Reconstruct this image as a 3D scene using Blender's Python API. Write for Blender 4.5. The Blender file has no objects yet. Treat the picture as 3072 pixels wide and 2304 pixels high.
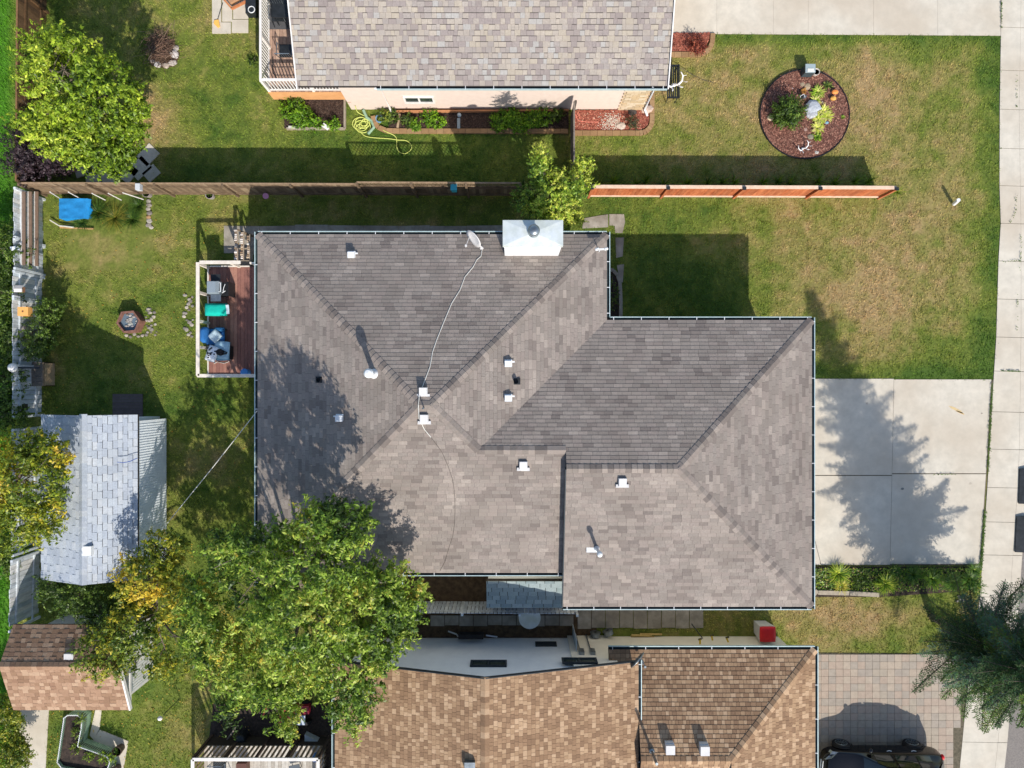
import bpy, math, random
import numpy as np
from mathutils import Vector, Matrix
R = random.Random(7)
NR = np.random.RandomState(11)
SC = bpy.context.scene
COL = SC.collection
# ------------------------------------------------------------------ camera, sky, sun
H = 29.0                    # drone height above the lawn
S = 0.0136                  # metres of ground per pixel of the 3072 px survey photograph
cam = bpy.data.cameras.new('camera'); cam.sensor_width = 36; cam.lens = 36*H/(3072*S)
cam.clip_end = 2000; cam.clip_start = 0.1
co = bpy.data.objects.new('camera', cam); co.location = (0, 0, H); COL.objects.link(co); SC.camera = co
SUN_EL = math.radians(39); SUN_AZ = math.radians(159.2)      # azimuth clockwise from +Y (north)
w = bpy.data.worlds.new('World'); SC.world = w; w.use_nodes = True
nt = w.node_tree; nt.nodes.clear()
sky = nt.nodes.new('ShaderNodeTexSky'); sky.sky_type = 'NISHITA'; sky.sun_disc = False
sky.sun_elevation = SUN_EL; sky.sun_rotation = SUN_AZ
bg = nt.nodes.new('ShaderNodeBackground'); bg.inputs[1].default_value = 0.15
wo = nt.nodes.new('ShaderNodeOutputWorld')
nt.links.new(sky.outputs[0], bg.inputs[0]); nt.links.new(bg.outputs[0], wo.inputs[0])
sl = bpy.data.lights.new('sun', 'SUN'); sl.energy = 4.2; sl.angle = math.radians(0.5); sl.color = (1.0, 0.94, 0.86)
so = bpy.data.objects.new('sun', sl); COL.objects.link(so)
sd = Vector((math.sin(SUN_AZ)*math.cos(SUN_EL), math.cos(SUN_AZ)*math.cos(SUN_EL), math.sin(SUN_EL)))
so.rotation_euler = (-sd).to_track_quat('-Z', 'Y').to_euler(); so.location = sd*60
SC.view_settings.view_transform = 'Standard'; SC.view_settings.look = 'None'
SC.view_settings.exposure = 0.38; SC.view_settings.gamma = 1; SC.view_settings.use_curve_mapping = False

# ------------------------------------------------------------------ helpers
def X(px, z=0.0): return (px-1536)*S*(1-z/H)
def Y(py, z=0.0): return (1152-py)*S*(1-z/H)
def P(px, py, z=0.0): return Vector((X(px, z), Y(py, z), z))
def lin(c):
    out = []
    for v in c:
        v = v/255.0
        out.append(v/12.92 if v <= 0.04045 else ((v+0.055)/1.055)**2.4)
    return tuple(out)
def rgb(r, g, b, k=1.0):
    l = lin((r, g, b)); return (l[0]*k, l[1]*k, l[2]*k)
def mat(name, c1, c2=None, scale=6.0, rough=0.8, bump=0.15, bscale=None, metal=0.0, attr=False, trans=0.0,
        big=None, spec=0.3, coord='pos', stretch=None, alpha=None):
    """procedural material: two colours mixed by noise, optional per-face colour attribute, grain bump"""
    m = bpy.data.materials.new(name); m.use_nodes = True
    n = m.node_tree; n.nodes.clear(); L = n.links.new
    out = n.nodes.new('ShaderNodeOutputMaterial'); b = n.nodes.new('ShaderNodeBsdfPrincipled')
    b.inputs['Roughness'].default_value = rough; b.inputs['Metallic'].default_value = metal
    b.inputs['Specular IOR Level'].default_value = spec
    if coord == 'pos':
        g = n.nodes.new('ShaderNodeNewGeometry'); src = g.outputs['Position']
    else:
        g = n.nodes.new('ShaderNodeTexCoord'); src = g.outputs['Object']
    if stretch:
        mp = n.nodes.new('ShaderNodeMapping'); mp.inputs['Scale'].default_value = stretch
        L(src, mp.inputs[0]); src = mp.outputs[0]
    no = n.nodes.new('ShaderNodeTexNoise'); no.inputs['Scale'].default_value = scale
    no.inputs['Detail'].default_value = 6; no.inputs['Roughness'].default_value = 0.65
    L(src, no.inputs['Vector'])
    rp = n.nodes.new('ShaderNodeValToRGB')
    rp.color_ramp.elements[0].position = 0.36; rp.color_ramp.elements[1].position = 0.64
    c2 = c2 or tuple(v*0.8 for v in c1)
    rp.color_ramp.elements[0].color = (*c2, 1); rp.color_ramp.elements[1].color = (*c1, 1)
    L(no.outputs[0], rp.inputs[0]); col = rp.outputs[0]
    if big:
        n2 = n.nodes.new('ShaderNodeTexNoise'); n2.inputs['Scale'].default_value = big[0]
        n2.inputs['Detail'].default_value = 4; L(src, n2.inputs['Vector'])
        r2 = n.nodes.new('ShaderNodeValToRGB'); r2.color_ramp.elements[0].position = 0.4; r2.color_ramp.elements[1].position = 0.65
        r2.color_ramp.elements[0].color = (0, 0, 0, 1); r2.color_ramp.elements[1].color = (big[2],)*3+(1,)
        L(n2.outputs[0], r2.inputs[0])
        mx = n.nodes.new('ShaderNodeMixRGB'); L(r2.outputs[0], mx.inputs[0]); L(col, mx.inputs[1])
        mx.inputs[2].default_value = (*big[1], 1); col = mx.outputs[0]
    if attr:
        a = n.nodes.new('ShaderNodeAttribute'); a.attribute_name = 'Col'
        mm = n.nodes.new('ShaderNodeMixRGB'); mm.blend_type = 'MULTIPLY'; mm.inputs[0].default_value = 1
        L(col, mm.inputs[1]); L(a.outputs['Color'], mm.inputs[2]); col = mm.outputs[0]
    L(col, b.inputs['Base Color'])
    if bump:
        nb = n.nodes.new('ShaderNodeTexNoise'); nb.inputs['Scale'].default_value = bscale or scale*4
        nb.inputs['Detail'].default_value = 4; L(src, nb.inputs['Vector'])
        bp = n.nodes.new('ShaderNodeBump'); bp.inputs['Strength'].default_value = bump; bp.inputs['Distance'].default_value = 0.02
        L(nb.outputs[0], bp.inputs['Height']); L(bp.outputs[0], b.inputs['Normal'])
    res = b.outputs[0]
    if trans:
        t = n.nodes.new('ShaderNodeBsdfTranslucent'); L(col, t.inputs[0])
        ms = n.nodes.new('ShaderNodeMixShader'); ms.inputs[0].default_value = trans
        L(res, ms.inputs[1]); L(t.outputs[0], ms.inputs[2]); res = ms.outputs[0]
    L(res, out.inputs[0])
    return m
WHITE = (1, 1, 1)
MT = {}
def M(n): return MT[n]
def setmat(n, *a, **k): MT[n] = mat(n, *a, **k)
G = {}
def meta(o, label=None, cat=None, group=None, kind=None):
    if label: o['label'] = label
    if cat: o['category'] = cat
    if group: o['group'] = group
    if kind: o['kind'] = kind
    return o
WL = {}                                    # world location of every object (translations only)
def wl(o): return WL.get(o.name, Vector((0, 0, 0)))
def empty(name, loc, label=None, cat=None, group=None, kind=None, parent=None):
    o = bpy.data.objects.new(name, None); COL.objects.link(o); loc = Vector(loc)
    if parent: o.parent = parent; o.location = loc-wl(parent)
    else: o.location = loc
    o.empty_display_size = 0.2
    WL[o.name] = loc; return meta(o, label, cat, group, kind)
class MB:
    def __init__(s): s.v = []; s.f = []; s.c = []; s.m = []
    def add(s, vs, fs, c=WHITE, m=0):
        k = len(s.v); s.v.extend(tuple(p) for p in vs)
        for f in fs: s.f.append(tuple(i+k for i in f)); s.c.append(c); s.m.append(m)
        return s
    def box(s, x0, y0, z0, x1, y1, z1, c=WHITE, m=0):
        x0, x1 = min(x0, x1), max(x0, x1); y0, y1 = min(y0, y1), max(y0, y1)
        v = [(x0,y0,z0),(x1,y0,z0),(x1,y1,z0),(x0,y1,z0),(x0,y0,z1),(x1,y0,z1),(x1,y1,z1),(x0,y1,z1)]
        return s.add(v, [(3,2,1,0),(4,5,6,7),(0,1,5,4),(1,2,6,5),(2,3,7,6),(3,0,4,7)], c, m)
    def obox(s, ctr, size, rot=0.0, tilt=None, c=WHITE, m=0):
        hx, hy, hz = size[0]/2, size[1]/2, size[2]/2
        mt = Matrix.Rotation(rot, 3, 'Z')
        if tilt: mt = mt @ Matrix.Rotation(tilt[0], 3, 'X') @ Matrix.Rotation(tilt[1], 3, 'Y')
        ctr = Vector(ctr)
        v = [ctr+mt@Vector(q) for q in [(-hx,-hy,-hz),(hx,-hy,-hz),(hx,hy,-hz),(-hx,hy,-hz),(-hx,-hy,hz),(hx,-hy,hz),(hx,hy,hz),(-hx,hy,hz)]]
        return s.add(v, [(3,2,1,0),(4,5,6,7),(0,1,5,4),(1,2,6,5),(2,3,7,6),(3,0,4,7)], c, m)
    def bar(s, a, b, w, h, c=WHITE, m=0):
        """rectangular bar from a to b, w wide (horizontal) and h deep"""
        a = Vector(a); b = Vector(b); d = (b-a).normalized()
        u = d.cross(Vector((0,0,1)))
        u = u.normalized() if u.length > 1e-4 else Vector((1,0,0))
        n = u.cross(d).normalized(); u = u*w/2; n = n*h/2
        v = [a-u-n, a+u-n, a+u+n, a-u+n, b-u-n, b+u-n, b+u+n, b-u+n]
        return s.add(v, [(0,1,2,3),(7,6,5,4),(0,4,5,1),(1,5,6,2),(2,6,7,3),(3,7,4,0)], c, m)
    def prism(s, poly, z0, z1, c=WHITE, m=0):
        n = len(poly); a = sum(poly[i][0]*poly[(i+1)%n][1]-poly[(i+1)%n][0]*poly[i][1] for i in range(n))
        if a < 0: poly = list(poly)[::-1]
        z1f = (lambda p: z1) if not callable(z1) else z1
        v = [(p[0], p[1], z0) for p in poly]+[(p[0], p[1], z1f(p)) for p in poly]
        f = [tuple(range(n-1, -1, -1)), tuple(range(n, 2*n))]+[(i, (i+1)%n, n+(i+1)%n, n+i) for i in range(n)]
        return s.add(v, f, c, m)
    def cyl(s, a, b, r0, r1=None, n=10, c=WHITE, m=0, caps=True):
        a = Vector(a); b = Vector(b); r1 = r0 if r1 is None else r1; d = (b-a).normalized()
        u = d.orthogonal().normalized(); w_ = d.cross(u)
        v = []
        for q, r in ((a, r0), (b, r1)):
            for i in range(n):
                t = 2*math.pi*i/n; v.append(q+u*math.cos(t)*r+w_*math.sin(t)*r)
        f = [(i, (i+1)%n, n+(i+1)%n, n+i) for i in range(n)]
        if caps: f += [tuple(range(n-1, -1, -1)), tuple(range(n, 2*n))]
        return s.add(v, f, c, m)
    def tube(s, pts, r, n=6, c=WHITE, m=0):
        pts = [Vector(p) for p in pts]; k = len(pts); v = []; rr = r if callable(r) else (lambda t: r)
        for i, p in enumerate(pts):
            d = (pts[min(i+1, k-1)]-pts[max(i-1, 0)]).normalized()
            u = d.cross(Vector((0,0,1)))
            u = u.normalized() if u.length > 1e-3 else Vector((1,0,0))
            w_ = u.cross(d).normalized(); q = rr(i/(k-1))
            for j in range(n):
                t = 2*math.pi*j/n; v.append(p+u*math.cos(t)*q+w_*math.sin(t)*q)
        f = [(i*n+j, i*n+(j+1)%n, (i+1)*n+(j+1)%n, (i+1)*n+j) for i in range(k-1) for j in range(n)]
        f += [tuple(range(n-1, -1, -1)), tuple((k-1)*n+j for j in range(n))]
        return s.add(v, f, c, m)
    def lathe(s, ctr, prof, n=16, c=WHITE, m=0, sx=1, sy=1):
        ctr = Vector(ctr); v = []
        for r, z in prof:
            for i in range(n):
                t = 2*math.pi*i/n; v.append(ctr+Vector((r*sx*math.cos(t), r*sy*math.sin(t), z)))
        k = len(prof)
        f = [(i*n+j, i*n+(j+1)%n, (i+1)*n+(j+1)%n, (i+1)*n+j) for i in range(k-1) for j in range(n)]
        f += [tuple(range(n-1, -1, -1)), tuple((k-1)*n+j for j in range(n))]
        return s.add(v, f, c, m)
    def blob(s, ctr, rad, n=9, k=6, jit=0.15, c=WHITE, m=0, seed=0, flat=0.0):
        rr = random.Random(seed); ctr = Vector(ctr); v = []
        ph = rr.random()*6
        for i in range(1, k):
            a = math.pi*i/k
            for j in range(n):
                t = 2*math.pi*j/n+ph; q = 1+rr.uniform(-jit, jit)
                v.append(ctr+Vector((rad[0]*math.sin(a)*math.cos(t)*q, rad[1]*math.sin(a)*math.sin(t)*q, rad[2]*math.cos(a)*(1-flat*abs(math.cos(a)))*q)))
        top = len(v); v.append(ctr+Vector((0,0,rad[2]*(1-flat)))); bot = len(v); v.append(ctr-Vector((0,0,rad[2]*(1-flat))))
        f = [(top, j, (j+1)%n) for j in range(n)]
        f += [(i*n+j, (i+1)*n+j, (i+1)*n+(j+1)%n, i*n+(j+1)%n) for i in range(k-2) for j in range(n)]
        f += [(bot, (k-2)*n+(j+1)%n, (k-2)*n+j) for j in range(n)]
        return s.add(v, f, c, m)
    def mesh(s, name, mats, org=Vector((0,0,0)), smooth=False):
        me = bpy.data.meshes.new(name)
        me.from_pydata([(a-org[0], b-org[1], c-org[2]) for a, b, c in s.v], [], s.f)
        for m_ in (mats if isinstance(mats, (list, tuple)) else [mats]): me.materials.append(M(m_) if isinstance(m_, str) else m_)
        nf = len(me.polygons)
        me.polygons.foreach_set('material_index', s.m)
        at = me.color_attributes.new('Col', 'FLOAT_COLOR', 'CORNER')
        tot = np.empty(nf, np.int32); me.polygons.foreach_get('loop_total', tot)
        cc = np.ones((nf, 4), np.float32); cc[:, :3] = np.array(s.c, np.float32).reshape(nf, 3)
        at.data.foreach_set('color', np.repeat(cc, tot, axis=0).ravel())
        if smooth: me.polygons.foreach_set('use_smooth', [True]*nf)
        me.update(); return me
    def build(s, name, mats, parent=None, label=None, cat=None, group=None, kind=None, smooth=False, org=None):
        if org is None:
            a = np.array(s.v); org = Vector(((a[:,0].min()+a[:,0].max())/2, (a[:,1].min()+a[:,1].max())/2, a[:,2].min()))
        org = Vector(org)
        me = s.mesh(name, mats, org, smooth); o = bpy.data.objects.new(name, me); COL.objects.link(o)
        if parent: o.parent = parent; o.location = org-wl(parent)
        else: o.location = org
        WL[o.name] = org
        return meta(o, label, cat, group, kind)
def inst(name, me, loc, parent=None, rot=None, mtx=None, **k):
    o = bpy.data.objects.new(name, me); COL.objects.link(o); loc = Vector(loc); WL[o.name] = loc.copy()
    if parent: o.parent = parent; loc = loc-wl(parent)
    if mtx is not None: o.matrix_local = Matrix.Translation(loc) @ mtx.to_4x4()
    else:
        o.location = loc
        if rot: o.rotation_euler = rot
    return meta(o, **k)
def np_mesh(name, V, F, mat_, C=None, parent=None, org=(0,0,0), point=False, **k):
    """V (n,3), F (m,4) or (m,3) arrays, C (m,3) face colours"""
    me = bpy.data.meshes.new(name); org = np.array(org, np.float32)
    m_, w_ = F.shape
    me.vertices.add(len(V)); me.vertices.foreach_set('co', (V-org).astype(np.float32).ravel())
    me.loops.add(m_*w_); me.loops.foreach_set('vertex_index', F.astype(np.int32).ravel())
    me.polygons.add(m_); me.polygons.foreach_set('loop_start', np.arange(m_, dtype=np.int32)*w_)
    if C is not None and point:
        at = me.color_attributes.new('Col', 'FLOAT_COLOR', 'POINT'); cc = np.ones((len(V), 4), np.float32); cc[:, :3] = C
        at.data.foreach_set('color', cc.ravel())
    elif C is not None:
        at = me.color_attributes.new('Col', 'FLOAT_COLOR', 'CORNER')
        cc = np.ones((m_, 4), np.float32); cc[:, :3] = C
        at.data.foreach_set('color', np.repeat(cc, w_, axis=0).ravel())
    me.materials.append(M(mat_)); me.update(calc_edges=True)
    o = bpy.data.objects.new(name, me); COL.objects.link(o); ov = Vector([float(q) for q in org])
    if parent: o.parent = parent; o.location = ov-wl(parent)
    else: o.location = ov
    WL[o.name] = ov
    return meta(o, **k)
_tab = NR.rand(512, 512).astype(np.float32)
def vn(x, y, sc, off=0):
    x = np.asarray(x)*sc+137.3+off*17.1; y = np.asarray(y)*sc+91.7+off*31.7
    xi = np.floor(x).astype(int); yi = np.floor(y).astype(int); fx = x-xi; fy = y-yi
    fx = fx*fx*(3-2*fx); fy = fy*fy*(3-2*fy)
    g = lambda a, b: _tab[a % 512, b % 512]
    return (g(xi,yi)*(1-fx)+g(xi+1,yi)*fx)*(1-fy)+(g(xi,yi+1)*(1-fx)+g(xi+1,yi+1)*fx)*fy
def fbm(x, y, sc, off=0, o=4):
    t = 0; a = 0.5; n = 0
    for i in range(o): t = t+a*vn(x, y, sc*2**i, off+i*5); n += a; a *= 0.55
    return t/n
def inpoly(px, py, poly):
    px = np.asarray(px); py = np.asarray(py); r = np.zeros(px.shape, bool); n = len(poly)
    for i in range(n):
        x1, y1 = poly[i]; x2, y2 = poly[(i+1) % n]
        if y1 == y2: continue
        c_ = ((y1 > py) != (y2 > py)) & (px < (x2-x1)*(py-y1)/(y2-y1)+x1); r ^= c_
    return r
def smooth(a, b, x): t = np.clip((x-a)/(b-a), 0, 1); return t*t*(3-2*t)
def arc(cx, cy, r, a0, a1, n):
    return [(cx+r*math.cos(math.radians(a0+(a1-a0)*i/n)), cy+r*math.sin(math.radians(a0+(a1-a0)*i/n))) for i in range(n+1)]
def PX(pts, z=0.0): return [(X(a, z), Y(b, z)) for a, b in pts]
def tint(c, v):
    k = 1+R.uniform(-v, v); return tuple(max(0.0, q*k*(1+R.uniform(-v, v)*.15)) for q in c)

# ------------------------------------------------------------------ materials
setmat('lawn_soil', (0.9,0.9,0.9), (0.6,0.6,0.6), 9, rough=0.95, bump=0.6, bscale=30, attr=True)
setmat('grass_blades', (1,1,1), (0.85,0.85,0.85), 14, rough=0.75, bump=0, attr=True, trans=0.25, spec=0.15)
setmat('far_grass', rgb(112,124,56,.8), rgb(92,104,44,.8), .8, rough=0.95, bump=0.3)
setmat('earth', rgb(120,98,72,.6), rgb(84,66,48,.6), 5, rough=0.95, bump=0.6)
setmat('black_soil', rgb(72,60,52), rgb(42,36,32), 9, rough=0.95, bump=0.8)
setmat('mulch', (1,1,1), (0.7,0.7,0.7), 14, rough=0.9, bump=0.5, attr=True)
setmat('concrete', rgb(204,196,180), rgb(188,181,166), 2.2, rough=0.85, bump=0.2, bscale=40, big=(0.35, rgb(178,164,144), 0.6))
setmat('old_concrete', rgb(170,163,150), rgb(138,132,120), 3, rough=0.9, bump=0.3, bscale=25, big=(0.9, rgb(112,104,90), 0.6))
setmat('kerb_stone', rgb(196,176,150), rgb(178,160,136), 4, rough=0.85, bump=0.2, attr=True)
setmat('joint_dirt', rgb(128,118,98,.7), rgb(92,86,70,.7), 10, rough=0.95)
setmat('asphalt', rgb(150,142,134,.8), rgb(126,120,114,.8), 20, rough=0.9, bump=0.4, bscale=80, attr=False)
setmat('paver', (1,1,1), (0.86,0.86,0.86), 7, rough=0.85, bump=0.2, attr=True)
setmat('shingle', (1,1,1), (0.8,0.8,0.8), 16, big=(.9,(.8,.79,.78),.7), rough=0.92, bump=0.35, bscale=90, attr=True, spec=0.15)
setmat('roof_deck', rgb(60,55,52), rgb(45,42,40), 5, rough=0.9)
setmat('dark_fascia', rgb(44,52,58), rgb(38,46,52), 3, rough=0.6, bump=0)
setmat('gutter_metal', rgb(186,205,204), rgb(170,190,190), 4, rough=0.4, bump=0, metal=0.2)
setmat('gutter_inside', rgb(30,50,56), rgb(24,34,36), 6, rough=0.8)
setmat('white_metal', rgb(226,228,228), rgb(212,214,214), 3, rough=0.4, bump=0.02)
setmat('white_paint', rgb(228,224,218), rgb(212,208,202), 3, rough=0.5, bump=0.05)
setmat('grey_plastic', rgb(206,204,202), rgb(194,192,190), 3, rough=0.5, bump=0.02)
setmat('pink_stucco', rgb(214,197,184), rgb(208,190,177), 5, rough=0.95, bump=0.3, bscale=60)
setmat('grey_siding', rgb(232,236,236), rgb(224,228,229), 2, rough=0.6, bump=0.03)
setmat('cream_siding', rgb(236,230,214), rgb(228,222,206), 2, rough=0.6, bump=0.03)
setmat('orange_board', rgb(214,160,108), rgb(200,146,96), 3, rough=0.8)
setmat('stone_veneer', (1,1,1), (.85,.85,.85), 8, rough=0.9, bump=0.3, attr=True)
setmat('old_wood', (1,1,1), (0.62,0.62,0.62), 7, rough=0.9, bump=0.3, bscale=24, attr=True, stretch=(1,1,.25))
setmat('flat_wood', (1,1,1), (0.78,0.78,0.78), 9, rough=0.85, bump=0.25, bscale=24, attr=True)
setmat('cedar', rgb(186,112,72), rgb(156,84,50), 7, rough=0.8, bump=0.25, attr=True, stretch=(1,1,.3))
setmat('pale_rail', rgb(224,196,172), rgb(206,176,150), 5, rough=0.8)
setmat('bark', rgb(140,128,112,.7), rgb(90,80,70,.7), 12, rough=0.95, bump=0.6)
setmat('leaf', (1,1,1), (0.88,0.88,0.88), 5, rough=0.45, bump=0, attr=True, trans=0.42, spec=0.4)
setmat('needle', (1,1,1), (0.7,0.7,0.7), 9, rough=0.75, bump=0, attr=True, trans=0.1, spec=0.2)
setmat('rock', (1,1,1), (0.72,0.72,0.72), 9, rough=0.9, bump=0.5, attr=True)
setmat('painted', (1,1,1), (0.93,0.93,0.93), 6, rough=0.5, bump=0.03, attr=True)
setmat('cloth', (1,1,1), (0.85,0.85,0.85), 9, rough=0.95, bump=0.3, attr=True)
setmat('steel', rgb(150,158,162), rgb(120,128,132), 6, rough=0.35, bump=0.03, metal=0.8)
setmat('dark_metal', rgb(52,56,60), rgb(38,42,44), 6, rough=0.5, bump=0.05, metal=0.3)
setmat('black_plastic', rgb(34,34,36), rgb(26,26,28), 6, rough=0.5, bump=0.02)
setmat('galvanised', rgb(218,224,224), rgb(200,208,209), 4, rough=0.45, bump=0.08, metal=0.25, big=(1.2, rgb(186,190,160), 0.6))
setmat('glass', rgb(60,70,66), rgb(44,54,52), 2, rough=0.08, bump=0, spec=0.8)
setmat('car_paint', rgb(22,20,20), rgb(18,16,16), 2, rough=0.12, bump=0, metal=0.3, spec=0.7)
setmat('car_glass', rgb(24,34,38), rgb(18,28,32), 2, rough=0.04, bump=0, spec=0.9)
setmat('rust_metal', rgb(138,98,84), rgb(104,74,64), 9, rough=0.8, bump=0.3)
setmat('red_plastic', rgb(214,40,44), rgb(196,34,38), 3, rough=0.45, bump=0.02)
setmat('hose_rubber', rgb(206,214,120), rgb(190,198,100), 6, rough=0.5, bump=0.02)
setmat('cable_rubber', rgb(206,204,196), rgb(190,188,180), 6, rough=0.5, bump=0)
setmat('black_cable', rgb(96,88,80), rgb(70,64,60), 6, rough=0.5, bump=0)
setmat('ribbed_metal', rgb(238,243,245), rgb(226,233,237), 4, rough=0.55, bump=0.05)
setmat('green_metal', rgb(148,176,150), rgb(128,156,132), 4, rough=0.6, bump=0.05)
ORD = ['first','second','third','fourth','fifth','sixth','seventh','eighth','ninth','tenth','eleventh','twelfth','thirteenth','fourteenth','fifteenth','sixteenth','seventeenth','eighteenth','nineteenth','twentieth']
# ------------------------------------------------------------------ ground: one grassed sheet, bare earth under it
NOGRASS = []                               # world polygons where no grass grows
def nog(pts, z=0): q = PX(pts, z) if z is not None else pts; NOGRASS.append(q); return q
def lawn_color(x, y):
    """turf colour (dry, green, clipped) at a world place, painted greener in the garage shade; linear rgb, returns (n,3)"""
    px = x/S+1536; py = 1152-y/S
    n1 = fbm(x, y, 0.45, 1); n2 = fbm(x, y, 1.7, 2); n3 = fbm(x, y, 6.0, 3, 3)
    front = smooth(1780, 2000, px)
    dry = 0.35+0.13*front
    dry = dry+0.30*front*np.exp(-(((px-2620)/430)**2+((py-700)/420)**2))
    dry = dry+0.26*np.exp(-(((px-2080)/200)**2+((py-300)/170)**2))+0.3*np.exp(-(((px-2650)/200)**2+((py-300)/140)**2))
    dry = dry+0.5*np.exp(-(((px-460)/70)**2+((py-340)/110)**2))+0.12*np.exp(-(((px-560)/220)**2+((py-200)/190)**2))
    dry = dry+0.28*np.exp(-(((px-330)/160)**2+((py-760)/110)**2))
    dry = dry+0.55*np.exp(-(((px-2540)/230)**2+((py-1850)/75)**2))
    edge = smooth(2880, 2985, px)*(py < 1160)+smooth(1060, 1130, py)*(px > 2430)*(py < 1150)
    edge = edge+0.8*smooth(150, 104, py)*(px > 2100)
    dry = dry-0.45*edge-0.2*smooth(1050, 1250, px)*(px < 1700)*(py < 560)
    dry = dry-0.30*smooth(1850, 1950, px)*smooth(2420, 2240, px)*smooth(570, 640, py)*smooth(1100, 960, py)  # shade look put into the turf: greener where the garage wing's shadow falls
    v = np.clip(dry+(n1-0.5)*.8+(n2-0.5)*0.65+(n3-0.5)*0.45, 0, 1)[:, None]
    alley = (smooth(70, 10, px))[:, None]
    g = np.array(rgb(84,112,40)); g2 = np.array(rgb(124,136,56)); d = np.array(rgb(160,148,88)); b = np.array(rgb(180,154,108))
    c = np.where(v < 0.4, g+(g2-g)*(v/0.4), np.where(v < 0.75, g2+(d-g2)*((v-0.4)/0.35), d+(b-d)*((v-0.75)/0.25)))
    c = c*(0.84+0.32*n3[:, None])
    al = np.array(rgb(84,140,34))*(0.8+0.5*n2[:, None])
    return c*(1-alley)+al*alley
nx, ny = 560, 480
gx = np.linspace(-38, 38, nx); gy = np.linspace(-34, 34, ny)
XX, YY = np.meshgrid(gx, gy); V = np.stack([XX.ravel(), YY.ravel(), np.zeros(nx*ny)], 1)
ii = np.arange(nx*ny).reshape(ny, nx)
F = np.stack([ii[:-1,:-1].ravel(), ii[:-1,1:].ravel(), ii[1:,1:].ravel(), ii[1:,:-1].ravel()], 1)
np_mesh('lawn', V, F, 'lawn_soil', lawn_color(V[:,0], V[:,1])*0.85, point=True, kind='structure')
mb = MB(); mb.box(-400,-400,-0.5,400,400,-0.04); mb.build('ground', 'far_grass', kind='structure')

# ------------------------------------------------------------------ paving on the street side
def slab_mb(poly, z0=-0.03, z1=0.03, inset=0.012, c=WHITE):
    a = np.array(poly); ctr = a.mean(0); d = ctr-a
    L = np.linalg.norm(d, axis=1, keepdims=True); a = a+d/L*inset*1.3
    m = MB(); m.prism([tuple(q) for q in a], z0, z1, c); return m
def side(py):
    return float(np.interp(py, [-150,0,300,560,650,800,1000,1140,1440,1700,1800,2082,2304,2450], [3004,3003,2998,2997,3002,2993,2988,2979,2962,2944,2938,2899,2878,2862]))
def kerb_l(py):
    return float(np.interp(py, [-150,0,330,700,1000,1400,1700,1800,2172,2304,2450], [3064,3062,3056,3062,3062,3056,3035,3028,2998,2985,2966]))
ys_ = [-140, -30, 82, 211, 328, 445, 557, 670, 783, 897, 1011, 1113, 1235, 1347, 1462, 1565, 1664, 1790, 1905, 2005, 2115, 2225, 2340, 2450]
walk = empty('sidewalk', P(3040, 1150), kind='structure')
bed = MB()
for a, b in zip(ys_[:-1], ys_[1:]):
    q = PX([(side(a), a), (kerb_l(a), a+2), (kerb_l(b), b+2), (side(b), b)])
    slab_mb(q, -0.02, 0.028, 0.008).build('slab', 'concrete', walk)
for a, b in zip(ys_[:-1], ys_[1:]):
    q = PX([(kerb_l(a), a+2), (kerb_l(a)+28, a+2), (kerb_l(b)+28, b+2), (kerb_l(b), b+2)])
    slab_mb(q, -0.06, 0.026, 0.008).build('kerb', 'concrete', walk)
poly = [(side(a), a) for a in ys_]+[(kerb_l(a)+28, a) for a in ys_[::-1]]
nog(poly+[(kerb_l(-140)+800, -140)][:0])
NOGRASS.append(PX([(side(a)-1, a) for a in ys_]+[(4200, 2450), (4200, -140)]))
m = MB(); m.prism(PX(poly), -0.03, 0.012); m.build('bedding', 'joint_dirt', walk)
m = MB(); m.prism(PX([(kerb_l(a)+26, a) for a in ys_]+[(4300, 2450), (4300, -140)]), -0.03, 0.02); m.build('road', 'asphalt', kind='structure')
# black rubber kerb ramps at the gutter
for k, (y0, y1, x0, x1) in enumerate([(1405, 1510, 3055, 3052), (1548, 1655, 3046, 3041)]):
    t = MB(); a = P(x0, y0); b = P(x1, y1)
    t.add([a+Vector((0,0,.05)), b+Vector((0,0,.05)), b+Vector((.5,0,.05)), a+Vector((.5,0,.05)), a+Vector((0,0,.09)), b+Vector((0,0,.09)), b+Vector((.36,0,.16)), a+Vector((.36,0,.16))],
          [(0,1,2,3),(4,7,6,5),(0,4,5,1),(1,5,6,2),(2,6,7,3),(3,7,4,0)])
    o = t.build('kerb_ramp', 'dark_metal', None, ['upper dark rubber kerb ramp at the street edge east of the driveway', 'lower dark rubber kerb ramp at the street edge near the shrub bed'][k], 'kerb ramp', 'kerb ramps')
# neighbour's driveway across the top
drv = empty('top_driveway', P(2400, 50), kind='structure')
xs = [2012, 2150, 2320, 2424, 2620, 2812, 3001]
for a, b in zip(xs[:-1], xs[1:]):
    slab_mb(PX([(a, -330), (b, -330), (b, 102+(b-2012)*.006), (a, 102+(a-2012)*.006)]), -0.02, 0.024, 0.006).build('slab', 'concrete', drv)
q = PX([(2004, -330), (3002, -330), (3002, 108), (2004, 102)]); NOGRASS.append(q)
m = MB(); m.prism(q, -0.03, 0.008); m.build('bedding', 'joint_dirt', drv)
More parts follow.
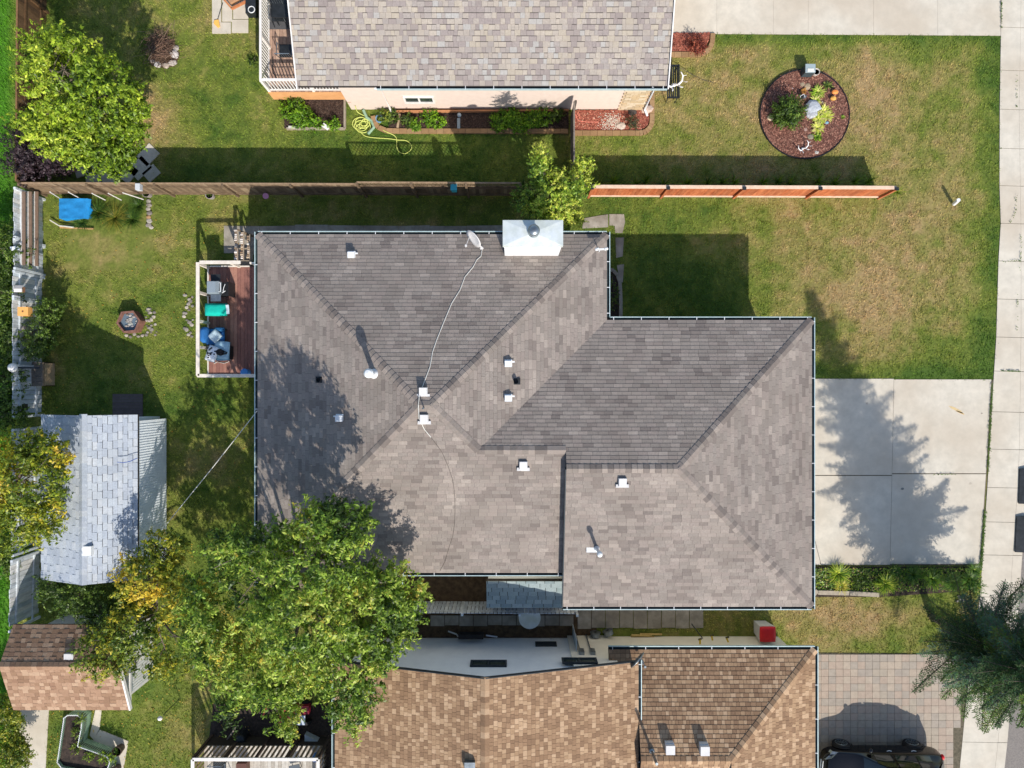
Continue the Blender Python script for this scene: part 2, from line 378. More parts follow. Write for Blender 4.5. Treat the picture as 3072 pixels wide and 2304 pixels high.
# main driveway of four panels
drv = empty('main_driveway', P(2700, 1400), kind='structure')
def vx(py): return float(np.interp(py, [1136, 1430, 1700], [2681, 2675, 2669]))
for (x0, x1, y0, y1) in [(2340, None, 1136, 1425), (None, 'r', 1138, 1420), (2340, None, 1427, 1694), (None, 'r', 1422, 1692)]:
    xa0 = x0 or vx(y0); xa1 = x0 or vx(y1)
    xb0 = vx(y0) if x1 is None else side(y0)-6; xb1 = vx(y1) if x1 is None else side(y1)-6
    slab_mb(PX([(xa0, y0), (xb0, y0), (xb1, y1), (xa1, y1)]), -0.02, 0.024, 0.006).build('slab', 'concrete', drv)
q = PX([(2340, 1136), (side(1136), 1140), (side(1700)-2, 1696), (2340, 1696)]); NOGRASS.append(q)
m = MB(); m.prism(q, -0.03, 0.008); m.build('bedding', 'joint_dirt', drv)
for (px, py, a_, b_, rt_, c_) in [(2866,1228,.34,.06,-.45,(206,182,136)),(2880,1238,.2,.035,-.4,(204,176,128)),(2706,1466,.07,.05,0,(120,120,116)),(2944,1240,.035,.03,0,(150,140,128)),(2600,1210,.05,.04,.5,(176,168,154)),(2820,1560,.12,.07,.3,(190,180,164)),(2910,1450,.06,.05,.2,(180,170,154))]:
    t = MB(); c0_ = P(px, py); V_ = []
    for i in range(14): an_ = 2*math.pi*i/14; q_ = 1+R.uniform(-.2, .2); u_, w_ = a_*q_*math.cos(an_), b_*q_*math.sin(an_); V_.append((c0_.x+u_*math.cos(rt_)-w_*math.sin(rt_), c0_.y+u_*math.sin(rt_)+w_*math.cos(rt_), .0275))
    t.add(V_, [tuple(range(14))], rgb(*c_)); t.build('stain', 'paver', drv)
# paver driveway of the south neighbour
pd = empty('paver_driveway', P(2660, 2130), kind='structure')
q = PX([(2380, 1958), (2700, 1960), (2840, 1966), (2905, 1990), (2899, 2082), (2876, 2450), (2380, 2450)]); NOGRASS.append(q)
m = MB(); m.prism(q, -0.03, 0.02); m.build('bedding', 'joint_dirt', pd)
pal = [rgb(*c,.8) for c in [(186,170,151),(181,168,150),(185,166,148),(176,164,149),(189,173,154),(173,161,147)]]
pm = {}
sz = 22.0*S
for ci, c in enumerate(pal):
    t = MB(); t.box(-sz/2+.005, -sz/2+.005, 0, sz/2-.005, sz/2-.005, .034, c); pm[ci] = t.mesh('paver', 'paver')
rows = []
for j in range(24):
    for i in range(26):
        cx_ = 2440+22*i+11; cy_ = 1962+22*j+11
        mr = float(np.interp(cy_, [1975, 1990, 2082, 2304, 2450], [2846, 2890, 2890, 2868, 2852]))
        if cx_+11 < mr: rows.append((cx_, cy_))
rows.sort(key=lambda t: (t[1] > 2304, t[1]))
rest = MB()
for k, (a, b) in enumerate(rows):
    ci = int((vn(a*.3, b*.3, .07, 3)*1.1+R.random())*3) % 6; z = 0.012+R.uniform(-.003, .003)
    if k < 300: inst('paver', pm[ci], P(a, b)+Vector((0, 0, z)), pd)
    else: rest.box(X(a)-sz/2+.006, Y(b)-sz/2+.006, z, X(a)+sz/2-.006, Y(b)+sz/2-.006, z+.034, pal[ci])
rest.build('pavers', 'paver', pd, kind='stuff')
# ------------------------------------------------------------------ roofs: every course and tab is a shingle
def clip(poly, a, b, c_):                 # keep a*u+b*v<=c_
    out = []
    for i in range(len(poly)):
        p = poly[i]; q = poly[(i+1) % len(poly)]
        dp = a*p[0]+b*p[1]-c_; dq = a*q[0]+b*q[1]-c_
        if dp <= 0: out.append(p)
        if (dp < 0 < dq) or (dq < 0 < dp):
            t = dp/(dp-dq); out.append((p[0]+(q[0]-p[0])*t, p[1]+(q[1]-p[1])*t))
    return out
class Roof:
    def __init__(s, parent, pal, expo=0.143, widths=(0.30,0.33,0.36), th=0.012, contrast=1.0, cluster=0.5, gap=0.0035, matname='shingle', slot=0.0, lam=False):
        s.parent = parent; s.pal = pal; s.expo = expo; s.widths = widths; s.th = th; s.cl = cluster; s.gap = gap; s.thick = None; s.slot = slot; s.lam = lam
        s.single = []; s.bulk = MB(); s.deck = MB(); s.caps = []; s.mat = matname; s.meshes = {}; s.contrast = contrast
    def plane(s, pts, down, slope, z_at, ze, bottom, seed=0):
        """pts: xy polygon; down: unit xy vector pointing down the slope; z_at(x,y); ze: level where courses start"""
        d = Vector((down[0], down[1], -slope)).normalized(); v = -d              # up the slope
        u = Vector((-down[1], down[0], 0)).normalized(); n = u.cross(v)
        if n.z < 0: u = -u; n = u.cross(v)
        o = Vector((pts[0][0], pts[0][1], z_at(*pts[0])))
        sinv = slope/math.sqrt(1+slope*slope)
        v0 = (o.z-ze)/sinv; u0 = Vector((o.x, o.y, 0)).dot(u)
        org = o-u*u0-v*v0                                                       # u=v=0
        uv = [((Vector((x, y, z_at(x, y)))-org).dot(u), (Vector((x, y, z_at(x, y)))-org).dot(v)) for x, y in pts]
        ar = sum(uv[i][0]*uv[(i+1)%len(uv)][1]-uv[(i+1)%len(uv)][0]*uv[i][1] for i in range(len(uv)))
        if ar < 0: uv = uv[::-1]
        if s.thick:                      # thin deck following the slope (gabled roofs)
            pp = list(pts); a_ = sum(pp[i][0]*pp[(i+1)%len(pp)][1]-pp[(i+1)%len(pp)][0]*pp[i][1] for i in range(len(pp)))
            if a_ < 0: pp = pp[::-1]
            N_ = len(pp); s.deck.add([(x, y, z_at(x, y)-s.thick) for x, y in pp]+[(x, y, z_at(x, y)-.004) for x, y in pp], [tuple(range(N_-1, -1, -1)), tuple(range(N_, 2*N_))]+[(i, (i+1)%N_, N_+(i+1)%N_, N_+i) for i in range(N_)])
        else: s.deck.prism([(x, y) for x, y in pts], bottom, lambda p: z_at(p[0], p[1])-0.004)
        edges = []
        for i in range(len(uv)):
            p = uv[i]; q = uv[(i+1) % len(uv)]; a, b = (q[1]-p[1]), -(q[0]-p[0]); edges.append((a, b, a*p[0]+b*p[1]))
        umin = min(p[0] for p in uv); umax = max(p[0] for p in uv); vmin = min(p[1] for p in uv); vmax = max(p[1] for p in uv)
        rotm = Matrix((u, v, n)).transposed()
        for k in range(int(math.floor(vmin/s.expo-1e-6)), int(math.ceil(vmax/s.expo))):
            rr = random.Random(seed*1000+k*7+13); idx_ = 0; x = -30.0-(rr.random()*s.widths[0] if s.lam != 'alt' else (k % 2)*s.widths[0]*.0)
            va = k*s.expo; vb = va+s.expo
            while x < umax:
                wi = rr.randrange(len(s.widths)); wd = s.widths[wi]; x1 = x+wd
                cr = rr.random()
                idx_ = (idx_+1) if x > -29.9 or True else 0; low = (((idx_+k) % 2 == 0) if s.lam == 'alt' else (rr.random() < .5)) if s.lam else False; tp = vb-(s.slot*(1.0 if low or not s.lam else .15)); wi_ = wi+(100 if low else 0)
                if x1 > umin:
                    rect = [(x+s.gap/2, va), (x1-s.gap/2, va), (x1-s.gap/2, tp), (x+s.gap/2, tp)]
                    mid = org+u*(x+wd/2)+v*((va+vb)/2)
                    t = (1-s.cl)*cr+s.cl*float(np.clip((fbm(np.array([mid.x]), np.array([mid.y]), 2.0, seed, 3)[0]-0.5)*2.5+0.47, 0, 1))
                    ci = min(len(s.pal)-1, int(t*len(s.pal)))
                    inside = all(a*p[0]+b*p[1] <= c_+1e-6 for p in rect for a, b, c_ in edges)
                    if inside: s.single.append((wd/max(1e-3, (H-mid.z))**2*n.dot((Vector((0,0,H))-mid).normalized()), org+u*x+v*va, rotm, wi_, ci, abs(mid.x) < 20.6 and abs(mid.y) < 15.4, x, va, (u, v, n, org)))
                    else:
                        pg = rect
                        for e in edges:
                            pg = clip(pg, *e)
                            if len(pg) < 3: break
                        if len(pg) >= 3: s._emit(pg, va, org, u, v, n, s.pal[ci], low)
                x = x1
        return s
    def _emit(s, pg, va, org, u, v, n, c, low=False):
        N = len(pg); V_ = []; th = s.th*(.3 if low else 1)
        for p in pg: V_.append(org+u*p[0]+v*p[1]-n*0.003)
        for p in pg: V_.append(org+u*p[0]+v*p[1]+n*(th*(1-0.85*(p[1]-va)/s.expo)))
        s.bulk.add(V_, [tuple(range(N, 2*N))]+[(i, (i+1)%N, N+(i+1)%N, N+i) for i in range(N)], c)
    def cap(s, a, b, n1, n2, pal=None, step=0.2, wd=0.15):
        """hip or ridge caps from low end a to high end b"""
        a = Vector(a); b = Vector(b); d = (b-a); L = d.length; d.normalize(); n1 = Vector(n1).normalized(); n2 = Vector(n2).normalized()
        s1 = n1.cross(d).normalized(); s2 = n2.cross(d).normalized()
        mid = (n1+n2).normalized()
        if s1.dot(n2) > 0: s1 = -s1
        if s2.dot(n1) > 0: s2 = -s2
        k = max(1, int(L/step)); step = L/k
        ms = []
        for c in s.pal[::max(1, len(s.pal)//4)]:
            t = MB(); h0 = 0.042; h1 = 0.02; e = step+0.05
            V_ = []
            for q, h in ((0.0, h0), (e, h1)):
                V_ += [d*q+s1*wd+n1*(h-0.012), d*q+mid*h, d*q+s2*wd+n2*(h-0.012)]
            V_ += [d*0+s1*wd-n1*.004, d*0+s2*wd-n2*.004, -mid*0.004]
            t.add(V_, [(0,1,4,3), (1,2,5,4), (6,0,1,8), (8,1,2,7)], tuple(q*0.96 for q in c)); ms.append(t.mesh('ridge_cap', s.mat))
        for i in range(k): s.caps.append((ms[R.randrange(len(ms))], a+d*(step*i)))
    def finish(s, ctr, name='roof'):
        rf = s.deck.build(name, 'roof_deck', s.parent, org=ctr)
        s.rf = rf
        s.single.sort(key=lambda t: (-t[5], -t[0]))
        for i, (sz, p, rm, wi, ci, ins, x, va, fr) in enumerate(s.single):
            if i < 300:
                key = (wi, ci)
                if key not in s.meshes:
                    t = MB(); w_ = s.widths[wi % 100]; g = s.gap/2; th = s.th*(.3 if wi >= 100 else 1); e = s.expo-s.slot*(1.0 if wi >= 100 or not s.lam else .15)
                    V_ = [(g,0,-.003),(w_-g,0,-.003),(w_-g,e,-.003),(g,e,-.003),(g,0,th),(w_-g,0,th),(w_-g,e,th*.15),(g,e,th*.15)]
                    t.add(V_, [(4,5,6,7),(0,1,5,4),(1,2,6,5),(2,3,7,6),(3,0,4,7)], s.pal[ci]); s.meshes[key] = t.mesh('shingle', s.mat)
                inst('shingle', s.meshes[key], p, rf, mtx=rm)
            else:
                u, v, n, org = fr; w_ = s.widths[wi % 100]; g = s.gap/2; tp = va+s.expo-s.slot*(1.0 if wi >= 100 or not s.lam else .15)
                s._emit([(x+g, va), (x+w_-g, va), (x+w_-g, tp), (x+g, tp)], va, org, u, v, n, s.pal[ci], wi >= 100)
        if s.bulk.v: s.bulk.build('shingles', s.mat, rf, kind='stuff', org=ctr)
        for i, (me, p) in enumerate(s.caps[:300]): inst('ridge_cap', me, p, rf)
        return rf
def gutter(parent, a, b, out, hang=1.0, off=0.0):
    """open trough along an eave from a to b; out = unit xy vector away from the roof"""
    a = Vector(a); b = Vector(b); o = Vector((out[0], out[1], 0)); d = (b-a).normalized(); L = (b-a).length
    t = MB(); w_ = 0.125
    def pr(q0, q1, z0, z1):
        V_ = [a+o*q0+Vector((0,0,z0)), a+o*q1+Vector((0,0,z0)), b+o*q1+Vector((0,0,z0)), b+o*q0+Vector((0,0,z0)),
              a+o*q0+Vector((0,0,z1)), a+o*q1+Vector((0,0,z1)), b+o*q1+Vector((0,0,z1)), b+o*q0+Vector((0,0,z1))]
        return V_, [(3,2,1,0),(4,5,6,7),(0,1,5,4),(1,2,6,5),(2,3,7,6),(3,0,4,7)]
    v_, f_ = pr(w_-0.028, w_, -0.11, -0.004); t.add(v_, f_)
    g = t.build('gutter', 'gutter_metal', parent)
    t = MB(); v_, f_ = pr(0.002, w_-0.03, -0.11, -0.085); t.add(v_, f_); t.build('gutter_trough', 'gutter_inside', g)
    hm = MB(); hm.bar((0,0,0), o*(w_-.015), 0.022, 0.012, (.9,.9,.9)); me = hm.mesh('hanger', 'white_metal')
    n = int(L/hang)
    for i in range(n+1): inst('hanger', me, a+d*(0.15+(L-0.3)*i/max(1, n))+Vector((0,0,-.001)), g)
    return g
def walls(parent, poly, z0, z1, m='cream_siding', name='wall'):
    t = MB(); t.prism(poly, z0, z1); return t.build(name, m, parent)

# --- main house: pyramid hip with an east garage wing, eaves 3.2 m up
ZE = 3.2; K = 0.317; xl, xr, yt, yb = -9.23, 3.44, 5.43, -6.85; yn, ysq, xe, xg = 2.32, -8.08, 10.88, 1.85
house = empty('house', (0, -1, 0), 'grey brown shingled bungalow with hip roof and garage wing, centre of the view', 'house')
palm = [rgb(*c, .8) for c in [(138,128,121),(147,136,128),(154,144,135),(159,149,140),(163,151,142),(167,156,146),(172,160,150),(181,169,158)]]
rf = Roof(house, palm, cluster=0.42, th=0.012, gap=.006, slot=.007)
zW = lambda x, y: ZE+K*(x-xl); zE = lambda x, y: ZE+K*(xr-x); zN = lambda x, y: ZE+K*(yt-y); zS = lambda x, y: ZE+K*(y-yb)
zn2 = lambda x, y: ZE+K*(yn-y); zs2 = lambda x, y: ZE+K*(y-ysq); ze2 = lambda x, y: ZE+K*(xe-x)
B_ = ZE-0.16
rf.plane([(xl,yt),(xr,yt),(-2.70,-.71),(-3.09,-.71)], (0,1), K, zN, ZE, B_, 1)
rf.plane([(xl,yt),(-3.09,-.71),(xl,yb)], (-1,0), K, zW, ZE, B_, 2)
rf.plane([(xl,yb),(-1.145,yb),(-1.145,-2.265),(-2.70,-.71),(-3.09,-.71)], (0,-1), K, zS, ZE, B_, 3)
rf.plane([(xl,yb-.42),(-4.1,yb-.42),(-4.1,yb),(xl,yb)], (0,-1), K, zS, ZE, B_-.14, 3)
rf.plane([(-1.145,yb),(xg,yb),(xg,-2.265),(-1.145,-2.265)], (0,-1), K, zS, ZE, B_, 3)
rf.plane([(xr,yt),(-2.70,-.71),(-1.145,-2.265),(xr,yn)], (1,0), K, zE, ZE, B_, 4)
rf.plane([(xr,yn),(xe,yn),(5.68,-2.88),(xg,-2.88),(xg,.73)], (0,1), K, zn2, ZE, B_, 5)
rf.plane([(xg,.73),(xg,-2.265),(-1.145,-2.265)], (0,1), K, zn2, ZE, B_, 5)
rf.plane([(xe,yn),(xe,ysq),(5.68,-2.88)], (1,0), K, ze2, ZE, B_, 6)
rf.plane([(xg,ysq),(xe,ysq),(5.68,-2.88),(xg,-2.88)], (0,-1), K, zs2, ZE, B_, 7)
nN, nS, nE, nW = (0,K,1), (0,-K,1), (K,0,1), (-K,0,1)
zr = zN(0,-.71); zj = zE(-1.145,0); zg = zs2(0,-2.88)
rf.cap((xl,yt,ZE), (-3.09,-.71,zr), nN, nW); rf.cap((xr,yt,ZE), (-2.70,-.71,zr), nN, nE)
rf.cap((xl,yb,ZE), (-3.09,-.71,zr), nS, nW); rf.cap((-1.145,-2.265,zj), (-2.70,-.71,zr), nS, nE)
rf.cap((-3.09,-.71,zr), (-2.70,-.71,zr), nN, nS); rf.cap((xg,-2.265,zj), (-1.145,-2.265,zj), nN, nS)
rf.cap((xe,yn,ZE), (5.68,-2.88,zg), nN, nE); rf.cap((xe,ysq,ZE), (5.68,-2.88,zg), nS, nE); rf.cap((xg,-2.88,zg), (5.68,-2.88,zg), nN, nS)
mainroof = rf.finish((0, -1, ZE))
ge = ZE+0.0
gutter(house, (xl,yt,ge), (xr,yt,ge), (0,1)); gutter(house, (xr,yt+.1,ge), (xr,yn+.1,ge), (1,0)); gutter(house, (xr+.1,yn,ge), (xe,yn,ge), (0,1))
gutter(house, (xe,yn+.1,ge), (xe,ysq-.1,ge), (1,0)); gutter(house, (xg,ysq,ge), (xe,ysq,ge), (0,-1))
gutter(house, (xl,yt+.1,ge), (xl,yb-.5,ge), (-1,0)); gutter(house, (-4.1,yb,ge), (xg-.02,yb,ge), (0,-1)); gutter(house, (-4.1,yb-.1,ge-.02), (-4.1,yb-.5,ge-.14), (1,0))
ov = .55
walls(house, [(xl+ov,yb+ov-.3),(xr-ov,yb+ov-.3),(xr-ov,yt-ov),(xl+ov,yt-ov)], 0, B_)
walls(house, [(xg+.3,ysq+ov),(xe-ov,ysq+ov),(xe-ov,yn-ov),(xg+.3,yn-ov)], 0, B_-.001, 'cream_siding')
t = MB(); t.box(xg-.035, ysq-.02, ZE-.2, xg+.0, ysq+.12, ZE+.03)
for q0, q1 in [((ysq, ZE), (-2.88, zg))]:
    a = Vector((xg-.02, q0[0], q0[1]-.07)); b = Vector((xg-.02, q1[0], q1[1]-.07)); t.bar(a, b, .035, .2)
t.build('rake_board', 'dark_fascia', house)
# large garage door facing the driveway and windows, seen only from the side
def window(parent, ctr, wdt, hgt, face, frame='white_paint', mullion=1, name='window'):
    """window on a wall facing (fx,fy); frame with pane children"""
    f = Vector((face[0], face[1], 0)); u = Vector((-f.y, f.x, 0)); ctr = Vector(ctr); t = MB()
    def bb(u0, u1, z0, z1, d0, d1, mb):
        V_ = [ctr+u*a+Vector((0,0,z))+f*d for d in (d0, d1) for z in (z0, z1) for a in (u0, u1)]
        mb.add(V_, [(0,1,3,2),(4,6,7,5),(0,4,5,1),(2,3,7,6),(0,2,6,4),(1,5,7,3)])
    w2, h2 = wdt/2, hgt/2; e = 0.07
    bb(-w2, w2, -h2, -h2+e, 0, .06, t); bb(-w2, w2, h2-e, h2, 0, .06, t); bb(-w2, -w2+e, -h2+e, h2-e, 0, .06, t); bb(w2-e, w2, -h2+e, h2-e, 0, .06, t)
    for i in range(mullion): q = -w2+wdt*(i+1)/(mullion+1); bb(q-e/2, q+e/2, -h2+e, h2-e, 0, .05, t)
    fr = t.build(name, frame, parent)
    for i in range(mullion+1):
        p = MB(); a = -w2+wdt*i/(mullion+1)+e*.5; b = -w2+wdt*(i+1)/(mullion+1)-e*.5; bb(a, b, -h2+e*.8, h2-e*.8, .004, .02, p); p.build('pane', 'glass', fr)
    return fr
t = MB()
for i in range(4): t.box(xe-ov, -6.0, .06+.55*i, xe-ov+.05, -.9, .06+.55*i+.53)
t.build('garage_door', 'white_paint', house)
window(house, (xr-ov, 4, 1.9), 1.6, 1.1, (1,0)); window(house, (-6, yt-ov, 2.1), 1.4, .9, (0,1)); window(house, (-2, yt-ov, 2.1), 1.2, .9, (0,1))
# chimney with galvanised cap
ch = empty('chimney', (.7, 5.05, 3.2), parent=house)
t = MB(); t.box(-.24, 4.66, .02, 1.62, 5.44, 4.98); t.build('stack', 'white_paint', ch)
t = MB(); x0, x1, y0, y1, z0, z1 = -.31, 1.71, 4.62, 5.48, 4.98, 5.24; cxm, cym = .72, 5.05
V_ = [(x0,y0,z0),(x1,y0,z0),(x1,y1,z0),(x0,y1,z0),(x0,y0,z1),(x1,y0,z1),(x1,y1,z1),(x0,y1,z1),(cxm,cym,z1+.07)]
t.add(V_, [(3,2,1,0),(4,5,8),(5,6,8),(6,7,8),(7,4,8),(1,2,6,5),(2,3,7,6),(3,0,4,7),(0,1,5,4)]); t.build('chimney_cap', 'galvanised', ch)
t = MB(); t.box(x0+.05, 4.605, 3.42, x1-.05, 4.63, 5.0); t.build('front_panel', 'white_metal', ch)
t = MB(); t.cyl((cxm,cym,5.24), (cxm,cym,5.62), .15, .15, 16); t.lathe((cxm,cym,5.6), [(.2,0),(.2,.05),(.17,.12),(.05,.16)], 18); t.cyl((cxm,cym,5.36), (cxm,cym,5.41), .19, .19, 16)
t.build('flue', 'steel', ch, smooth=True)
# roof vents and pipes: each stands on the roof as a part of the house
def turtle(px, py, zf, label):
    p = P(px, py, zf); z = zf
    t = MB(); t.box(p.x-.22, p.y-.19, z-.1, p.x+.22, p.y-.08, z+.03)
    o = t.build('roof_vent', 'grey_plastic', house, label)
    t = MB(); t.add([(p.x-.15,p.y-.15,z),(p.x+.15,p.y-.15,z),(p.x+.15,p.y+.15,z),(p.x-.15,p.y+.15,z),(p.x-.13,p.y-.13,z+.12),(p.x+.13,p.y-.13,z+.12),(p.x+.13,p.y+.13,z+.15),(p.x-.13,p.y+.13,z+.15)],
        [(4,5,6,7),(0,1,5,4),(1,2,6,5),(2,3,7,6),(3,0,4,7)]); t.build('vent_hood', 'grey_plastic', o)
def onroof(px, py, fn, n=6):
    z = 4.0
    for _ in range(n): z = fn(X(px, z), Y(py, z))
    return z
for px, py, fn in [(1270,1175,zN),(1273,1256,zS),(1570,1396,zS),(1867,1446,zs2)]: turtle(px, py, onroof(px, py, fn)+.03, 'pale square turtle vent')
def hoodvent(px, py, fn, tab):
    z = onroof(px, py, fn); p = P(px, py, z)
    t = MB(); t.box(p.x-.13, p.y-.1, z-.08, p.x+.13, p.y+.13, z+.07); t.obox(p+Vector((tab*.16,.05,.05)), (.12,.05,.02))
    o = t.build('exhaust_hood', 'white_metal', house)
    t = MB(); t.cyl(p+Vector((0,.0,0)), p+Vector((0,.02,.17)), .1, .1, 12); t.box(p.x-.12, p.y-.13, z+.1, p.x+.12, p.y+.08, z+.2); t.build('hood', 'white_metal', o)
for px, py, fn, tb in [(1056,765,zN,1),(1020,1253,zW,-1),(1525,1090,zE,1),(1525,1193,zE,1)]: hoodvent(px, py, fn, tb)
def flue(px, py, fn, h, r, plate=None):
    z = onroof(px, py, fn); p = P(px, py, z)
    t = MB(); t.lathe(p+Vector((0,0,-.1)), [(r*2,0),(r*1.9,.12),(r*1.1,.26)], 16)
    if plate: t.box(p.x-.34+plate, p.y-.14, z-.08, p.x+.1+plate, p.y+.1, z+.015)
    o = t.build('flue_pipe', 'white_metal', house, smooth=False)
    t = MB(); t.cyl(p, p+Vector((0,0,h)), r, r, 14); t.lathe(p+Vector((0,0,h-.02)), [(r*1.75,0),(r*1.75,.13),(r*1.2,.2),(.02,.22)], 16); t.build('cap', 'white_metal', o)
flue(1122,1121,zW,.85,.09); flue(1790,1645,zs2,.8,.055,-.02)
for px, py, fn in [(960,1140,zW),(1548,1145,zE)]:
    z = onroof(px, py, fn); p = P(px, py, z)
    t = MB(); t.box(p.x-.15, p.y-.1, z-.08, p.x+.15, p.y+.12, z+.03); o = t.build('vent_pipe', 'dark_metal', house)
    t = MB(); t.cyl(p, p+Vector((0,0,.22)), .075, .075, 14, caps=False); t.cyl(p+Vector((0,0,.1)), p+Vector((0,0,.11)), .07, .07, 12); t.build('pipe', 'dark_metal', o)
p = P(1272, 1224, zr+.03); t = MB(); t.cyl(p, p+Vector((0,0,.25)), .025, .02, 8); t.blob(p+Vector((0,0,.27)), (.035,.035,.035)); t.build('finial', 'steel', house)

# satellite dishes
def dish(loc, az, el, r, label, m='grey_plastic', arm=Vector((.35,-.3,0))):
    loc = Vector(loc); o = empty('satellite_dish', loc, label, 'satellite dish')
    q = Vector((math.cos(az)*math.cos(el), math.sin(az)*math.cos(el), math.sin(el)))
    ctr = loc+Vector((0,0,.45))-Vector((arm.x,arm.y,0)); u = q.orthogonal().normalized(); w_ = q.cross(u)
    t = MB(); V_ = [ctr]; n = 20
    for ring in (1, 2, 3):
        rr_ = r*ring/3; 
        for i in range(n):
            a = 2*math.pi*i/n; V_.append(ctr+(u*math.cos(a)+w_*math.sin(a))*rr_+q*(rr_*rr_*.35))
    F_ = [(0, 1+i, 1+(i+1)%n) for i in range(n)]+[(1+k*n+i, 1+(k+1)*n+i, 1+(k+1)*n+(i+1)%n, 1+k*n+(i+1)%n) for k in (0,1) for i in range(n)]
    off = len(V_); V_ += [Vector(v)-q*.02 for v in V_]; F_ += [tuple(off+i for i in f[::-1]) for f in F_]
    F_ += [(1+2*n+i, off+1+2*n+i, off+1+2*n+(i+1)%n, 1+2*n+(i+1)%n) for i in range(n)]
    t.add(V_, F_); t.build('reflector', m, o, smooth=True)
    t = MB(); t.tube([loc+Vector((0,0,.0)), loc+Vector((0,0,.22)), ctr-q*.03], .025, 8); t.cyl(loc-Vector((0,0,.03)), loc+Vector((0,0,.04)), .08, .06, 10); t.build('mast', m, o)
    t = MB(); f = ctr+q*.42+Vector((0,0,-.12)); t.tube([ctr-w_*r*.8 if (ctr-w_*r).z < (ctr+w_*r).z else ctr+w_*r*.8, f], .012, 6); t.obox(f, (.07,.07,.1)); t.build('receiver_arm', m, o)
    return o
zz = onroof(1445, 745, zN); dish(P(1445, 745, zz), math.radians(222), math.radians(18), .36, 'pale oval satellite dish on the north slope of the grey roof beside the chimney', arm=Vector((.24,-.27,0)))
# --- north neighbour: pinkish stucco house, mixed pale shingles
hN = empty('house', (-1, 13, 0), 'pale pink stucco house with mottled beige shingles at the top edge', 'house')
zt = 3.3; KT = .4; ex = (-7.75, 5.62); eyt = 10.78
palt = [rgb(*c, .86) for c in [(154,142,139),(166,154,149),(186,175,163),(192,181,167),(200,188,172),(192,190,185),(174,165,159),(198,186,166),(162,150,147),(190,180,170)]]
mt_p = [sum(c[i] for c in palt)/len(palt) for i in range(3)]; palt = [tuple((c[i]*.68+mt_p[i]*.32)*.9 for i in range(3)) for c in palt]
rt = Roof(hN, palt, expo=.182, widths=(.13,.17,.21,.27), th=.02, cluster=.1, gap=.006, slot=.02, lam=True); rt.thick = .16
zT = lambda x, y: zt+KT*(y-eyt); yr = 17.3; zTn = lambda x, y: zt+KT*(2*yr-eyt-y)
rt.plane([(ex[0],eyt),(ex[1],eyt),(ex[1],yr),(ex[0],yr)], (0,-1), KT, zT, zt, zt-.18, 21)
rt.plane([(ex[0],yr),(ex[1],yr),(ex[1],2*yr-eyt),(ex[0],2*yr-eyt)], (0,1), KT, zTn, zt, zt-.18, 22)
rt.cap((ex[0],yr,zT(0,yr)), (ex[1],yr,zT(0,yr)), (0,-KT,1), (0,KT,1))
rt.finish((-1, 13, zt))
gutter(hN, (-4.9,eyt,zt), (ex[1],eyt,zt), (0,-1), 1.05)
t = MB(); t.bar((ex[1]+.02, eyt-.1, zt-.05), (ex[1]+.02, yr, zT(0,yr)-.05), .035, .2); t.bar((ex[0]-.02, eyt-.1, zt-.05), (ex[0]-.02, yr, zT(0,yr)-.05), .035, .2); t.build('rake_board', 'white_paint', hN)
walls(hN, [(-6.55,11.2),(5.3,11.2),(5.3,23.4),(-6.55,23.4)], 0, zt-.18, 'pink_stucco')
for xx in (-6.55, 5.1):
    t = MB(); t.add([(xx,11.2,zt-.2),(xx+.2,11.2,zt-.2),(xx,yr,zT(0,yr)-.2),(xx+.2,yr,zT(0,yr)-.2),(xx,23.4,zt-.2),(xx+.2,23.4,zt-.2)],[(0,2,4),(1,5,3),(0,1,3,2),(2,3,5,4),(4,5,1,0)]); t.build('gable_wall','pink_stucco',hN)
window(hN, (X(1258,1.0), 11.2, 1.05), 1.2, .62, (0,-1))
# stone veneer at the south-east corner: courses of separate stones
palv = [rgb(*c, .8) for c in [(222,200,166),(232,214,184),(206,184,150),(216,190,150)]]
vm = []
for c in palv:
    t = MB(); t.box(.004, -.05, .004, .27, 0, .146, c); vm.append(t.mesh('stone', 'stone_veneer'))
vn_ = empty('stone_veneer', (4.9, 11.2, 0), parent=hN)
for j in range(20):
    for i in range(4):
        xx = 4.30+i*.275+(.1 if j % 2 else 0)
        if xx+.27 < 5.42: inst('stone', vm[R.randrange(4)], (xx, 11.198, .05+j*.15), vn_)
# downspouts
t = MB(); t.tube([(-4.95,10.72,3.2),(-4.95,11.1,2.9),(-4.93,11.14,.3),(-4.85,10.9,.12)], .045, 6, m=0); t.build('downspout', 'white_paint', hN)
t = MB(); t.tube([(5.1,10.74,3.22),(5.25,11.0,2.95),(5.36,11.1,2.6),(5.36,11.1,.3),(5.5,10.9,.12)], .045, 6); t.build('downspout', 'white_metal', hN)
t = MB(); t.tube([P(1090,330,.1), P(1100,352,.09), P(1114,362,.08), P(1122,382,.08), P(1104,402,.08)], .06, 8); t.build('drain_hose', 'painted', None, 'dark green corrugated drain hose on the grass below the downspout', 'drain hose')
bpy.data.objects['drain_hose'].data.materials[0] = M('green_metal')

